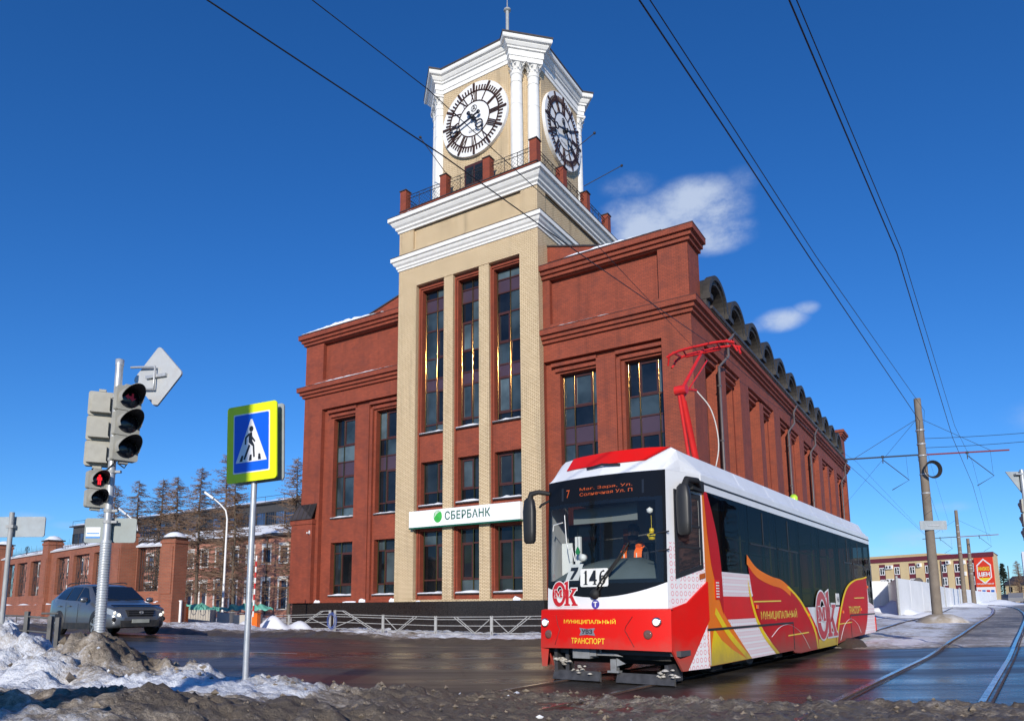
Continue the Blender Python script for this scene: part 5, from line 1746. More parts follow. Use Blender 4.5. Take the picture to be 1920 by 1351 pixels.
# roof
prof = [(TW, 3.22), (TW - .02, 3.27), (TW - .08, 3.32), (1.06, 3.56), (.94, 3.63), (.7, 3.66), (0, 3.68)]
full = [(-t, z) for t, z in prof] + [(t, z) for t, z in reversed(prof[:-1])]
mb = MB()
st_ = [(front_l, .0, 1.0), None]
def roof_sec(k):        # k 0..1 front cap, then straight body
    return k
secs = []
fcap = [(TW, 3.22), (1.245, 3.30), (1.23, 3.42), (1.19, 3.57), (1.10, 3.625), (.7, 3.645), (0, 3.65)]
fcap = [(-t, z) for t, z in fcap] + [(t, z) for t, z in reversed(fcap[:-1])]
for s in np.linspace(0, 1, 7):
    row = []
    for (t, z) in fcap:
        w = WF / TW + (1 - WF / TW) * min(1, s * .9 + .0)
        zz = 3.20 + (z - 3.20) * s
        x0 = front_l(min(abs(t), WF), 3.2) - .01
        row.append((x0 + s * .44 , -t * (WF + .06 * s) / TW, zz))
    secs.append(row)
secs.append([(1.05, -t, z) for t, z in full])
xs_ = [3.1, 4.9, 6.7, 8.4, 10.0, 11.9, 13.7]
for x in xs_:
    secs.append([(x - .012, -t, z) for t, z in full]); secs.append([(x, -t * .996, z - .008) for t, z in full]); secs.append([(x + .012, -t, z) for t, z in full])
secs += [[(14.35, -t, z) for t, z in full], [(14.65, -t * .97, 3.22 + (z - 3.22) * .75) for t, z in full], [(LEN + .02, -t * .95, 3.20 + (z - 3.22) * .15) for t, z in full]]
n = len(full)
V = [p for r_ in secs for p in r_]
mb.faces(V, [(i * n + j, i * n + j + 1, (i + 1) * n + j + 1, (i + 1) * n + j) for i in range(len(secs) - 1) for j in range(n - 1)], 0, False)
mb.build('roof', TWHITE, tram)
# red roof flash at the front
def roof_at(s, t):
    i = s * 6; k = min(5, int(i)); f = i - k
    def at(row):
        best = None
        for j in range(n - 1):
            ta, tb = -row[j][1], -row[j + 1][1]
            if min(ta, tb) - 1e-9 <= t <= max(ta, tb) + 1e-9 and abs(tb - ta) > 1e-9:
                q = (t - ta) / (tb - ta); return Vector(row[j]) * (1 - q) + Vector(row[j + 1]) * q
        return Vector(row[n // 2])
    return at(secs[k]) * (1 - f) + at(secs[k + 1]) * f
mb = MB()
mb.grid(16, 10, lambda u, v: tuple(roof_at(.44 + .555 * v, -.78 + (1.46 + .30 * v) * u) + Vector((-.012, 0, .012))), 0)
mb.build('roof_flash', TRED, tram)
mb = MB(); mb.tube([roof_at(.34, -.3) + Vector((-.03, 0, .01)), roof_at(.36, .0) + Vector((-.05, 0, .03)), roof_at(.34, .3) + Vector((-.03, 0, .01))], .02, 6); mb.build('roof_handle', BLACK_METAL, tram)
mb = MB(); mb.lathe([(.09, 3.66), (.09, 3.74), (.05, 3.80), (0, 3.81)], 12, (7.6, -.95, -.08)); mb.build('beacon', pm('lime beacon', (.5, .8, .05), .3), tram)

# rear end and far end wall
mb = MB(); mb.face([(LEN, -TW, .3), (LEN, TW, .3), (LEN, TW, 1.2), (LEN, -TW, 1.2)]); mb.face([(LEN, -TW, 2.9), (LEN, TW, 2.9), (LEN, TW, 3.22), (LEN, -TW, 3.22)]); mb.build('rear_panel', TWHITE, tram)
mb = MB(); mb.face([(LEN, -TW, 1.2), (LEN, TW, 1.2), (LEN, TW, 2.9), (LEN, -TW, 2.9)]); mb.build('rear_window', SIDEGL, tram)
mb = MB(); mb.prism([(LEN - .03, .35), (LEN + .05, .35), (LEN + .05, .75), (LEN - .03, .75)], SD, -.05, .03); mb.build('tail_light', pm('red tail lamp', (.5, .02, .01), .25), tram)

# inside: floor, ceiling, cab bulkhead, dash, seats, rails
mb = MB(); mb.box(.1, LEN - .02, -1.18, 1.18, .42, .50); mb.build('floor', pm('tram floor', (.08, .08, .085), .6), tram)
mb = MB(); mb.box(.55, LEN - .02, -1.15, 1.15, 3.06, 3.10); mb.build('ceiling', pm('tram ceiling', (.55, .55, .54), .6), tram)
mb = MB(); mb.box(2.0, 2.04, -.3, 1.15, .5, 3.05); mb.box(2.0, 2.04, -1.15, -.9, .5, 3.05); mb.build('cab_bulkhead', pm('grey bulkhead', (.20, .20, .20), .6), tram)
DASH = pm('grey green dashboard', (.10, .125, .125), .5, var=.1)
mb = MB()
dsec = [(-.98, .06), (-.72, .26), (-.3, .34), (.0, .36), (.4, .36), (.62, .28), (.98, .10)]
rows = []
for (t, hgt) in dsec:
    zt_ = 1.56 + hgt
    rows.append([(front_l(t, 1.5) + .03, -t, 1.10), (front_l(t, 1.5) + .04, -t, 1.55), (.25, -t, 1.56 + hgt * .75), (.50, -t, zt_), (.75, -t, zt_ - .06), (.8, -t, .5)])
V = [p for r_ in rows for p in r_]
mb.faces(V, [(i * 6 + j, i * 6 + j + 1, (i + 1) * 6 + j + 1, (i + 1) * 6 + j) for i in range(len(rows) - 1) for j in range(5)], 0, True)
mb.build('dashboard', DASH, tram)
mb = MB(); mb.lathe([(0, -.05), (.06, -.04), (.06, .05), (0, .06)], 12, (.12, .44, 1.93), axis='x'); mb.build('dash_knob', WHITE_PAINT, tram)
mb = MB(); mb.box(.32, .335, -.45, .72, 2.50, 2.76); mb.build('sun_blind', pm('grey blind', (.17, .19, .19), .7), tram)
mb = MB()
mb.box(1.28, 1.7, -.06, .42, 1.42, 1.52); mb.box(1.66, 1.76, -.06, .42, 1.52, 2.25); mb.box(1.4, 1.6, .1, .26, .5, 1.42)
mb.build('driver_seat', pm('dark seat cloth', (.03, .03, .035), .9), tram)
mb = MB(); mb.box(1.9, 1.95, .38, .62, 1.15, 2.55); mb.build('cab_door', pm('brown cab door', (.22, .07, .03), .5), tram)
mb = MB(); mb.box(.35, .40, .62, .72, .6, 2.3); mb.box(.35, .38, .78, .98, 1.6, 2.2); mb.build('cab_post', WHITE_PAINT, tram)
YS = pm('yellow tram seat and rails', (.72, .52, .01), .4)
SEATC = pm('yellow seat shell', (.62, .46, .02), .45, var=.1)
for k, (x, y) in enumerate([(3.6, -.85), (5.2, -.85), (6.9, -.85), (8.6, -.85), (9.2, -.85), (11.2, -.85), (12.4, -.85), (3.9, .85), (6.2, .85), (8.9, .85), (11.4, .85)]):
    mb = MB(); mb.box(x, x + .42, y - .22, y + .22, .85, .93); mb.box(x + .40, x + .46, y - .22, y + .22, .93, 1.55); mb.box(x + .15, x + .3, y - .05, y + .05, .5, .85)
    mb.build('passenger_seat', SEATC, tram)
mb = MB()
for x in (2.5, 4.6, 6.6, 8.2, 10.3, 12.0): 
    for y in (-.62, .62): mb.tube([(x, y, .5), (x, y, 3.05)], .02, 6)
for y in (-.62, .62): mb.tube([(2.5, y, 2.45), (13, y, 2.45)], .018, 6)
mb.tube([(2.4, -1.1, 2.1), (2.55, -.9, 2.05), (2.75, -.9, 1.5), (2.9, -1.0, 1.45)], .025, 6); mb.tube([(6.8, -1.05, 1.4), (8.2, -1.05, 1.4), (8.2, -1.05, .9)], .025, 6)
mb.build('grab_rail', YS, tram)

# mirrors
for s, (x, t0, t1) in ((-1, (.12, -1.02, -1.36)), (1, (.55, 1.12, 1.22))):
    mb = MB()
    if s < 0:
        mb.tube([(x, 1.02, 3.02), (x - .12, 1.2, 3.06), (x - .14, 1.34, 3.04), (x - .14, 1.37, 2.92)], [.035, .04, .05, .06], 8)
        mb.tube([(x, 1.02, 2.93), (x - .10, 1.16, 2.84), (x - .1, 1.2, 2.8)], .022, 6)
        cx, cy = x - .14, 1.38
    else:
        mb.tube([(.92, -1.24, 3.0), (.60, -1.34, 3.06), (.30, -1.30, 3.05), (.24, -1.27, 2.9)], [.06, .05, .05, .06], 8)
        mb.box(.55, 1.0, -1.30, -1.22, 2.93, 3.10)
        cx, cy = .24, -1.26
    mh = mb.build('mirror', BLACK_RUBBER, tram)
    m2 = MB()
    rows = [(2.98, .4), (2.93, .8), (2.75, 1.0), (2.4, .95), (2.24, .88), (2.20, .6)]
    V = []
    for (z, k) in rows:
        for j in range(12):
            g = 2 * PI * j / 12
            V.append((cx + .07 * k * math.copysign(abs(math.cos(g)) ** .6, math.cos(g)), cy + .115 * k * math.copysign(abs(math.sin(g)) ** .6, math.sin(g)), z))
    m2.faces(V, [(i * 12 + j, i * 12 + (j + 1) % 12, (i + 1) * 12 + (j + 1) % 12, (i + 1) * 12 + j) for i in range(5) for j in range(12)], 0, True)
    m2.face(V[:12]); m2.face(list(reversed(V[-12:])))
    m2.build('mirror_housing', pm('satin black plastic', (.02, .02, .021), .45), mh)
mb = MB()
for z in (2.25, 1.98): mb.tube([(front_l(.95, z) - .02, -.80, z - .03), (front_l(WF, z) - .02, -1.1, z)], .012, 5)
mb.build_each('mirror_stay', TRIM, tram)

# underframe, wheels, coupler, plough
mb = MB(); mb.box(.7, LEN - .2, -1.1, 1.1, .24, .44); mb.box(.25, .7, -.95, .95, .34, .55)
for x in (1.4, 4.8, 8.6, 11.7): mb.box(x, x + .5, -1.12, -.9, .12, .3)
mb.build('underframe', TDARK, tram)
for x in (2.15, 4.05, 9.25, 11.1):
    for s in (-1, 1):
        mb = MB(); mb.lathe([(0, -.07), (.20, -.07), (.22, -.05), (.30, -.05), (.34, -.07), (.35, .04), (.38, .05), (.38, .07), (0, .07)], 26, (x, s * .80, .37), axis='y')
        w = mb.build('wheel', pm('worn wheel steel', (.16, .13, .11), .45, metal=.5, var=.3), tram)
for x in (3.1, 10.2):
    mb = MB(); mb.box(x - 1.3, x + 1.3, -.98, -.90, .16, .38); mb.box(x - 1.3, x + 1.3, .90, .98, .16, .38); mb.box(x - .35, x + .35, -.99, .99, .12, .30); mb.build('bogie_frame', TDARK, tram)
mb = MB()
mb.tube([(.30, .28, .47), (.02, .30, .46)], .05, 8); mb.box(-.12, .16, .22, .52, .36, .54); mb.box(-.1, .1, .12, .24, .40, .50); mb.box(-.06, .06, -.18, .14, .41, .45); mb.face([(-.06, -.18, .41), (-.06, -.18, .45), (-.03, -.32, .40)])
mb.tube([(-.08, .24, .5), (-.1, .18, .58), (-.06, .08, .57), (-.04, .06, .44)], .014, 5)
mb.box(-.05, .05, -.20, -.10, .18, .36); mb.box(-.06, .06, -.24, -.05, .16, .19); mb.face([(-.07, -.22, .38), (-.07, -.22, .26), (-.05, -.36, .30)])
mb.build('coupler', TGREY, tram)
mb = MB()
for (y0, y1) in ((.95, .10), (-.18, -1.12)):
    mb.faces([(-.05, y0, .02), (-.05, y1, .02), (.02, y1, .16), (.02, y0, .16), (.02, y0, .0), (.02, y1, .0)], [(0, 1, 2, 3), (4, 5, 1, 0), (3, 2, 5, 4)])
mb.box(.0, .5, .88, .94, .05, .5); mb.box(.0, .5, -1.02, -.96, .05, .3); mb.box(.05, .09, .70, .76, .15, .52)
mb.build('snow_plough', pm('scuffed plough steel', (.07, .07, .075), .5, metal=.3, var=.4, vscale=9), tram)
mb = MB()
for _ in range(46):
    y = random.choice((random.uniform(.25, .95), random.uniform(.4, .9), random.uniform(-1.15, -.85)))
    r = random.uniform(.015, .036)
    c = (random.uniform(-.06, .10), y, random.uniform(.12, .24) + (.10 if .6 < y < .9 else 0))
    mb.lathe([(0, -r * .5), (r * 1.3 * random.uniform(.8, 1.3), -r * .3), (r * 1.4, 0), (r * .7, r * random.uniform(.2, .7)), (0, r * .6)], 6, c, 0, False)
tag(mb.build('packed_snow', pm('packed snow on the plough', (.50, .47, .42), .8, var=.3, vscale=12), tram), kind='stuff')

# pantograph (half-arm) with twin collector strips
PRED = pm('pantograph red paint', (.62, .02, .018), .4, var=.1, vscale=5)
pt = MB()
pt.box(3.55, 4.6, -.42, .42, 3.72, 3.80); pt.box(3.6, 3.7, -.5, .5, 3.66, 3.72); pt.box(4.4, 4.5, -.5, .5, 3.66, 3.72)
po = pt.build('pantograph', PRED, tram)
KN = Vector((3.40, 0, 5.42)); FT_ = Vector((4.10, 0, 3.85)); HD = Vector((4.72, 0, 6.66))
mb = MB(); mb.tube([FT_, FT_ * .12 + KN * .88], [.085, .07], 4); mb.tube([FT_ * .12 + KN * .88, KN], [.05, .045], 8); mb.build('lower_arm', PRED, po)
mb = MB(); mb.tube([KN, HD], [.045, .035], 6); mb.tube([KN + Vector((0, -.12, .02)), KN + Vector((0, .12, .02))], .1, 8); mb.build('upper_arm', PRED, po)
mb = MB(); mb.tube([(3.72, 0, 3.85), KN + Vector((-.12, 0, -.12))], .035, 8); mb.tube([KN + Vector((.15, 0, -.08)), HD + Vector((.25, 0, -.15))], .018, 6); mb.tube([KN + Vector((0, 0, .05)), KN + Vector((.55, -.1, .12))], .03, 6); mb.build('control_rod', PRED, po)
mb = MB()
for dx, dz in ((-.2, .0), (.22, .02)):
    mb.tube([(HD.x + dx, y, HD.z + .04 + dz - .10 * abs(y / .76) ** 4) for y in np.linspace(-.76, .76, 11)], .030, 6)
for y in (-.60, .60):
    mb.tube([(HD.x - .2, y, HD.z + .02), (HD.x + .22, y, HD.z + .04)], .03, 6); mb.tube([(HD.x - .22, y * 1.15, HD.z), (HD.x - .1, y * 1.3, HD.z - .22)], .025, 5); mb.tube([(HD.x + .24, y * 1.15, HD.z), (HD.x + .1, y * 1.3, HD.z - .22)], .025, 5)
mb.tube([(HD.x, -.4, HD.z - .06), (HD.x, .4, HD.z - .06)], .035, 6)
for y in (-.38, .38): mb.tube([(HD.x, y, HD.z - .06), (HD.x - .18, y, HD.z + .02)], .02, 5)
mb.build('collector', PRED, po)
mb = MB(); mb.tube(cv([(4.15, -.3, 3.7), (4.22, -.42, 4.4), (4.1, -.35, 5.1), (3.95, -.1, 5.55)], 6), .014, 5); mb.build('flexible_cable', pm('white rope', (.6, .58, .54), .8), po)

# things hanging in the cab
to = thing('hanging_toy', 'small yellow toy hanging inside the tram windscreen beside the driver', 'toy', LQ(.12, .78) + (TZ + 2.2,), math.atan2(HY, HX))
mb = MB(); mb.lathe([(0, -.06), (.05, -.05), (.06, 0), (.045, .05), (0, .06)], 10); mb.lathe([(0, -.04), (.035, -.03), (.04, 0), (.03, .03), (0, .04)], 9, (0, 0, .09)); mb.lathe([(0, -.02), (.025, 0), (0, .02)], 7, (0, .06, .02)); mb.lathe([(0, -.02), (.025, 0), (0, .02)], 7, (0, -.06, .02)); mb.build('body', YS, to)
mb = MB(); mb.tube([(0, 0, .12), (0, 0, .32)], .004, 4); mb.build('cord', YS, to)
mb = MB(); mb.lathe([(0, -.05), (.045, -.03), (.05, .02), (0, .05)], 9, (0, .02, .40)); mb.build('lamp', WHITE_PAINT, to)
fr = thing('air_freshener', 'small green air freshener hanging at the left of the tram windscreen', 'air freshener', LQ(.15, -.55) + (TZ + 2.05,), math.atan2(HY, HX))
mb = MB(); mb.prism([(-.03, -.06), (.03, -.06), (.045, -.02), (.025, .03), (0, .07), (-.025, .03), (-.045, -.02)], lambda a, z, d: (d, a, z), -.004, .004); mb.build('body', pm('green card', (.01, .22, .06), .6), fr)
mb = MB(); mb.tube([(0, 0, .07), (0, 0, .3)], .003, 4); mb.build('cord', BLACK_METAL, fr)

# driver
def skin_person():
    me = bpy.data.meshes.new('person')
    P, E_, Rr = [], [], []
    def node(p, r, parent=None):
        P.append(p); Rr.append(r)
        if parent is not None: E_.append((parent, len(P) - 1))
        return len(P) - 1
    pel = node((0, 0, .52), (.15, .16))
    ab = node((-.02, 0, .70), (.13, .16), pel); chn = node((-.03, 0, .90), (.13, .18), ab); sh = node((-.02, 0, 1.04), (.09, .13), chn)
    nk = node((-.03, 0, 1.14), (.055, .055), sh); hd0 = node((-.045, 0, 1.24), (.085, .075), nk); hd1 = node((-.045, 0, 1.32), (.10, .082), hd0); node((-.03, 0, 1.42), (.06, .055), hd1)
    for s in (-1, 1):
        s1 = node((-.02, s * .20, 1.02), (.065, .065), sh); el = node((-.12, s * .28, .76), (.045, .045), s1); wr = node((-.38, s * .20, .74), (.03, .028), el); pa = node((-.45, s * .19, .74), (.032, .022), wr)
        for k, (dy, ln) in enumerate(((-.03, .07), (-.01, .085), (.012, .08), (.032, .065))):
            f1 = node((-.49, s * .19 + dy, .745), (.010, .010), pa); node((-.49 - ln * .6, s * .19 + dy, .72), (.009, .009), f1)
        t1 = node((-.44, s * .145, .735), (.011, .011), wr); node((-.485, s * .13, .72), (.010, .010), t1)
        h = node((-.06, s * .10, .50), (.085, .085), pel); kn = node((-.45, s * .12, .50), (.06, .06), h); an = node((-.48, s * .12, .10), (.042, .042), kn); node((-.62, s * .12, .04), (.04, .03), an)
    me.from_pydata(P, E_, [])
    o = bpy.data.objects.new('person', me)
    COL.objects.link(o)
    sk = o.modifiers.new('skin', 'SKIN')
    lay = me.skin_vertices[0].data if me.skin_vertices else None
    if lay is None:
        import bmesh
        bm = bmesh.new(); bm.from_mesh(me); bm.verts.layers.skin.verify(); bm.to_mesh(me); bm.free()
        lay = me.skin_vertices[0].data
    for i, r in enumerate(Rr): lay[i].radius = r
    lay[0].use_root = True
    sb = o.modifiers.new('sub', 'SUBSURF'); sb.levels = sb.render_levels = 2
    dg = bpy.context.evaluated_depsgraph_get()
    m2 = bpy.data.meshes.new_from_object(o.evaluated_get(dg))
    bpy.data.objects.remove(o); bpy.data.meshes.remove(me)
    return m2


pme = skin_person()
SKIN = pm('skin', (.48, .27, .19), .5, var=.05); CLOTH = pm('dark work jacket', (.025, .028, .04), .9, var=.2)
pme.materials.clear()
for m_ in (CLOTH, SKIN): pme.materials.append(m_)
for p in pme.polygons:
    c = p.center
    p.material_index = 1 if (c.z > 1.12 or (c.x < -.36 and .6 < c.z < .9)) else 0
    p.use_smooth = True
drv = link('person', pme, None, LQ(1.45, -.17) + (TZ + 1.10,), math.atan2(HY, HX))
tag(drv, 'tram driver in an orange vest and dark face mask seated behind the windscreen', 'person')
VEST = pm('orange hi-vis vest', (.95, .16, .01), .6, emit=None)
mb = MB()
for s in (-1, 1):
    mb.grid(4, 8, lambda u, v: (-.165 - .02 * math.sin(v * 3) + .10 * (v > .8) * (v - .8) * 5 + .03 * u, s * (.05 + .13 * u + .03 * v), .66 + .42 * v), 0)
    mb.tube([(-.13, s * .12, 1.06), (-.03, s * .13, 1.125), (.08, s * .13, 1.04)], .05, 6)
mb.build('vest', VEST, drv)
mb = MB()
for s in (-1, 1): mb.tube([(-.196, s * .115, .7), (-.19, s * .12, .95)], .012, 4)
mb.build('reflective_strip', WHITE_PAINT, drv)
mb = MB(); mb.lathe([(0, 1.17), (.07, 1.19), (.092, 1.225), (.09, 1.26), (.02, 1.275)], 14, (-.06, 0, 0)); mb.build('face_mask', CLOTH, drv)
mb = MB(); mb.lathe([(.095, 1.34), (.108, 1.37), (.10, 1.42), (.06, 1.47), (0, 1.485)], 14, (-.03, 0, 0)); mb.build('hair', pm('dark hair', (.02, .015, .012), .8), drv)
mb = MB(); mb.lathe([(0, -.03), (.012, -.01), (.018, .02), (0, .03)], 6, (-.145, 0, 1.29)); mb.build('nose', SKIN, drv)
mb = MB()
for s in (-1, 1): mb.lathe([(0, -.012), (.014, 0), (0, .012)], 7, (-.128, s * .035, 1.325))
mb.build('eye', BLACK_METAL, drv)
mb = MB()
for s in (-1, 1): mb.lathe([(0, -.03), (.012, -.02), (.014, .01), (0, .03)], 7, (-.03, s * .088, 1.30))
mb.build('ear', SKIN, drv)

# ------------------------------------------------------------------ street furniture near the camera
SIGNBACK = pm('grey sign back', (.36, .40, .42), .45, metal=.15, var=.12, vscale=4, dirt=((.22, .2, .18), .35, 7))
HOUS = pm('weathered grey lamp housing', (.38, .37, .32), .55, var=.1, vscale=6, dirt=((.25, .23, .19), .45, 9))
LENS = pm('dark signal lens', (.014, .016, .022), .12, spec=.6)
VISOR = pm('visor grey', (.36, .35, .31), .55, var=.12, vscale=6)
REDLED = pm('lit red signal', (.5, .02, .02), .4, emit=(1, .02, .03), estr=1.3)
DIMRED = pm('dim red arrow', (.22, .02, .04), .4, emit=(.5, .02, .06), estr=.12)


def rounded(hw, hh, r, n=5):
    return arc(hw - r, -hh + r, r, r, -90, 0, n) + arc(hw - r, hh - r, r, r, 0, 90, n) + arc(-hw + r, hh - r, r, r, 90, 180, n) + arc(-hw + r, -hh + r, r, r, 180, 270, n)


LM = lambda a, z, d: (a, -d, z)


def signal_head(parent, loc, rot, n, ph, w, lensr, lit=None, name='signal_head'):
    """n stacked sections; faces local -Y"""
    mb = MB()
    for i in range(n):
        z = -(i - (n - 1) / 2) * ph
        mb.prism([(x, z + y) for x, y in rounded(w / 2, ph / 2 - .004, .03)], LM, -.05, .06)
        mb.prism([(x, z + y - .01) for x, y in rounded(w / 2 - .05, ph / 2 - .05, .03)], LM, -.12, -.05)
        mb.prism([(-w / 2 + .03, z - ph / 2 + .035), (w / 2 - .03, z - ph / 2 + .035), (w / 2 - .05, z - ph / 2 + .065), (-w / 2 + .05, z - ph / 2 + .065)], LM, -.135, -.05)
    mb.box(-.04, .04, -.03, .05, n * ph / 2, n * ph / 2 + .03); mb.box(-.05, .05, -.03, .05, -n * ph / 2 - .03, -n * ph / 2)
    h = mb.build(name, HOUS, parent, loc, rot)
    for i in range(n):
        z = -(i - (n - 1) / 2) * ph
        m2 = MB(); m2.lathe([(lensr, -.062), (lensr * .93, -.07), (lensr * .55, -.085), (0, -.09)], 24, (0, 0, z), axis='y'); m2.build('lens', LENS, h)
        m3 = MB()
        k = 20
        V = []
        for j in range(k + 1):
            g = math.radians(-28 + 236 * j / k)
            top = max(0, math.sin(g))
            ln = .06 + (.27 if n == 3 else .24) * (.2 + .8 * top) * lensr / .13
            ca, sa = math.cos(g), math.sin(g)
            r = lensr * 1.06
            V += [(r * ca, -.06, z + r * sa), (r * 1.01 * ca, -.06 - ln, z + r * 1.01 * sa)]
            if False: pass
        m3.faces(V, [(2 * j, 2 * j + 1, 2 * j + 3, 2 * j + 2) for j in range(k)], 0, True)
        V2 = [(x * .965, y, z + (zz - z) * .965) for x, y, zz in V]
        m3.faces(V2, [(2 * j, 2 * j + 1, 2 * j + 3, 2 * j + 2) for j in range(k)], 1, True)
        m3.faces([V[2 * j + 1] for j in range(k + 1)] + [V2[2 * j + 1] for j in range(k + 1)], [(j, j + 1, k + 2 + j, k + 1 + j) for j in range(k)], 0)
        m3.build('visor', [VISOR, BLACK_RUBBER], h)
        if lit and i == 0:
            m4 = MB()
            if lit == 'man':
                S = lensr
                m4.prism(arc(0, z + .52 * S, .16 * S, .16 * S, 0, 360, 10)[:-1], LM, .092, .094)
                m4.face([LM(x * S, z + y * S, .094) for x, y in ((-.28, .34), (.28, .34), (.34, -.1), (.22, -.1), (.2, .1), (.2, -.75), (.05, -.75), (.03, -.15), (-.03, -.15), (-.05, -.75), (-.2, -.75), (-.2, .1), (-.22, -.1), (-.34, -.1))])
                m4.build('red_man', REDLED, h)
            else:
                S = lensr
                m4.face([LM(x * S, z + y * S, .095) for x, y in ((-.5, .1), (-.2, .42), (-.2, .2), (.1, .2), (.1, .5), (.3, .5), (.3, .02), (.55, .02), (.18, -.32), (-.05, -.05), (-.2, -.0), (-.2, -.2))])
                m4.build('red_arrow', DIMRED, h)
    return h


TLX, TLY = -5.06, 9.0
tl = thing('traffic_light', 'grey traffic light post with two three lamp heads and a lit red pedestrian man', 'traffic light', (TLX, TLY, .55))
mb = MB(); mb.tube([(0, 0, 0), (0, 0, 1.75)], .062, 14); mb.tube([(0, 0, 1.75), (0, 0, 4.10)], .046, 14); mb.lathe([(.05, 4.02), (.052, 4.1), (0, 4.12)], 14)
mb.build('pole', GALV, tl)
mb = MB()                                         # spiral of cable tie / tape round the lower pole
for ph in (0,):
    pts = [(.066 * math.cos(x), .066 * math.sin(x), .3 + 1.42 * x / (2 * PI * 44)) for x in np.linspace(0, 2 * PI * 44, 44 * 10)]
    mb.tube(pts, .005, 4)
mb.build('spiral_wrap', pm('pale grey wrap', (.5, .53, .55), .5, var=.15), tl)
mb = MB()
for z in (3.60, 2.78, 2.62, 2.12, 1.98): mb.lathe([(.05, z - .02), (.056, z - .02), (.056, z + .02), (.05, z + .02)], 14); mb.box(.03, .12, -.02, .02, z - .015, z + .015)
mb.build_each('clamp', GREY_PAINT, tl)
signal_head(tl, (.16, -.04, 3.23), math.radians(48), 3, .325, .30, .125, 'arrow')
signal_head(tl, (-.20, .02, 3.18), math.radians(205), 3, .325, .30, .125, None)
signal_head(tl, (-.14, -.06, 2.385), math.radians(46), 2, .235, .24, .09, 'man', 'pedestrian_head')
mb = MB(); mb.tube([(-.25, .0, 2.66), (-.2, -.05, 2.58), (-.1, -.08, 2.56), (-.02, -.05, 2.65), (.05, -.05, 2.72)], .009, 5); mb.tube([(.1, -.05, 2.72), (.18, -.04, 2.66), (.2, -.02, 2.72)], .009, 5); mb.build('wire', BLACK_RUBBER, tl)
# diamond sign seen from behind
ds = thing('priority_road_sign', 'grey back of a diamond shaped road sign on the traffic light post', 'road sign', (-4.66, 9.22, 4.49), math.radians(-20))
mb = MB(); mb.prism([(x * math.cos(PI / 4) - y * math.sin(PI / 4), x * math.sin(PI / 4) + y * math.cos(PI / 4)) for x, y in rounded(.30, .30, .05)], LM, -.012, .012); mb.build('plate', pm('pale sign back', (.56, .57, .56), .4, metal=.2, var=.08, dirt=((.45, .36, .26), .3, 5)), ds)
mb = MB()
mb.box(-.17, .17, -.05, -.013, -.02, .02)
pts = [(-.40, -.16), (.0, -.06)]
mb.tube([(-.42, -.06, .16), (.0, -.06, .12), (.0, -.06, -.18), (-.42, -.06, -.14)], .016, 6)
mb.build('bracket', GALV, ds)
# plate behind the post
sp = thing('street_plate', 'small grey plate with a white and blue sticker behind the traffic light post', 'sign plate', (-5.05, 9.06, 2.43), math.radians(6))
mb = MB(); mb.prism(rounded(.31, .155, .03), LM, -.01, .004); mb.build('plate', pm('dull green grey plate', (.24, .28, .27), .45, var=.15, dirt=((.15, .14, .12), .4, 8)), sp)
mb = MB(); mb.prism([(-.29, -.10), (-.12, -.10), (-.12, .04), (-.29, .04)], LM, .004, .0055); so = mb.build('sticker', pm('white sticker', (.75, .77, .8), .5), sp)
mb = MB(); mb.prism([(-.29, -.10), (-.12, -.10), (-.12, -.075), (-.29, -.075)], LM, .0055, .0065); mb.prism([(-.28, -.045), (-.13, -.045), (-.13, -.03), (-.28, -.03)], LM, .0055, .0065); mb.build('blue_band', pm('sticker blue', (.06, .25, .6), .5), so)
# pedestrian crossing sign
cs = thing('crossing_sign', 'blue pedestrian crossing sign on a bright yellow board upon a grey pole', 'road sign', (-3.05, 8.47, .30))
mb = MB(); mb.tube([(0, 0, 0), (0, 0, 3.4)], .035, 14); mb.build('pole', GALV, cs)
RS = math.radians(-20)
CSM = Matrix.Rotation(RS, 4, 'Z') @ Matrix.Translation((0, 0, 3.1)) @ Matrix.Rotation(math.radians(-2.5), 4, 'Y') @ Matrix.Translation((0, 0, -3.1))
def CM(a, z, d):
    v = CSM @ Vector((a, -d - .06, z + 3.10)); return (v.x, v.y, v.z)
mb = MB(); mb.prism(rounded(.36, .47, .04), CM, .0, .02); bo = mb.build('board', pm('fluorescent yellow board', (.74, .86, .0), .4, var=.03, vscale=2), cs)
mb = MB(); mb.prism(rounded(.265, .365, .012), CM, .02, .0215); wbo = mb.build('white_border', WHITE_PAINT, bo)
mb = MB(); mb.prism(rounded(.25, .35, .02), CM, .0215, .023); mb.build('blue_field', pm('sign blue', (.004, .11, .68), .35), bo)
mb = MB(); mb.prism([(-.225, -.235), (.225, -.235), (.012, .285), (-.012, .285)], CM, .023, .0245); tr_ = mb.build('triangle', pm('white sign film', (.78, .78, .78), .4), bo)
mb = MB()
B_ = lambda P: mb.prism(P, CM, .0245, .026)
B_(arc(.0, .165, .030, .036, 0, 360, 16)[:-1])
B_([(-.012, .125), (.012, .125), (.016, .02), (.045, -.04), (.055, -.185), (.03, -.185), (.022, -.05), (-.035, .0), (-.035, .10)])
B_([(-.03, .12), (-.09, .07), (-.095, -.02), (-.075, -.02), (-.068, .06), (-.03, .085)])
B_([(.018, .07), (.062, .01), (.048, -.005), (.015, .035)])
B_([(-.035, -.02), (-.012, -.04), (-.09, -.205), (-.112, -.195)])
for x in (-.155, -.02, .115): B_([(x - .015, -.222), (x + .028, -.222), (x + .028 - .1 * x, -.15), (x - .0 - .1 * x, -.15)])
mb.build('walking_figure', pm('sign black', (.015, .015, .018), .4), bo)
def CBk(a, z, d):
    v = CSM @ Vector((a, -d + .055, z + 3.10)); return (v.x, v.y, v.z)
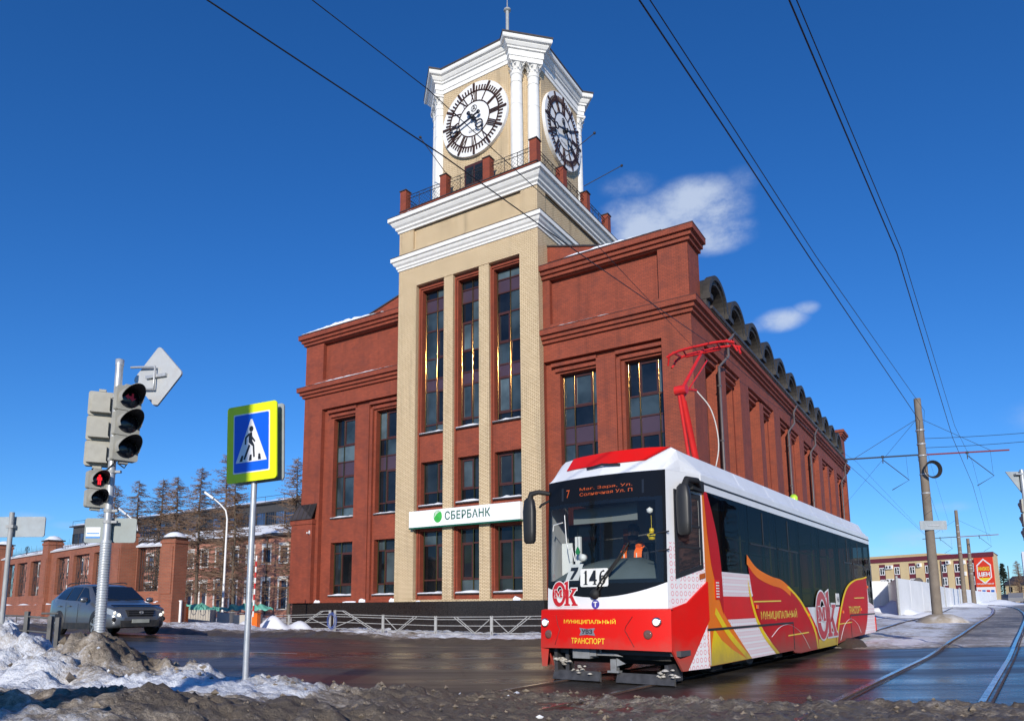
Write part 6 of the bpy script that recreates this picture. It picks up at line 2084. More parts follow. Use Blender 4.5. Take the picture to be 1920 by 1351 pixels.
mb = MB(); mb.prism(rounded(.36, .47, .04), CBk, -.02, .0); mb.box(-.05, .05, -.06, .06, 2.9, 2.94); mb.box(-.05, .05, -.06, .06, 3.3, 3.34); mb.build('back_board', SIGNBACK, cs)
# street plate on the far left
ls = thing('street_plate', 'wide grey sign back on its own pole at the left edge above the snow heap', 'sign plate', (-6.62, 9.5, .8))
mb = MB(); mb.tube([(0, 0, 0), (0, 0, 1.93)], .030, 12); mb.build('pole', GREY_PAINT, ls)
mb = MB(); mb.prism([(x, y + 1.74) for x, y in rounded(.42, .135, .03)], LM, -.06, -.045); mb.build('plate', SIGNBACK, ls)
mb = MB(); mb.box(-.05, .05, -.035, .05, 1.72, 1.76); mb.build('clamp', GREY_PAINT, ls)
# dark railing beyond the snow heap
IRON2 = pm('dirty black railing', (.11, .11, .11), .6, var=.3, dirt=((.2, .18, .15), .4, 8))
def railpost(xa, y, zt_, zb, w=.05): return (xa - w / 2, xa + w / 2, y - w / 2, y + w / 2, zb, zt_)
gr_ = thing('guard_railing', 'dark guard railing half buried behind the snow heap in front of the grey car', 'railing', (-9.5, 13.6, .45))
for (dx, dy, h) in ((0, 0, 1.0), (.62, -.2, .97), (1.15, -.35, .88), (1.32, -.4, .86)):
    mb = MB(); mb.box(dx - .035, dx + .035, dy - .035, dy + .035, -.2, h); mb.build('post', IRON2, gr_)
mb = MB()
for z in (.88, .62): mb.tube([(-2.5, .8, z + .05), (0, 0, z + .02), (.62, -.2, z), (1.15, -.35, z - .04)], .018, 6)
mb.tube([(.95, -.3, .93), (1.32, -.4, .93)], .02, 6)
for t in np.linspace(-2.4, .6, 14): mb.tube([(t, -.32 * t, .0), (t, -.32 * t, .88)], .008, 4)
mb.build('rail', IRON2, gr_)

# ------------------------------------------------------------------ grey SUV
SUVC = (-13.72, 24.75)
SUVZ = zt1(*SUVC) + .0
suv = thing('suv', 'muddy silver grey SUV driving past the brick fence with its headlights lit', 'car', (*SUVC, SUVZ), math.atan2(-.60, .80))
CARP = pm('dirty silver blue paint', (.16, .178, .205), .30, metal=.55, coat=.5, var=.1, vscale=1.5, dirt=((.16, .14, .115), .65, 1.6))
CARGL = pm('dark car glass', (.010, .014, .022), .04, spec=.8)
CPLA = pm('black car plastic', (.02, .02, .021), .6, dirt=((.12, .1, .08), .4, 5))
ST_ = [  # x, w, zlow, zbelt, ztop, wr
    (2.34, .50, .42, .60, .64, .42), (2.28, .74, .32, .76, .80, .62), (2.12, .87, .27, .86, .92, .74), (1.75, .925, .25, .95, 1.02, .78), (1.30, .94, .25, 1.00, 1.09, .79), (1.02, .945, .25, 1.03, 1.13, .78),
    (.22, .945, .25, 1.07, 1.62, .64), (-.15, .945, .25, 1.09, 1.69, .655), (-.9, .945, .25, 1.12, 1.71, .655), (-1.6, .94, .26, 1.17, 1.67, .63), (-2.02, .92, .28, 1.20, 1.56, .58), (-2.22, .90, .30, 1.16, 1.28, .66), (-2.32, .84, .36, .95, 1.02, .72), (-2.34, .74, .42, .7, .74, .6)]
def csec(s):
    x, w, zl, zb, zt_, wr = s
    zm = zl + (zb - zl) * .55
    h = [(0, zl), (w * .9, zl), (w * .985, zl + .06), (w, zl + .22 if zl + .22 < zm else zm - .01), (w * 1.0, zm), (w * .965, zb), (wr, zt_ - .05), (wr * .75, zt_ - .01), (0, zt_)]
    return [(x, -y, z) for y, z in h] + [(x, y, z) for y, z in reversed(h[:-1])]
S_ = [csec(s) for s in ST_]
n = len(S_[0])
mb = MB()
mb.faces([p for r_ in S_ for p in r_], [(i * n + j, i * n + j + 1, (i + 1) * n + j + 1, (i + 1) * n + j) for i in range(len(S_) - 1) for j in range(n - 1)], 0, True)
mb.face(S_[0]); mb.face(list(reversed(S_[-1])))
mb.build('body', CARP, suv)
def patch(nm, A_, B_, C_, D_, mat, off, par=suv, nn=4):
    """bilinear pane raised along its normal"""
    A_, B_, C_, D_ = map(Vector, (A_, B_, C_, D_))
    nrm = (B_ - A_).cross(D_ - A_).normalized()
    if nrm.z < -.3 or (abs(nrm.z) < .6 and nrm.y * (A_.y) < 0 and abs(nrm.y) > .4): nrm = -nrm
    m = MB(); m.grid(nn, nn, lambda u, v: tuple((A_ * (1 - u) + B_ * u) * (1 - v) + (D_ * (1 - u) + C_ * u) * v + nrm * off), 0)
    return m.build(nm, mat, par)
def lerp3(p, q, t): return tuple(Vector(p).lerp(Vector(q), t))
for sgn in (-1, 1):
    def sp_(k, t):     # point on the side glass band at station k, 0 belt .. 1 roof edge
        x, w, zl, zb, zt_, wr = ST_[k]
        return (x, sgn * (w * .965 + (wr - w * .965) * t), zb + (zt_ - .05 - zb) * t)
    a6, a7, a8, a9, a10 = 6, 7, 8, 9, 10
    patch('side_window', lerp3(sp_(5, .1), sp_(6, .1), .25), sp_(7, .08), lerp3(sp_(7, .9), sp_(8, .9), .0), lerp3(sp_(6, .9), sp_(7, .9), .3), CARGL, .010)
    patch('side_window', lerp3(sp_(7, .08), sp_(8, .08), .1), lerp3(sp_(8, .08), sp_(9, .08), .05), lerp3(sp_(8, .9), sp_(9, .9), .05), lerp3(sp_(7, .9), sp_(8, .9), .1), CARGL, .012)
    patch('side_window', lerp3(sp_(8, .08), sp_(9, .08), .15), lerp3(sp_(9, .1), sp_(10, .1), .35), lerp3(sp_(9, .85), sp_(10, .85), .25), lerp3(sp_(8, .9), sp_(9, .9), .15), CARGL, .012)
    # mirror, door lines, handles, rail
    m = MB(); m.lathe([(0, -.12), (.07, -.10), (.09, 0), (.07, .09), (0, .11)], 12, (.75, sgn * 1.06, 1.16), axis='y'); m.build('mirror', CARP, suv)
    m = MB()
    for k in (0,):
        m.tube([(.05, sgn * .952, .4), (.08, sgn * .952, 1.05)], .006, 3); m.tube([(-.85, sgn * .952, .4), (-.85, sgn * .952, 1.1)], .006, 3)
    m.build('door_seam', CPLA, suv)
    for x in (-.72, -1.45): m = MB(); m.box(x, x + .2, sgn * .945, sgn * .965, .95, .99); m.build('door_handle', CARP, suv)
    m = MB(); m.tube([(.0, sgn * .60, 1.72), (-.2, sgn * .60, 1.76), (-1.5, sgn * .58, 1.74), (-1.75, sgn * .57, 1.69)], .02, 6); m.build('roof_rail', CPLA, suv)
    m = MB(); m.prism([(1.0, .22), (-.95, .22), (-.95, .42), (1.0, .42)], lambda a, z, d: (a, sgn * d, z), .90, .957); m.build('sill_cladding', CPLA, suv)
    for x in (1.36, -1.34):
        m = MB()
        m.lathe([(.40, .02), (.40, 0), (.0, 0)][::1], 28, (x, sgn * .952, .42), axis='y'); m.build('wheel_arch', CPLA, suv)
        m = MB(); m.lathe([(.17, -.11), (.31, -.11), (.345, -.08), (.35, 0), (.345, .08), (.31, .11), (.17, .11)], 28, (x, sgn * .87, .345), axis='y'); w = m.build('wheel', BLACK_RUBBER, suv)
        m = MB()
        m.lathe([(.235, .0), (.24, .108), (.22, .112), (.20, .07)], 24, (x, sgn * .87, .345), axis='y') if sgn > 0 else m.lathe([(.235, .0), (.24, -.108), (.22, -.112), (.20, -.07)], 24, (x, sgn * .87, .345), axis='y')
        for k in range(5):
            g = 2 * PI * k / 5 + .3
            e = Vector((math.cos(g), 0, math.sin(g))); f = Vector((-e.z, 0, e.x))
            m.obox(Vector((x, sgn * (.87 + .10), .345)) + e * .12, e * .12, f * .035, Vector((0, .012, 0)))
        m.lathe([(0, -.12), (.06, -.115), (.06, .115), (0, .12)], 12, (x, sgn * .87, .345), axis='y')
        m.build('rim', pm('alloy rim', (.5, .5, .5), .35, metal=.7, dirt=((.2, .17, .13), .5, 8)), w)
    # head lamps, laid on the body surface
    def bp(k, j):
        a, b = int(k), min(int(k) + 1, len(S_) - 1); c = int(j); fk, fj = k - a, j - c
        q = lambda r_: Vector(r_[c]).lerp(Vector(r_[c + 1]), fj)
        p = q(S_[a]).lerp(q(S_[b]), fk)
        return Vector((p.x, p.y * (-sgn), p.z))
    m = MB(); m.grid(8, 4, lambda u, v: tuple(bp(.35 + 2.2 * u, 4.35 + (.75 - .15 * u) * v) + Vector((.014, sgn * .012, .004))), 0); hl = m.build('headlight', pm('headlight glass', (.30, .33, .36), .06, spec=.8), suv)
    for (k_, r, e_) in ((.75, .05, 1.6), (1.35, .05, .5)):
        p = bp(k_, 4.72) + Vector((.03, 0, 0))
        m = MB(); m.lathe([(0, .03), (r * .8, .02), (r, 0)], 12, tuple(p), axis='x'); m.build('bulb', pm('lit bulb', (.9, .85, .7), .2, emit=(1, .9, .7), estr=e_), hl)
    p = bp(1.2, 3.2) + Vector((.02, sgn * .01, 0))
    m = MB(); m.lathe([(0, .02), (.055, .015), (.075, 0)], 14, tuple(p), axis='x'); m.build('fog_lamp', CPLA, suv)
patch('windscreen', lerp3((1.02, -.78, 1.10), (.22, -.64, 1.60), .04), lerp3((1.02, .78, 1.10), (.22, .64, 1.60), .04), lerp3((1.02, .78, 1.10), (.22, .64, 1.60), .95), lerp3((1.02, -.78, 1.10), (.22, -.64, 1.60), .95), CARGL, .035)
mb = MB(); mb.prism([(-.40, .62), (.40, .62), (.46, .84), (-.46, .84)], lambda a, z, d: (2.37 - .12 * abs(a) + d - .25 * (z - .62), a, z), .0, .03); gl_ = mb.build('grille', CPLA, suv)
mb = MB()
for z in (.68, .74, .80): mb.box(2.30, 2.405 - .25 * (z - .62), -.40, .40, z - .01, z + .01)
mb.build('slat', pm('grey grille bar', (.10, .10, .105), .35, metal=.5), gl_)
mb = MB(); k = 18; mb.tube([(2.385, .065 * math.cos(2 * PI * i / k), .745 + .038 * math.sin(2 * PI * i / k)) for i in range(k + 1)], .007, 4, cap=False); mb.tube([(2.385, -.03, .725), (2.385, -.025, .765)], .006, 4); mb.tube([(2.385, .03, .765), (2.385, .025, .725)], .006, 4); mb.tube([(2.385, -.028, .742), (2.385, .028, .748)], .006, 4); mb.build('emblem', GALV, suv)
mb = MB(); mb.box(2.2, 2.36, -.60, .60, .30, .50); mb.build('lower_intake', CPLA, suv)
mb = MB(); mb.box(2.36, 2.385, -.27, .27, .42, .535); mb.build('licence_plate', pm('grimy licence plate', (.33, .34, .30), .6, var=.15), suv)
mb = MB(); mb.grid(8, 2, lambda u, v: (2.06 + .10 * v - .25 * (2 * u - 1) ** 2 * .4, -.78 + 1.56 * u, .965 - .045 * v + .03), 0); mb.build('bonnet_deflector', pm('smoked deflector', (.012, .012, .014), .15), suv)
mb = MB()
for s in (-1, 1): mb.tube([(1.05, s * .1, 1.15), (.95, s * .6, 1.19)], .012, 4)
mb.build('wiper', CPLA, suv)

# ------------------------------------------------------------------ pedestrian fence in front of the bank
FPAINT = pm('grey fence paint', (.40, .40, .39), .5, var=.12, vscale=6, dirt=((.22, .2, .17), .35, 7))
FV = -3.2
pf = thing('pedestrian_fence', 'long grey metal fence with slanted braces in front of the bank plinth', 'fence', (BX, BY, 0), -BYAW)
def fz(u):
    x, y, _ = bank_world(u, FV, 0); return zt1(x, y) + .06
posts_u = [-38.2, -34.8, -31.4, -28.0, -24.6, -21.12, -20.72, -17.0, -13.33, -9.8, -6.3, -2.8, .7]
for u in posts_u:
    mb = MB(); top = 1.16 if u in (-21.12, -20.72) else .98
    z0 = fz(u)
    mb.box(u - .075, u - .03, FV - .03, FV + .03, z0 - .3, z0 + top); mb.box(u + .03, u + .075, FV - .03, FV + .03, z0 - .3, z0 + top); mb.box(u - .03, u + .03, FV - .02, FV + .02, z0 + .2, z0 + top - .06)
    mb.build('post', FPAINT, pf)
def bar(mb, u0, z0, u1, z1, r=.022): mb.tube([(u0, FV, fz(u0) + z0), (u1, FV, fz(u1) + z1)], r, 6)
for i in range(len(posts_u) - 1):
    a, b = posts_u[i] + .08, posts_u[i + 1] - .08
    if b - a < 1: continue
    for z in (.12, .48, .80, .93):
        mb = MB(); bar(mb, a, z, b, z, .02); mb.build('rail', FPAINT, pf)
    mb = MB()
    w = b - a
    kind = i % 2
    if posts_u[i + 1] == -21.12:                  # rising half arch
        bar(mb, a + .15 * w, .14, a + .80 * w, 1.12); bar(mb, a + .22 * w, .14, a + .86 * w, 1.12); bar(mb, a + .80 * w, 1.12, b, 1.12); bar(mb, a + .55 * w, .72, b, .2)
    elif posts_u[i] == -20.72:
        bar(mb, b - .15 * w, .14, b - .80 * w, 1.12); bar(mb, b - .22 * w, .14, b - .86 * w, 1.12); bar(mb, a, 1.12, b - .80 * w, 1.12); bar(mb, b - .55 * w, .72, a, .2)
    elif kind:
        bar(mb, a + .02 * w, .80, a + .27 * w, .14); bar(mb, a + .27 * w, .14, a + .60 * w, .92); bar(mb, a + .31 * w, .14, a + .66 * w, .92)
    else:
        bar(mb, a + .33 * w, .92, a + .68 * w, .14); bar(mb, a + .39 * w, .92, a + .72 * w, .14); bar(mb, a + .72 * w, .14, b - .02 * w, .78)
    mb.build('brace', FPAINT, pf)
rope = MB()
for k in range(4):
    x0, y0, z0 = bank_world(-20.9 + random.uniform(-.05, .05), FV - .07, fz(-20.9) + .55)
    ca, sa = math.cos(-BYAW), math.sin(-BYAW)
    rope.tube([(x0 + (.24 + .05 * k) * math.cos(t) * ca, y0 + (.24 + .05 * k) * math.cos(t) * sa - .02 * k, z0 + (.36 + .04 * k) * math.sin(t)) for t in np.linspace(0, 2 * PI, 22)], .012, 4, cap=False)
tag(rope.build('blue_cord', pm('blue cord', (.06, .12, .42), .6)), 'blue cord coiled round the twin posts of the grey fence', 'cord')

# ------------------------------------------------------------------ brick fence with iron grilles
def grille(mb, M, a0, a1, z0, z1):
    for t in np.linspace(0, 1, 11): mb.tube([M(a0 + (a1 - a0) * t, z0, -.2), M(a0 + (a1 - a0) * t, z1, -.2)], .014, 4)
    for z in (z0 + .06, z1 - .06): mb.tube([M(a0, z, -.2), M(a1, z, -.2)], .018, 4)
    c = (a0 + a1) / 2; w = (a1 - a0) * .42
    for (zc, k) in ((z0 + (z1 - z0) * .28, 1), (z0 + (z1 - z0) * .72, -1)):
        for s in (-1, 1):
            mb.tube([M(c + s * w * (.5 + .5 * math.cos(t) * (1 - t / 9)), zc + k * w * math.sin(t) * (1 - t / 9) * .9, -.2) for t in np.linspace(0, 7, 16)], .02, 4, cap=False)


def brick_fence(name, label, loc, rot, z0, segs, pills, top=5.0):
    t = thing(name, label, 'fence', loc, rot)
    M = lambda a, z, d: (a, -d, z)
    mb = MB()
    for (a0, a1, ops) in segs:
        wall(mb, M, a0, a1, z0 - .4, top - loc[2], 0, [(b0, b1, 2.35 - loc[2], 4.62 - loc[2], .45) for b0, b1 in ops])
        wall(mb, M, a0, a1, z0 - .4, top - loc[2], -.45, [(b0, b1, 2.35 - loc[2], 4.62 - loc[2], 0.001) for b0, b1 in ops])
        mbox(mb, M, a0, a1, z0 - .4, 1.75 - loc[2], 0.001, .12)
    mb.build('wall', FENCE_BRICK, t)
    mb = MB()
    for (a0, a1, ops) in segs: mbox(mb, M, a0, a1, top - loc[2], top - loc[2] + .07, -.52, .10)
    mb.build('coping', pm('snowy coping', (.55, .55, .56), .7), t)
    sn = MB()
    for (a0, a1, ops) in segs:
        sn.grid(24, 3, lambda u, v: M(a0 + (a1 - a0) * u, top - loc[2] + .072 + .22 * math.sin(PI * min(1, .12 + v)) * (.7 + .3 * math.sin(u * 23)), -.5 + .62 * v))
        sn.grid(18, 2, lambda u, v: M(a0 + (a1 - a0) * u, 1.75 - loc[2] + .002 + .10 * math.sin(PI * v) * max(0, .4 + .6 * math.sin(u * 17 + a0)), .0 + .12 * v))
    s_o = sn.build('snow_cover', SNOW_CLEAN, t)
    for (a0, a1, ops) in segs:
        for b0, b1 in ops:
            g_ = MB(); grille(g_, M, b0, b1, 2.36 - loc[2], 4.61 - loc[2]); g_.build('grille', DARK_IRON, t)
        cr_ = MB()
        for k in range(int((a1 - a0) / .28)):
            x = a0 + .2 + k * .28
            cr_.tube([M(x, top - loc[2] + .07, -.2), M(x, top - loc[2] + (.55 if k % 4 else .75), -.2)], [.016, .003], 4)
        cr_.tube([M(a0, top - loc[2] + .3, -.2), M(a1, top - loc[2] + .3, -.2)], .014, 4)
        mid = (a0 + a1) / 2
        for s in (-1, 1): cr_.tube([M(mid + s * (.15 + .3 * math.cos(x)), top - loc[2] + .45 + .3 * math.sin(x), -.2) for x in np.linspace(0, 5, 10)], .02, 4, cap=False)
        cr_.build('iron_crest', DARK_IRON, t)
    for (a, w, h) in pills:
        p = MB(); mbox(p, M, a - w / 2, a + w / 2, z0 - .4, h - loc[2], -.5 - w * .1, .22); mbox(p, M, a - w / 2 - .06, a + w / 2 + .06, z0 - .4, 1.8 - loc[2], -.55 - w * .1, .30); mbox(p, M, a - w / 2 + .12, a + w / 2 - .12, 2.2 - loc[2], 4.6 - loc[2], .22, .26)
        mbox(p, M, a - w / 2 - .05, a + w / 2 + .05, h - loc[2] - .25, h - loc[2] - .1, -.55 - w * .1, .27)
        po_ = p.build('pillar', FENCE_BRICK, t)
        q = MB(); mbox(q, M, a - w / 2 - .09, a + w / 2 + .09, h - loc[2], h - loc[2] + .07, -.6 - w * .1, .32); q.build('pillar_cap', DARK_TIN, po_)
        q = MB(); q.grid(5, 4, lambda u, v: M(a - w / 2 - .06 + (w + .12) * u, h - loc[2] + .072 + .30 * math.sin(PI * u) ** .5 * math.sin(PI * v) ** .5, -.55 - w * .1 + (.84 + w * .1) * v)); q.build('snow_cap', SNOW_CLEAN, po_)
    return t


fz0 = .62
brick_fence('brick_fence', 'long orange brick fence with iron grilles and snowy pillars receding behind the silver car', (-20.86, 38.5, fz0), -math.atan2(7.5, 8.6), 0.0,
            [(-11.0, -.6, [(-9.9, -7.6), (-6.9, -4.4), (-3.7, -1.3)]), (-21.6, -11.8, [(-20.6, -18.4), (-17.8, -15.6), (-14.9, -12.9)]), (-33, -22.4, [(-31, -29), (-28, -26), (-25.4, -23.4)])],
            [(-11.4, 1.05, 5.75), (-22.0, 1.05, 6.1), (0, 1.35, 5.5)])
brick_fence('brick_gate_wing', 'short orange brick fence panel with one large iron grille between two pillars beside the gateway', (-20.2, 38.3, fz0), math.atan2(-1.3, 3.1), 0.0,
            [(.5, 2.6, [(.55, 2.15)])], [(2.95, .95, 5.02)], top=4.65)
mb = MB()

# ------------------------------------------------------------------ factory behind
fa = thing('factory_building', 'long old brick factory with white framed windows and a snow covered roof behind bare larches', 'building', (-19.4, 66.0, .5), -.562)
FFM = lambda a, z, d: (a, -d, z)
FW, EAV = [], 7.6
mb = MB()
wins = []
k = 0
a = 9.4
while a > -50:
    wins.append(a); a -= 2.37
ops = []
for a in wins: ops += [(a, a + 1.0, .85, 3.45, .28), (a, a + 1.0, 5.1, 6.6, .28)]
wall(mb, FFM, -52, 13, -.6, EAV, 0, ops)
mb.box(-52, -51.9, 0.01, 9, -.6, EAV); mb.box(12.9, 13, .01, 9, -.6, EAV)
mbox(mb, FFM, -52, 13, 4.35, 4.5, .0005, .05)
mb.build('wall', FACTORY_BRICK, fa)
FGL = bank_glass('factory glass', ((.03, .06, .13), (.015, .02, .03), (.05, .09, .18)), .04)
WFR = pm('white window surround', (.72, .70, .66), .6, var=.12, vscale=5, dirt=((.4, .35, .3), .3, 5))
for i, a in enumerate(wins):
    for (z0, z1) in ((.85, 3.45), (5.1, 6.6)):
        fm = MB()
        mbox(fm, FFM, a - .22, a + 1.16, z1 + .0, z1 + .38, .0, .07); mbox(fm, FFM, a - .2, a - .002, z0, z1, .0, .05); mbox(fm, FFM, a + 1.002, a + 1.14, z0, z1, .0, .05); mbox(fm, FFM, a - .22, a + 1.16, z0 - .1, z0, .0, .08)
        w = fm.build('window', WFR, fa)
        pm_ = MB(); mbox(pm_, FFM, a, a + 1.0, z0, z1, -.28, -.25)
        pm_.build('pane', FGL, w)
        bm_ = MB()
        for t in (.25, .5, .75): mbox(bm_, FFM, a + t - .02, a + t + .02, z0, z1, -.249, -.22)
        for z in np.arange(z0 + .45, z1 - .2, .45): mbox(bm_, FFM, a, a + 1.0, z - .015, z + .015, -.248, -.224)
        bm_.build('glazing_bar', pm('dark glazing bar', (.05, .05, .055), .6) if i == 0 and z0 < 1 else bpy.data.materials['dark glazing bar'], w)
rm = MB()
rm.prism([(-.45, EAV), (-.45, EAV + .18), (5.2, EAV + 1.9), (9, EAV + 1.9), (9, EAV)], lambda y, z, d: (d, y, z), -52.3, 13.2)
rm.build('eave_roof', DARK_TIN, fa)
sm2 = MB()
sm2.grid(120, 8, lambda u, v: (-52.3 + 65.5 * u, -.5 + 5.6 * v, EAV + .2 + 1.70 * v + .12 + .07 * math.sin(u * 90) * math.sin(v * 5 + u * 40) - (.1 if v == 0 else 0)))
sm2.build('roof_snow', SNOW_CLEAN, fa)
cl_ = MB()
cl_.box(-50, 13, 5.0, 9, EAV + 1.7, EAV + 2.05); cl_.box(-50, 13, 5.0, 9, EAV + 3.35, EAV + 4.25)
for i in range(43): cl_.box(-50 + i * 1.5 - .07, -50 + i * 1.5 + .07, 4.98, 5.2, EAV + 2.051, EAV + 3.349)
cl_.build('clerestory_frame', pm('dark clerestory cladding', (.045, .042, .042), .6, var=.3), fa)
for i in range(42):
    pg = MB(); pg.box(-50 + i * 1.5 + .08, -50 + (i + 1) * 1.5 - .08, 5.08, 5.1, EAV + 2.052, EAV + 3.348); cg = pg.build('clerestory_window', FGL, fa)
    pb = MB()
    for t in (.38, .72, 1.06): pb.box(-50 + i * 1.5 + t, -50 + i * 1.5 + t + .035, 5.05, 5.079, EAV + 2.053, EAV + 3.347)
    pb.box(-50 + i * 1.5 + .081, -50 + (i + 1) * 1.5 - .081, 5.055, 5.075, EAV + 2.7, EAV + 2.74)
    pb.build('glazing_bar', bpy.data.materials['dark glazing bar'], cg)
top = MB(); top.prism([(4.6, EAV + 4.25), (4.6, EAV + 4.4), (9, EAV + 5.4), (9, EAV + 4.25)], lambda y, z, d: (d, y, z), -50.3, 13.3); top.build('upper_roof', DARK_TIN, fa)
ts2 = MB(); ts2.grid(90, 5, lambda u, v: (-50.3 + 63.6 * u, 4.58 + 4.3 * v, EAV + 4.42 + .98 * v + .10 + .05 * math.sin(u * 70 + v * 3) - (.09 if v == 0 else 0))); ts2.build('upper_roof_snow', SNOW_CLEAN, fa)
rr_ = MB()
for i in range(22): rr_.tube([(-50 + i * 3, 4.9, EAV + 4.4), (-50 + i * 3, 4.9, EAV + 5.1)], .025, 4)
rr_.tube([(-50, 4.9, EAV + 5.05), (13, 4.9, EAV + 5.05)], .025, 4); rr_.build('roof_railing', DARK_IRON, fa)
dpp = MB()
for a in (-4.2, -20, 5.5): dpp.tube([(a, -.15, EAV), (a, -.15, .2)], .07, 6)
dpp.build('drainpipe', DARK_TIN, fa)

# ------------------------------------------------------------------ bare larches
BARK = pm('grey larch bark', (.11, .085, .065), .9, var=.3, vscale=3)
TWIG = pm('brown larch twigs', (.21, .135, .09), .9, var=.3, vscale=2)


def larch(seed, h):
    rr = random.Random(seed)
    mt_ = MB(); lean = rr.uniform(-.035, .035)
    mt_.tube([(lean * z + .05 * math.sin(z), .03 * math.cos(z * .7), z) for z in np.linspace(0, h, 12)], [max(.012, .17 * (1 - z / h) ** .8) for z in np.linspace(0, h, 12)], 7)
    mc = MB()
    nb_ = 280
    for i in range(nb_):
        f = .16 + .83 * (i / nb_) ** .85
        z = h * f
        L_ = (1 - f) ** .6 * h * .25 * rr.uniform(.5, 1.2) + .15
        g = rr.uniform(0, 2 * PI)
        e = Vector((math.cos(g), math.sin(g), 0)); t = Vector((-e.y, e.x, 0))
        o = Vector((lean * z + .05 * math.sin(z), .03 * math.cos(z * .7), z))
        dr = rr.uniform(-.42, .12)
        pts = [o + e * L_ * s + Vector((0, 0, L_ * (dr * s + .22 * s * s))) for s in (0, .35, .7, 1)]
        mc.tube(pts, [.030, .022, .016, .008], 3, cap=False, s=False)
        for k in range(max(4, int(L_ * 11))):
            s = rr.uniform(.15, 1)
            p = o + e * L_ * s + Vector((0, 0, L_ * (dr * s + .22 * s * s)))
            sd = rr.choice((-1, 1))
            ln = rr.uniform(.12, .42) * (1.15 - .5 * s)
            q = p + (t * sd * .8 + e * rr.uniform(.1, .7)) * ln + Vector((0, 0, rr.uniform(-.30, .06) * ln * 2))
            mid = (p + q) / 2 + Vector((0, 0, -.03))
            mc.tube([p, mid, q], [.014, .011, .006], 3, cap=False, s=False)
            if rr.random() < .7:
                q2 = mid + (t * -sd * .4 + e * .6) * ln * .5 + Vector((0, 0, -.08))
                mc.tube([mid, q2], [.009, .004], 3, cap=False, s=False)
    return mt_.mesh('trunk', BARK), mc.mesh('crown', TWIG)


LV = [larch(s, h) for s, h in ((3, 13.5), (8, 12.5), (14, 15.0))]
TRS = [  # px, depth, top y, variant, label
    (250, 58, 897, 0, 'bare larch standing furthest left, beside the traffic light head'), (288, 60, 893, 1, 'slim bare larch second from the left above the brick gate pier'),
    (325, 59, 890, 1, 'bare larch with a thin crown above the striped barrier by the fence'), (366, 57, 873, 0, 'bare larch just left of the arching street lamp'),
    (413, 58, 846, 2, 'tallest bare larch, left of the yellow crossing sign'), (436, 55, 880, 0, 'bare larch hidden partly by the crossing sign board'),
    (541, 54, 853, 2, 'bare larch close against the red brick corner of the bank'), (203, 64, 905, 1, 'bare larch seen behind the traffic light post')]
for i, (px, Y, ty, vi, lab) in enumerate(TRS):
    v = world_dir(px, 1142); k = Y / v.y; x = v.x * k
    v2 = world_dir(px, ty); ztop = EYE + v2.z * (Y / v2.y)
    z0 = zt1(x, Y)
    h = ztop - z0
    H0 = (13.5, 12.5, 15.0)[vi]
    t = thing('larch_tree', lab, 'tree', (x, Y, z0 - .1), random.uniform(0, 6), 'bare larches before the factory')
    t.scale = (h / H0,) * 3
    link('trunk', LV[vi][0], t); link('crown', LV[vi][1], t)

# ------------------------------------------------------------------ gateway things between fence and bank
def street_lamp(px, yb, yt, Y, headdx, label):
    v = world_dir(px, yb); x = v.x * Y / v.y
    z0 = zt1(x, Y)
    v2 = world_dir(px, yt); zt_ = EYE + v2.z * Y / v2.y
    t = thing('street_lamp', label, 'street lamp', (x, Y, z0), 0, 'street lamps by the factory')
    h = zt_ - z0
    mb = MB(); mb.tube([(0, 0, 0), (0, 0, h * .5), (0, 0, h - .5), (headdx * .12, 0, h + .05), (headdx * .5, 0, h + .45), (headdx, 0, h + .85)], [.085, .07, .055, .05, .045, .04], 8); mb.build('pole', WHITE_PAINT, t)
    mb = MB(); mb.obox((headdx * 1.25, 0, h + 1.02), Vector((headdx * .3, 0, .2)), (0, .13, 0), (-.03 * headdx, 0, .06)); mb.build('lamp_head', GALV, t)
    return t


street_lamp(418, 1130, 958, 45, -.95, 'white street lamp with an arched neck standing between the larches')
street_lamp(249, 1130, 985, 50, -.9, 'street lamp whose arched neck shows above the brick gate pier')

RW = [pm('barrier white', (.78, .78, .76), .5), pm('barrier red', (.55, .02, .02), .5)]
ORG = pm('orange barrier housing', (.85, .16, .015), .45, var=.08)
for (px, Y, lab) in ((345, 38.5, 'orange barrier post with its red and white arm raised beside the brick pillar'), (481, 41, 'orange barrier post with its raised striped arm behind the crossing sign pole')):
    v = world_dir(px, 1142); x = v.x * Y / v.y; z0 = zt1(x, Y)
    t = thing('boom_barrier', lab, 'barrier', (x, Y, z0), -.3, 'raised barriers at the factory gate')
    mb = MB(); mb.box(-.17, .17, -.15, .15, 0, .85); mb.box(-.19, .19, -.17, .17, .85, .9); mb.build('housing', ORG, t)
    mb = MB()
    for k in range(11):
        p0, p1 = .7 + .31 * k, .7 + .31 * (k + 1)
        mb.tube([(-.08 + .02 * p0, -.2, p0), (-.08 + .02 * p1, -.2, p1)], .05, 6, k % 2)
    mb.build('boom', RW, t)
CONC = pm('concrete block', (.50, .46, .40), .8, var=.15, vscale=3, dirt=((.3, .27, .22), .4, 3))
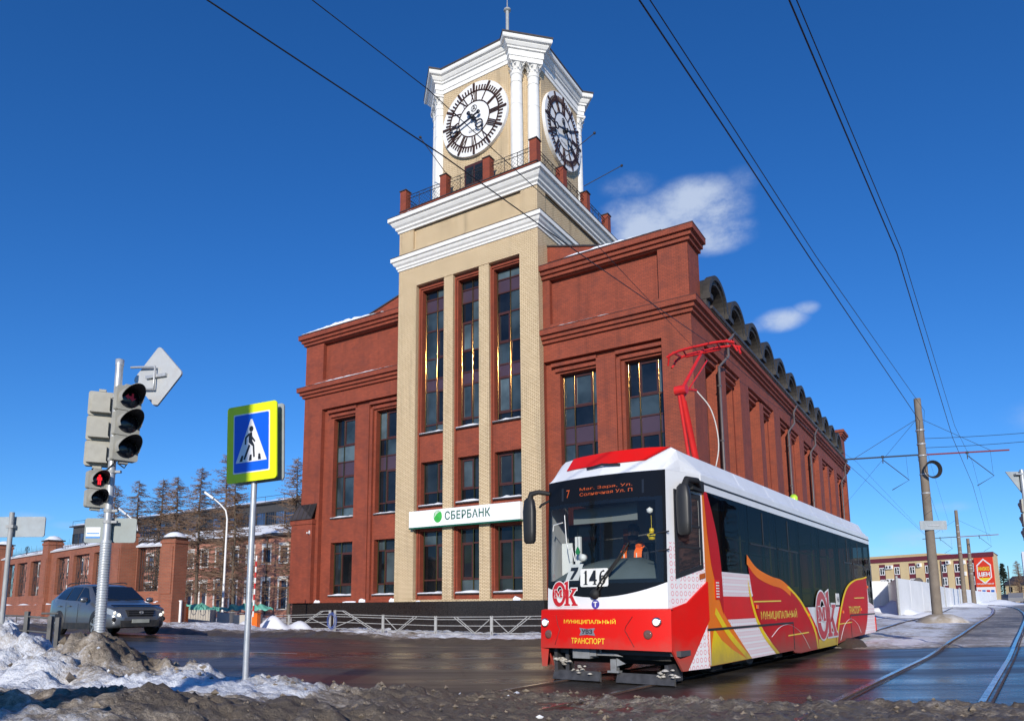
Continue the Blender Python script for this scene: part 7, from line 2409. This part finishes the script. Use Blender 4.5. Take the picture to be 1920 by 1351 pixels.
for i, (p0, p1, Y, lab) in enumerate(((352, 402, 43, 'concrete block under green netting nearest the brick pillar'), (412, 436, 43.2, 'concrete block under green netting left of the crossing sign pole'), (440, 490, 43.6, 'concrete block half buried in snow behind the crossing sign pole'))):
    x0 = world_dir(p0, 1142); x1 = world_dir(p1, 1142)
    xa, xb = x0.x * Y / x0.y, x1.x * Y / x1.y
    z0 = zt1((xa + xb) / 2, Y)
    mb = MB(); mb.box(-(xb - xa) / 2, (xb - xa) / 2, -.3, .3, -.1, 1.0); mb.box(-(xb - xa) / 2 + .02, (xb - xa) / 2 - .02, -.34, -.301, .02, .25)
    tag(mb.build('concrete_block', CONC, None, ((xa + xb) / 2, Y, z0), -.1), lab, 'concrete block', 'concrete blocks at the gateway')
v = world_dir(340, 1142); xa = v.x * 43.4 / v.y; v = world_dir(512, 1142); xb = v.x * 44.2 / v.y
NET = pm('green construction netting', (.13, .42, .34), .7, var=.3, vscale=3)
z0 = zt1(xa, 43.4)
mb = MB(); mb.grid(70, 6, lambda u, v: (xa + (xb - xa) * u, 43.35 + .8 * u + .25 * math.sin(u * 40 + v * 2) * v + .15 * v, z0 + .90 + (.30 + .12 * math.sin(u * 11) + .06 * math.sin(u * 37)) * v + .05 * math.sin(u * 60)), 0)
tag(mb.build('green_netting', NET), 'green construction netting draped along the concrete blocks at the gateway', 'netting')
# snow heap by the bank corner
mb = MB()
v = world_dir(520, 1142); xh = v.x * 43 / v.y
hn = zt1(xh, 43)
mb.grid(30, 16, lambda u, v: (xh - 3.2 + 6.0 * u, 41.2 + 3.2 * v, hn - .1 + .95 * math.sin(PI * u) ** .8 * math.sin(PI * v) * (.85 + .3 * math.sin(u * 21 + v * 7)) ), 0)
tag(mb.build('snow_heap', SNOW_CLEAN), 'clean snow heap against the left corner of the bank', 'snow heap')
# white bollards by the brick pillar
for k, px in enumerate((330, 338)):
    v = world_dir(px, 1142); x = v.x * 37.2 / v.y; z0 = zt1(x, 37.2)
    mb = MB(); mb.box(-.06, .06, -.06, .06, -.1, 1.05 + .12 * k); mb.box(-.07, .07, -.07, .07, 1.05 + .12 * k, 1.09 + .12 * k)
    tag(mb.build('white_bollard', WHITE_PAINT, None, (x, 37.2, z0)), ('shorter' if k == 0 else 'taller') + ' of two white posts beside the brick pillar at the gate', 'bollard', 'white posts at the gate')

# ------------------------------------------------------------------ right-hand background
CONCP = pm('weathered concrete pole', (.20, .165, .13), .85, var=.2, vscale=2.5, bump=.4, bscale=12, dirt=((.14, .10, .07), .6, 1.5))
ARMR = pm('rust red arm', (.22, .035, .03), .5)
ARMD = pm('dark steel arm', (.04, .045, .05), .5)


def tram_pole(x, y, ztop, label, arm, grp='concrete tram line poles'):
    z0 = zt1(x, y) - .3
    t = thing('tram_pole', label, 'pole', (x, y, z0), 0, grp)
    h = ztop - z0
    mb = MB(); mb.tube([(0, 0, 0), (0, 0, h * .5), (0, 0, h)], [.20, .17, .135], 16); mb.build('pole', CONCP, t)
    mb = MB()
    for z in (h - 1.4, h - 2.0, h - 2.5, h - 3.3, h * .58): mb.lathe([(.15, z - .03), (.175, z - .03), (.175, z + .03), (.15, z + .03)], 14)
    mb.build('clamp', GALV, t)
    if arm:
        za = h - 2.45
        mb = MB(); mb.tube([(.1, 0, za), (3.7, 0, za + .18)], .035, 6); mb.build('bracket_arm', ARMR, t)
        mb = MB(); mb.tube([(-.1, 0, za), (-3.3, 0, za - .18)], .035, 6); mb.build('bracket_arm', ARMD, t)
        mb = MB()
        mb.tube([(.1, 0, h - .9), (2.9, 0, za + .18)], .010, 4); mb.tube([(-.1, 0, h - .9), (-2.9, 0, za - .14)], .010, 4)
        mb.build('stay_wire', ARMD, t)
        mb = MB()
        for s, r in ((1, 1.0), (-1, .75)):
            b = Vector((s * 1.9 if s > 0 else -1.7, 0, za + .08 * s))
            mb.tube([b, b + Vector((0, 0, -.28))], .02, 5)
            mb.tube([b + Vector((0, 0, -.12)), b + Vector((1.05, 0, -1.0)), b + Vector((.3, 0, -1.42))], .018, 5)
            mb.tube([b + Vector((1.0, 0, .05)), b + Vector((1.02, 0, -.9))], .006, 3)
            mb.lathe([(.05, -.05), (.07, 0), (.05, .05)], 8, tuple(b))
        mb.build_each('wire_hanger', ARMD, t)
    return t


tp1 = tram_pole(17.5, 30.0, 10.1, 'tall weathered concrete pole with a cable coil standing in the snow by the rails', True)
tp2 = tram_pole(41.1, 66.0, 9.85, 'concrete pole with cross arms before the red poster on the yellow building', True)
tram_pole(43.2, 68.0, 7.4, 'shorter thin pole just right of the second cross armed pole', False, 'plain poles beyond the tracks')
mb = MB()
for k in range(7):
    r = .28 + .012 * k
    mb.tube([(r * math.cos(t), -.02 * k, r * 1.05 * math.sin(t)) for t in np.linspace(0, 2 * PI, 26)], .018, 5, cap=False)
tag(mb.build('cable_coil', BLACK_RUBBER, None, (17.68, 29.72, 6.95)), 'black cable coil hung on the tall concrete pole', 'cable coil')
sgb = thing('road_sign', 'small grey sign back fixed across the tall concrete pole', 'road sign', (17.55, 29.78, 4.62))
mb = MB(); mb.prism(rounded(.56, .19, .05), LM, -.01, .01); mb.build('plate', SIGNBACK, sgb); mb = MB(); mb.box(-.24, .24, -.03, -.011, -.03, .03); mb.build('clamp', GALV, sgb)
mb = MB(); mb.lathe([(1.0, -.1), (.95, .12), (.7, .28), (.4, .40), (0, .42)], 9, (.1, -.1, 0)); 
tag(mb.build('pole_footing', pm('snowy concrete footing', (.36, .30, .23), .85, var=.25, vscale=3, dirt=((.75, .76, .78), .8, 1.6)), None, (17.5, 30, zt1(17.5, 30) - .05)), 'round mud and concrete footing at the base of the tall pole', 'footing')
for (px, yt, Y, lab) in ((1771, 1050, 90, 'thin dark post behind the tall concrete pole'), (1823, 1056, 80, 'dark post in front of the red poster'), (1897, 1060, 130, 'far dark post beyond the yellow building'), (1726, 1085, 50, 'thin post with a small round sign before the white fence')):
    v = world_dir(px, 1130); x = v.x * Y / v.y; v2 = world_dir(px, yt); zz = EYE + v2.z * Y / v2.y; z0 = zt1(x, Y)
    mb = MB(); mb.tube([(0, 0, -.2), (0, 0, zz - z0)], .09 if Y > 60 else .04, 8)
    if px == 1726: mb.lathe([(0, -.03), (.3, -.03), (.3, .03), (0, .03)], 14, (0, 0, zz - z0 - .2), axis='y')
    tag(mb.build('post', pm('dark post %d' % px, (.10, .09, .085), .8), None, (x, Y, z0)), lab, 'post', 'posts beyond the tracks')

# yellow office building
yb = thing('office_building', 'pale yellow office building with maroon window strips and a red poster', 'building', (73.5, 110, 1.0), math.atan2(-.866, .5))
yb.scale = (.70, 1, 1)
YW = pm('pale yellow render', (.62, .48, .26), .8, var=.06, vscale=.6); MAR = pm('maroon panel', (.15, .025, .035), .5, var=.1)
YM = lambda a, z, d: (a, -d, z)
mb = MB()
was = [-25.9 - 3.7 * 3, -25.9 - 7.4, -25.9 - 3.7, -25.9, -22.1, -18.3, -14.5, -10.9, -7.8, -4.9]
ops = []
for a in was: ops += [(a - .85, a + .85, .6, 7.0, .12)]
wall(mb, YM, -46, 0, -.6, 7.95, 0, ops)
mb.prism([(-.01, .01), (-5.6, 9.2), (-45.9, 9.2), (-45.9, .4), (-.4, .4)], lambda x, y, d: (x, y, d), -.6, 7.95); mb.box(-40, -16, 3, 9, 7.95, 8.7)
mb.build('wall', YW, yb)
mb = MB(); mbox(mb, YM, -46.1, .1, 7.35, 7.95, .001, .12); mb.prism([(.1, -.1), (-5.5, 9.3), (-46, 9.3), (-46, -.1)], lambda x, y, d: (x, y, d), 7.951, 8.06); mb.build('fascia', MAR, yb)
mb = MB()
for a in was: mbox(mb, YM, a - .85, a + .85, .6, 7.0, -.12, -.1)
mb.build('window_strip', MAR, yb)
for a in was:
    for z0 in (3.15, 5.2, .9):
        fm = MB(); mbox(fm, YM, a - .65, a - .52, z0, z0 + 1.3, -.1, -.02); mbox(fm, YM, a + .52, a + .65, z0, z0 + 1.3, -.1, -.02); mbox(fm, YM, a - .52, a + .52, z0, z0 + .13, -.1, -.02); mbox(fm, YM, a - .52, a + .52, z0 + 1.17, z0 + 1.3, -.1, -.02); mbox(fm, YM, a - .06, a + .06, z0 + .13, z0 + 1.17, -.1, -.02); mbox(fm, YM, a + .06, a + .52, z0 + .72, z0 + .8, -.1, -.03)
        w = fm.build('window', WHITE_PAINT, yb)
        pg = MB(); mbox(pg, YM, a - .53, a + .53, z0 + .12, z0 + 1.18, -.1, -.07); pg.build('pane', PANE_LO, w)
for (a, z) in ((-24.2, 6.2), (-23.4, 6.2), (-24.2, 3.9), (-23.3, 3.9), (-16.3, 6.3), (-9.6, 6.5), (-6.3, 6.4), (-6.3, 4.6)):
    ac = MB(); mbox(ac, YM, a - .42, a + .42, z, z + .62, .0, .35); ac.prism(arc(a - .08, z + .31, .22, .22, 0, 360, 12)[:-1], YM, .35, .37, 1); ac.build('air_conditioner', [WHITE_PAINT, CPLA], yb)
ps = thing('poster', 'red supermarket poster with a white outlined hexagon on the end of the yellow building', 'poster', (73.5, 110, 1.0), math.atan2(-.866, .5))
ps.scale = (.70, 1, 1)
PS = lambda z: z
mb = MB(); mbox(mb, YM, -4.05, -.15, 1.75, 7.28, .02, .10); mb.build('sheet', pm('poster red', (.72, .045, .015), .5), ps)
mb = MB(); mbox(mb, YM, -4.04, -.16, 1.76, 2.75, .10, .115); mb.build('white_strip', WHITE_PAINT, ps)
cx_, cz_ = -2.1, 5.15
hexo = [(cx_ + 1.72 * math.sin(PI / 3 * k), cz_ + 1.95 * math.cos(PI / 3 * k)) for k in range(6)]; hexi = [(cx_ + 1.48 * math.sin(PI / 3 * k), cz_ + 1.70 * math.cos(PI / 3 * k)) for k in range(6)]
mb = MB()
for k in range(6): mb.prism([hexo[k], hexo[(k + 1) % 6], hexi[(k + 1) % 6], hexi[k]], YM, .10, .12)
put_text(mb, 'ЦЕН', YM, cx_, 4.65, .13, 2.3, .75, .05)
put_text(mb, 'ПРОДУКТОВЫЙ', YM, cx_, 3.25, .13, 3.5, .30, .03)
mb.build('white_print', WHITE_PAINT, ps)
mb = MB(); put_text(mb, 'НИЗКО', YM, cx_, 5.55, .13, 2.3, .6, .04); mb.build('yellow_print', TYLINE, ps)
mb = MB(); mb.prism([(cx_ - 1.35, 4.15), (cx_ + 1.35, 4.15), (cx_, 3.5)], YM, .12, .125); mb.build('yellow_print', TYLINE, ps)
mb = MB(); put_text(mb, 'СУПЕРМАРКЕТ', YM, cx_, 2.93, .135, 3.3, .24, .02); mb.build('orange_print', TORANGE, ps)
mb = MB()
for k, c in enumerate((0, 1, 0, 1)): mbox(mb, YM, -3.8 + .9 * k, -3.1 + .9 * k, 1.95, 2.3, .115, .12, c)
mb.build('brand_blocks', [LOGORED, pm('poster blue', (.05, .15, .5), .5)], ps)

# low house, pale block and firs beyond
yh = thing('gabled_house', 'small yellow house with a red porch roof behind the office building', 'house', (91, 131, 1.1), math.atan2(-.9, .35))
mb = MB(); yh.scale = (.62,) * 3
mb.box(-3, 9, 0, 8, -.5, 5.6); mb.prism([(0, 5.6), (8, 5.6), (4, 7.8)], lambda y, z, d: (d, y, z), -3, 9); mb.build('wall', YW, yh)
mb = MB(); mb.prism([(-.4, 5.45), (4, 7.95), (8.4, 5.45), (8.4, 5.6), (4, 8.12), (-.4, 5.6)], lambda y, z, d: (d, y, z), -3.3, 9.3); mb.build('roof', DARK_TIN, yh)
mb = MB(); mb.box(2, 7, -2.4, -.02, 2.6, 2.9); mb.build('porch_roof', pm('red porch roof', (.4, .03, .03), .5), yh)
for k in range(4):
    mb = MB(); mb.box(-2 + 2.8 * k, -1 + 2.8 * k, -.04, .02, 3.4, 5.0); mb.build('window', PANE_LO, yh)
pb_ = thing('apartment_block', 'pale grey apartment block far along the tram street', 'building', (131, 185, 1.2), -.6)
mb = MB(); mb.box(0, 40, 0, 12, -1, 13); mb.build('wall', pm('pale grey block', (.55, .57, .6), .8), pb_)
for k in range(9):
    for z in (2, 5, 8, 11):
        mb = MB(); mb.box(1 + 4.2 * k, 2.6 + 4.2 * k, -.05, .02, z, z + 1.5); mb.build('window', PANE_LO, pb_)
FIRM = pm('dark fir needles', (.025, .045, .028), .9, var=.4, vscale=1)


def fir(seed, h):
    rr = random.Random(seed)
    mc = MB()
    for i in range(420):
        f = rr.random() ** .8
        z = h * (.08 + .92 * f); R_ = (1 - f) * h * .24 + .1
        g = rr.uniform(0, 2 * PI); r = R_ * rr.uniform(.4, 1)
        c = Vector((r * math.cos(g), r * math.sin(g), z - r * .25)); e = Vector((math.cos(g), math.sin(g), -.3)) * rr.uniform(.3, .55); t = Vector((-e.y, e.x, rr.uniform(-.2, .2))) * .7
        mc.face([c - e, c + t, c + e, c - t])
    return mc


for (px, ty, Y, lab) in ((1886, 1056, 150, 'dark fir tree behind the yellow house'), (1916, 1050, 120, 'dark bare tree at the far right end of the street')):
    v = world_dir(px, 1130); x = v.x * Y / v.y; v2 = world_dir(px, ty); zz = EYE + v2.z * Y / v2.y; z0 = zt1(x, Y)
    t = thing('fir_tree' if px < 1900 else 'bare_tree', lab, 'tree', (x, Y, z0))
    mb = MB(); mb.tube([(0, 0, -.2), (0, 0, (zz - z0) * .9)], [.2, .04], 6); mb.build('trunk', BARK, t)
    if px < 1900: fir(5, zz - z0).build('crown', FIRM, t)
    else: c = link('crown', LV[1][1], t); c.scale = ((zz - z0) / 12.5,) * 3
# white site fence
WF_ = pm('white fence sheet', (.88, .89, .90), .5, var=.03, vscale=.7, dirt=((.55, .55, .55), .25, 1.2))
def wpt(px, Y): v = world_dir(px, 1130); return (v.x * Y / v.y, Y)
sfz = thing('site_fence', 'smooth white sheet fence running along the snowy tram street', 'fence', (0, 0, 0))
FPTS = [(1683, 39, 2.78), (1750, 50, 2.75), (1772, 62, 2.75), (1800, 72, 2.8), (1828, 82, 2.75), (1870, 100, 2.7)]
for i in range(len(FPTS) - 1):
    (pa, Ya, ha), (pb2, Yb, hb) = FPTS[i], FPTS[i + 1]
    A_, B_ = wpt(pa, Ya), wpt(pb2, Yb)
    nsub = 3
    for k in range(nsub):
        P = [A_[j] + (B_[j] - A_[j]) * k / nsub for j in (0, 1)]; Q = [A_[j] + (B_[j] - A_[j]) * (k + .985) / nsub for j in (0, 1)]
        za, zb = zt1(*P) - .2, zt1(*Q) - .2
        mb = MB()
        for (o_) in (0,):
            d = Vector((Q[0] - P[0], Q[1] - P[1], 0)).normalized(); nn_ = Vector((d.y, -d.x, 0)) * .02
            V = [Vector((*P, za)), Vector((*Q, zb)), Vector((*Q, ha if k or i else ha)), Vector((*P, ha))]
            mb.faces([p - nn_ for p in V] + [p + nn_ for p in V], [(0, 1, 2, 3), (7, 6, 5, 4), (0, 4, 5, 1), (1, 5, 6, 2), (2, 6, 7, 3), (3, 7, 4, 0)])
        mb.build('panel', WF_, sfz)
        if k == 0: pb5 = MB(); pb5.box(P[0] - .05, P[0] + .05, P[1] - .12, P[1] - .03, za, ha + .1); pb5.build('fence_post', GREY_PAINT, sfz)
cfz = thing('corrugated_fence', 'white corrugated fence behind the rear of the tram', 'fence', (0, 0, 0))
A_, B_ = wpt(1600, 50), wpt(1668, 50.5)
for k in range(4):
    mb = MB()
    def cf(u, v):
        t = (k + u * .99) / 4
        x = A_[0] + (B_[0] - A_[0]) * t; y = A_[1] + (B_[1] - A_[1]) * t + .06 * (1 if int(u * 16) % 2 else 0)
        return (x, y, zt1(x, y) - .3 + (2.95 - zt1(x, y) + .3) * v)
    mb.grid(16, 1, cf, 0, False); mb.build('panel', WF_, cfz)
A_, B_ = wpt(1668, 50.5), wpt(1684, 39.4)
mb = MB(); mb.face([(*A_, .6), (*B_, .6), (*B_, 2.78), (*A_, 2.75)]); mb.build('return_panel', WF_, cfz)
for (px, Y, w, h, lab) in ((1655, 42, 2.6, .9, 'clean snow heap behind the rear of the tram'), (1705, 37, 3.0, .35, 'low snow ridge before the white fence'), (1790, 66, 5, .5, 'far snow ridge by the second concrete pole'), (1850, 85, 7, .7, 'far snow ridge under the red poster')):
    x, y = wpt(px, Y); z0 = zt1(x, y)
    mb = MB(); sd = px
    mb.grid(22, 12, lambda u, v: (w * (u - .5) * 2, w * .45 * (v - .5) * 2, -.1 + h * math.sin(PI * u) * math.sin(PI * v) * (.8 + .35 * math.sin(u * 19 + sd) * math.cos(v * 8 + sd))), 0)
    tag(mb.build('snow_heap', SNOW_CLEAN, None, (x, y, z0), -.6), lab, 'snow heap')
# parked cars far away
CARD = [pm('dark blue car', (.02, .03, .06), .3, coat=.5), pm('grey car', (.2, .2, .21), .3, coat=.5)]
for i, (px, Y, lab) in enumerate(((1890, 118, 'dark car parked far along the street under the yellow house'), (1908, 100, 'grey car parked at the right end of the far street'))):
    x, y = wpt(px, Y); z0 = zt1(x, y) + .05
    t = thing('parked_car', lab, 'car', (x, y, z0), .9, 'cars parked far down the street')
    mb = MB(); mb.prism([(-2.2, .3), (2.2, .3), (2.2, .7), (1.9, .85), (1.0, .92), (.5, 1.4), (-1.2, 1.45), (-1.9, .95), (-2.2, .85)], lambda a, z, d: (a, -d, z), -.85, .85); mb.build('body', CARD[i], t)
    for xx in (-1.35, 1.35):
        for s in (-1, 1): mb = MB(); mb.lathe([(0, -.1), (.32, -.1), (.32, .1), (0, .1)], 12, (xx, s * .82, .32), axis='y'); mb.build('wheel', BLACK_RUBBER, t)
    mb = MB(); mb.prism([(.9, .95), (.48, 1.36), (-1.15, 1.40), (-1.7, .98)], lambda a, z, d: (a, -d, z), -.87, .87); mb.build('window', CARGL, t)

# right edge: give-way sign from behind with a signal head below
rs = thing('give_way_sign', 'grey back of a triangular sign above a signal head at the right edge', 'road sign', (10.86, 15.0, .35))
mb = MB(); mb.tube([(-.05, 0, -.3), (-.05, 0, 3.86)], .04, 10); mb.build('pole', GALV, rs)
mb = MB(); mb.prism([(-.36, 3.83), (.34, 3.83), (-.01, 3.30)][::-1], LM, -.06, -.045); mb.build('plate', SIGNBACK, rs)
mb = MB(); mb.box(-.2, .2, -.044, .04, 3.75, 3.78); mb.build('clamp', GALV, rs)
signal_head(rs, (.03, .02, 2.80), math.radians(165), 3, .30, .28, .11, None)

# ------------------------------------------------------------------ overhead wires
WIRE = pm('overhead wire', (.02, .022, .028), .5)


def wire(label, pts, r=.011, sag=.0, n=24):
    mb = MB()
    P = [Vector(p) for p in pts]
    out = []
    for i in range(len(P) - 1):
        for k in range(n):
            t = k / n
            out.append(P[i].lerp(P[i + 1], t) + Vector((0, 0, -sag * 4 * t * (1 - t))))
    out.append(P[-1])
    mb.tube(out, r, 5)
    return tag(mb.build('overhead_wire', WIRE), label, 'wire', 'overhead tram wires')


def L3(l, q, z): x, y = LQ(l, q); return (x, y, z)


HDW = LQ(4.82, 0)
wire('thicker wire crossing the tower from the upper left down to the tram pantograph', [(-3.9, 3.5, 6.38), (-.7, 7.3, 6.35), (1.2, 9.85, 6.38), L3(4.8, .2, TZ + 6.74), L3(22, .0, 6.5), L3(60, -1.8, 6.7)], .0075)
wire('thinner wire crossing the clock from the upper left towards the tram roof', [(-3.1, 3.9, 6.75), (-.8, 6.6, 6.62), (1.3, 9.8, 6.6), L3(4.8, -.15, 6.95), L3(22, -.2, 7.2), L3(60, -2.0, 7.0)], .005)
wire('left wire of the close pair above the right hand rails', [(-.8, 2.6, 6.3), (2.25, 6.8, 6.3), (4.3, 9.65, 6.3), (11.1, 19, 6.3), (17.3, 30, 7.45), L3(62, -1.0, 7.4)], .0075)
wire('right wire of the close pair above the right hand rails', [(-.72, 2.6, 6.3), (2.34, 6.8, 6.3), (4.38, 9.65, 6.34), (11.25, 19, 6.6), (17.6, 30, 8.3), L3(62, -.5, 8.2)], .005)
wire('left of the two wires nearest the right top corner', [(.6, 2.7, 6.3), (2.3, 5.2, 6.3), (5.45, 9.5, 6.3), (13.2, 21, 6.3), (19.5, 30, 6.35), L3(62, 2.2, 6.5)], .0075)
wire('right of the two wires nearest the right top corner', [(.66, 2.7, 6.3), (2.36, 5.2, 6.3), (5.52, 9.5, 6.34), (13.3, 21, 6.65), (19.6, 30, 7.3), L3(62, 2.4, 7.3)], .005)
wire('upper of two wires leaving the tall concrete pole to the right', [(17.6, 30, 8.35), (26, 30, 8.95)], .012, .1)
wire('lower of two wires leaving the tall concrete pole to the right', [(17.6, 30, 7.95), (26, 30, 8.6)], .012, .1)
wire('wire from the tall concrete pole down to the far end of the bank', [(17.4, 30, 9.2), bank_world(.3, 44, 10.5)], .008)
wire('long low wire along the far street', [(41, 66, 8.9), (75, 121, 9.2)], .02, .4)

# pole behind the camera that carries the wires; its shadow falls over the crossing sign
pole_b = thing('tram_pole', 'concrete tram pole behind the viewpoint carrying the overhead wires', 'pole', (-4.50, -1.6, 0), 0, 'concrete tram line poles')
mb = MB(); mb.tube([(0, 0, -.3), (0, 0, 5), (0, 0, 9.0)], [.23, .20, .18], 14); mb.build('pole', CONCP, pole_b)

# ------------------------------------------------------------------ across the street on the right: what the tram glass mirrors
oh = thing('brick_house', 'red brick house across the street, mirrored in the tram windows', 'house', (44, 24, .5), math.radians(62))
OHM = lambda a, z, d: (a, -d, z)
mb = MB()
ops = [(-8 + 2.6 * k, -6.6 + 2.6 * k, z, z + 1.7, .2) for k in range(7) for z in (1.4, 5.0)]
wall(mb, OHM, -10, 11, -.6, 8.2, 0, ops)
mb.box(-10, 11, .25, 9, -.6, 8.2)
mb.build('wall', FACTORY_BRICK, oh)
for (a0, a1, z0, z1, _d) in ops:
    w = MB(); mbox(w, OHM, a0 - .12, a1 + .12, z1, z1 + .15, .0, .06); mbox(w, OHM, a0, a1, z0 - .1, z0, 0, .1); w = w.build('window', WFR, oh)
    p = MB(); mbox(p, OHM, a0, a1, z0, z1, -.2, -.18); p.build('pane', PANE_LO, w)
mb = MB(); mb.prism([(-.5, 8.1), (4.5, 11.2), (9.5, 8.1), (9.5, 8.3), (4.5, 11.45), (-.5, 8.3)], lambda y, z, d: (d, y, z), -10.5, 11.5); mb.build('roof', DARK_TIN, oh)
for k, (x, y, sc) in enumerate(((26, 9, .85), (31, 14, 1.0), (35, 17.5, .9), (40, 31, 1.05), (47, 37, 1.0), (54, 44, 1.1), (28, 4, .9), (34, 8, 1.0))):
    t = thing('larch_tree', ('bare larch by the brick house across the street, ' + ('first', 'second', 'third', 'fourth', 'fifth', 'sixth', 'seventh', 'eighth')[k] + ' along from the crossing')[:90], 'tree', (x, y, zt1(x, y) - .1), k * 1.3, 'bare trees across the street')
    t.scale = (sc,) * 3
    link('trunk', LV[k % 3][0], t); link('crown', LV[k % 3][1], t)
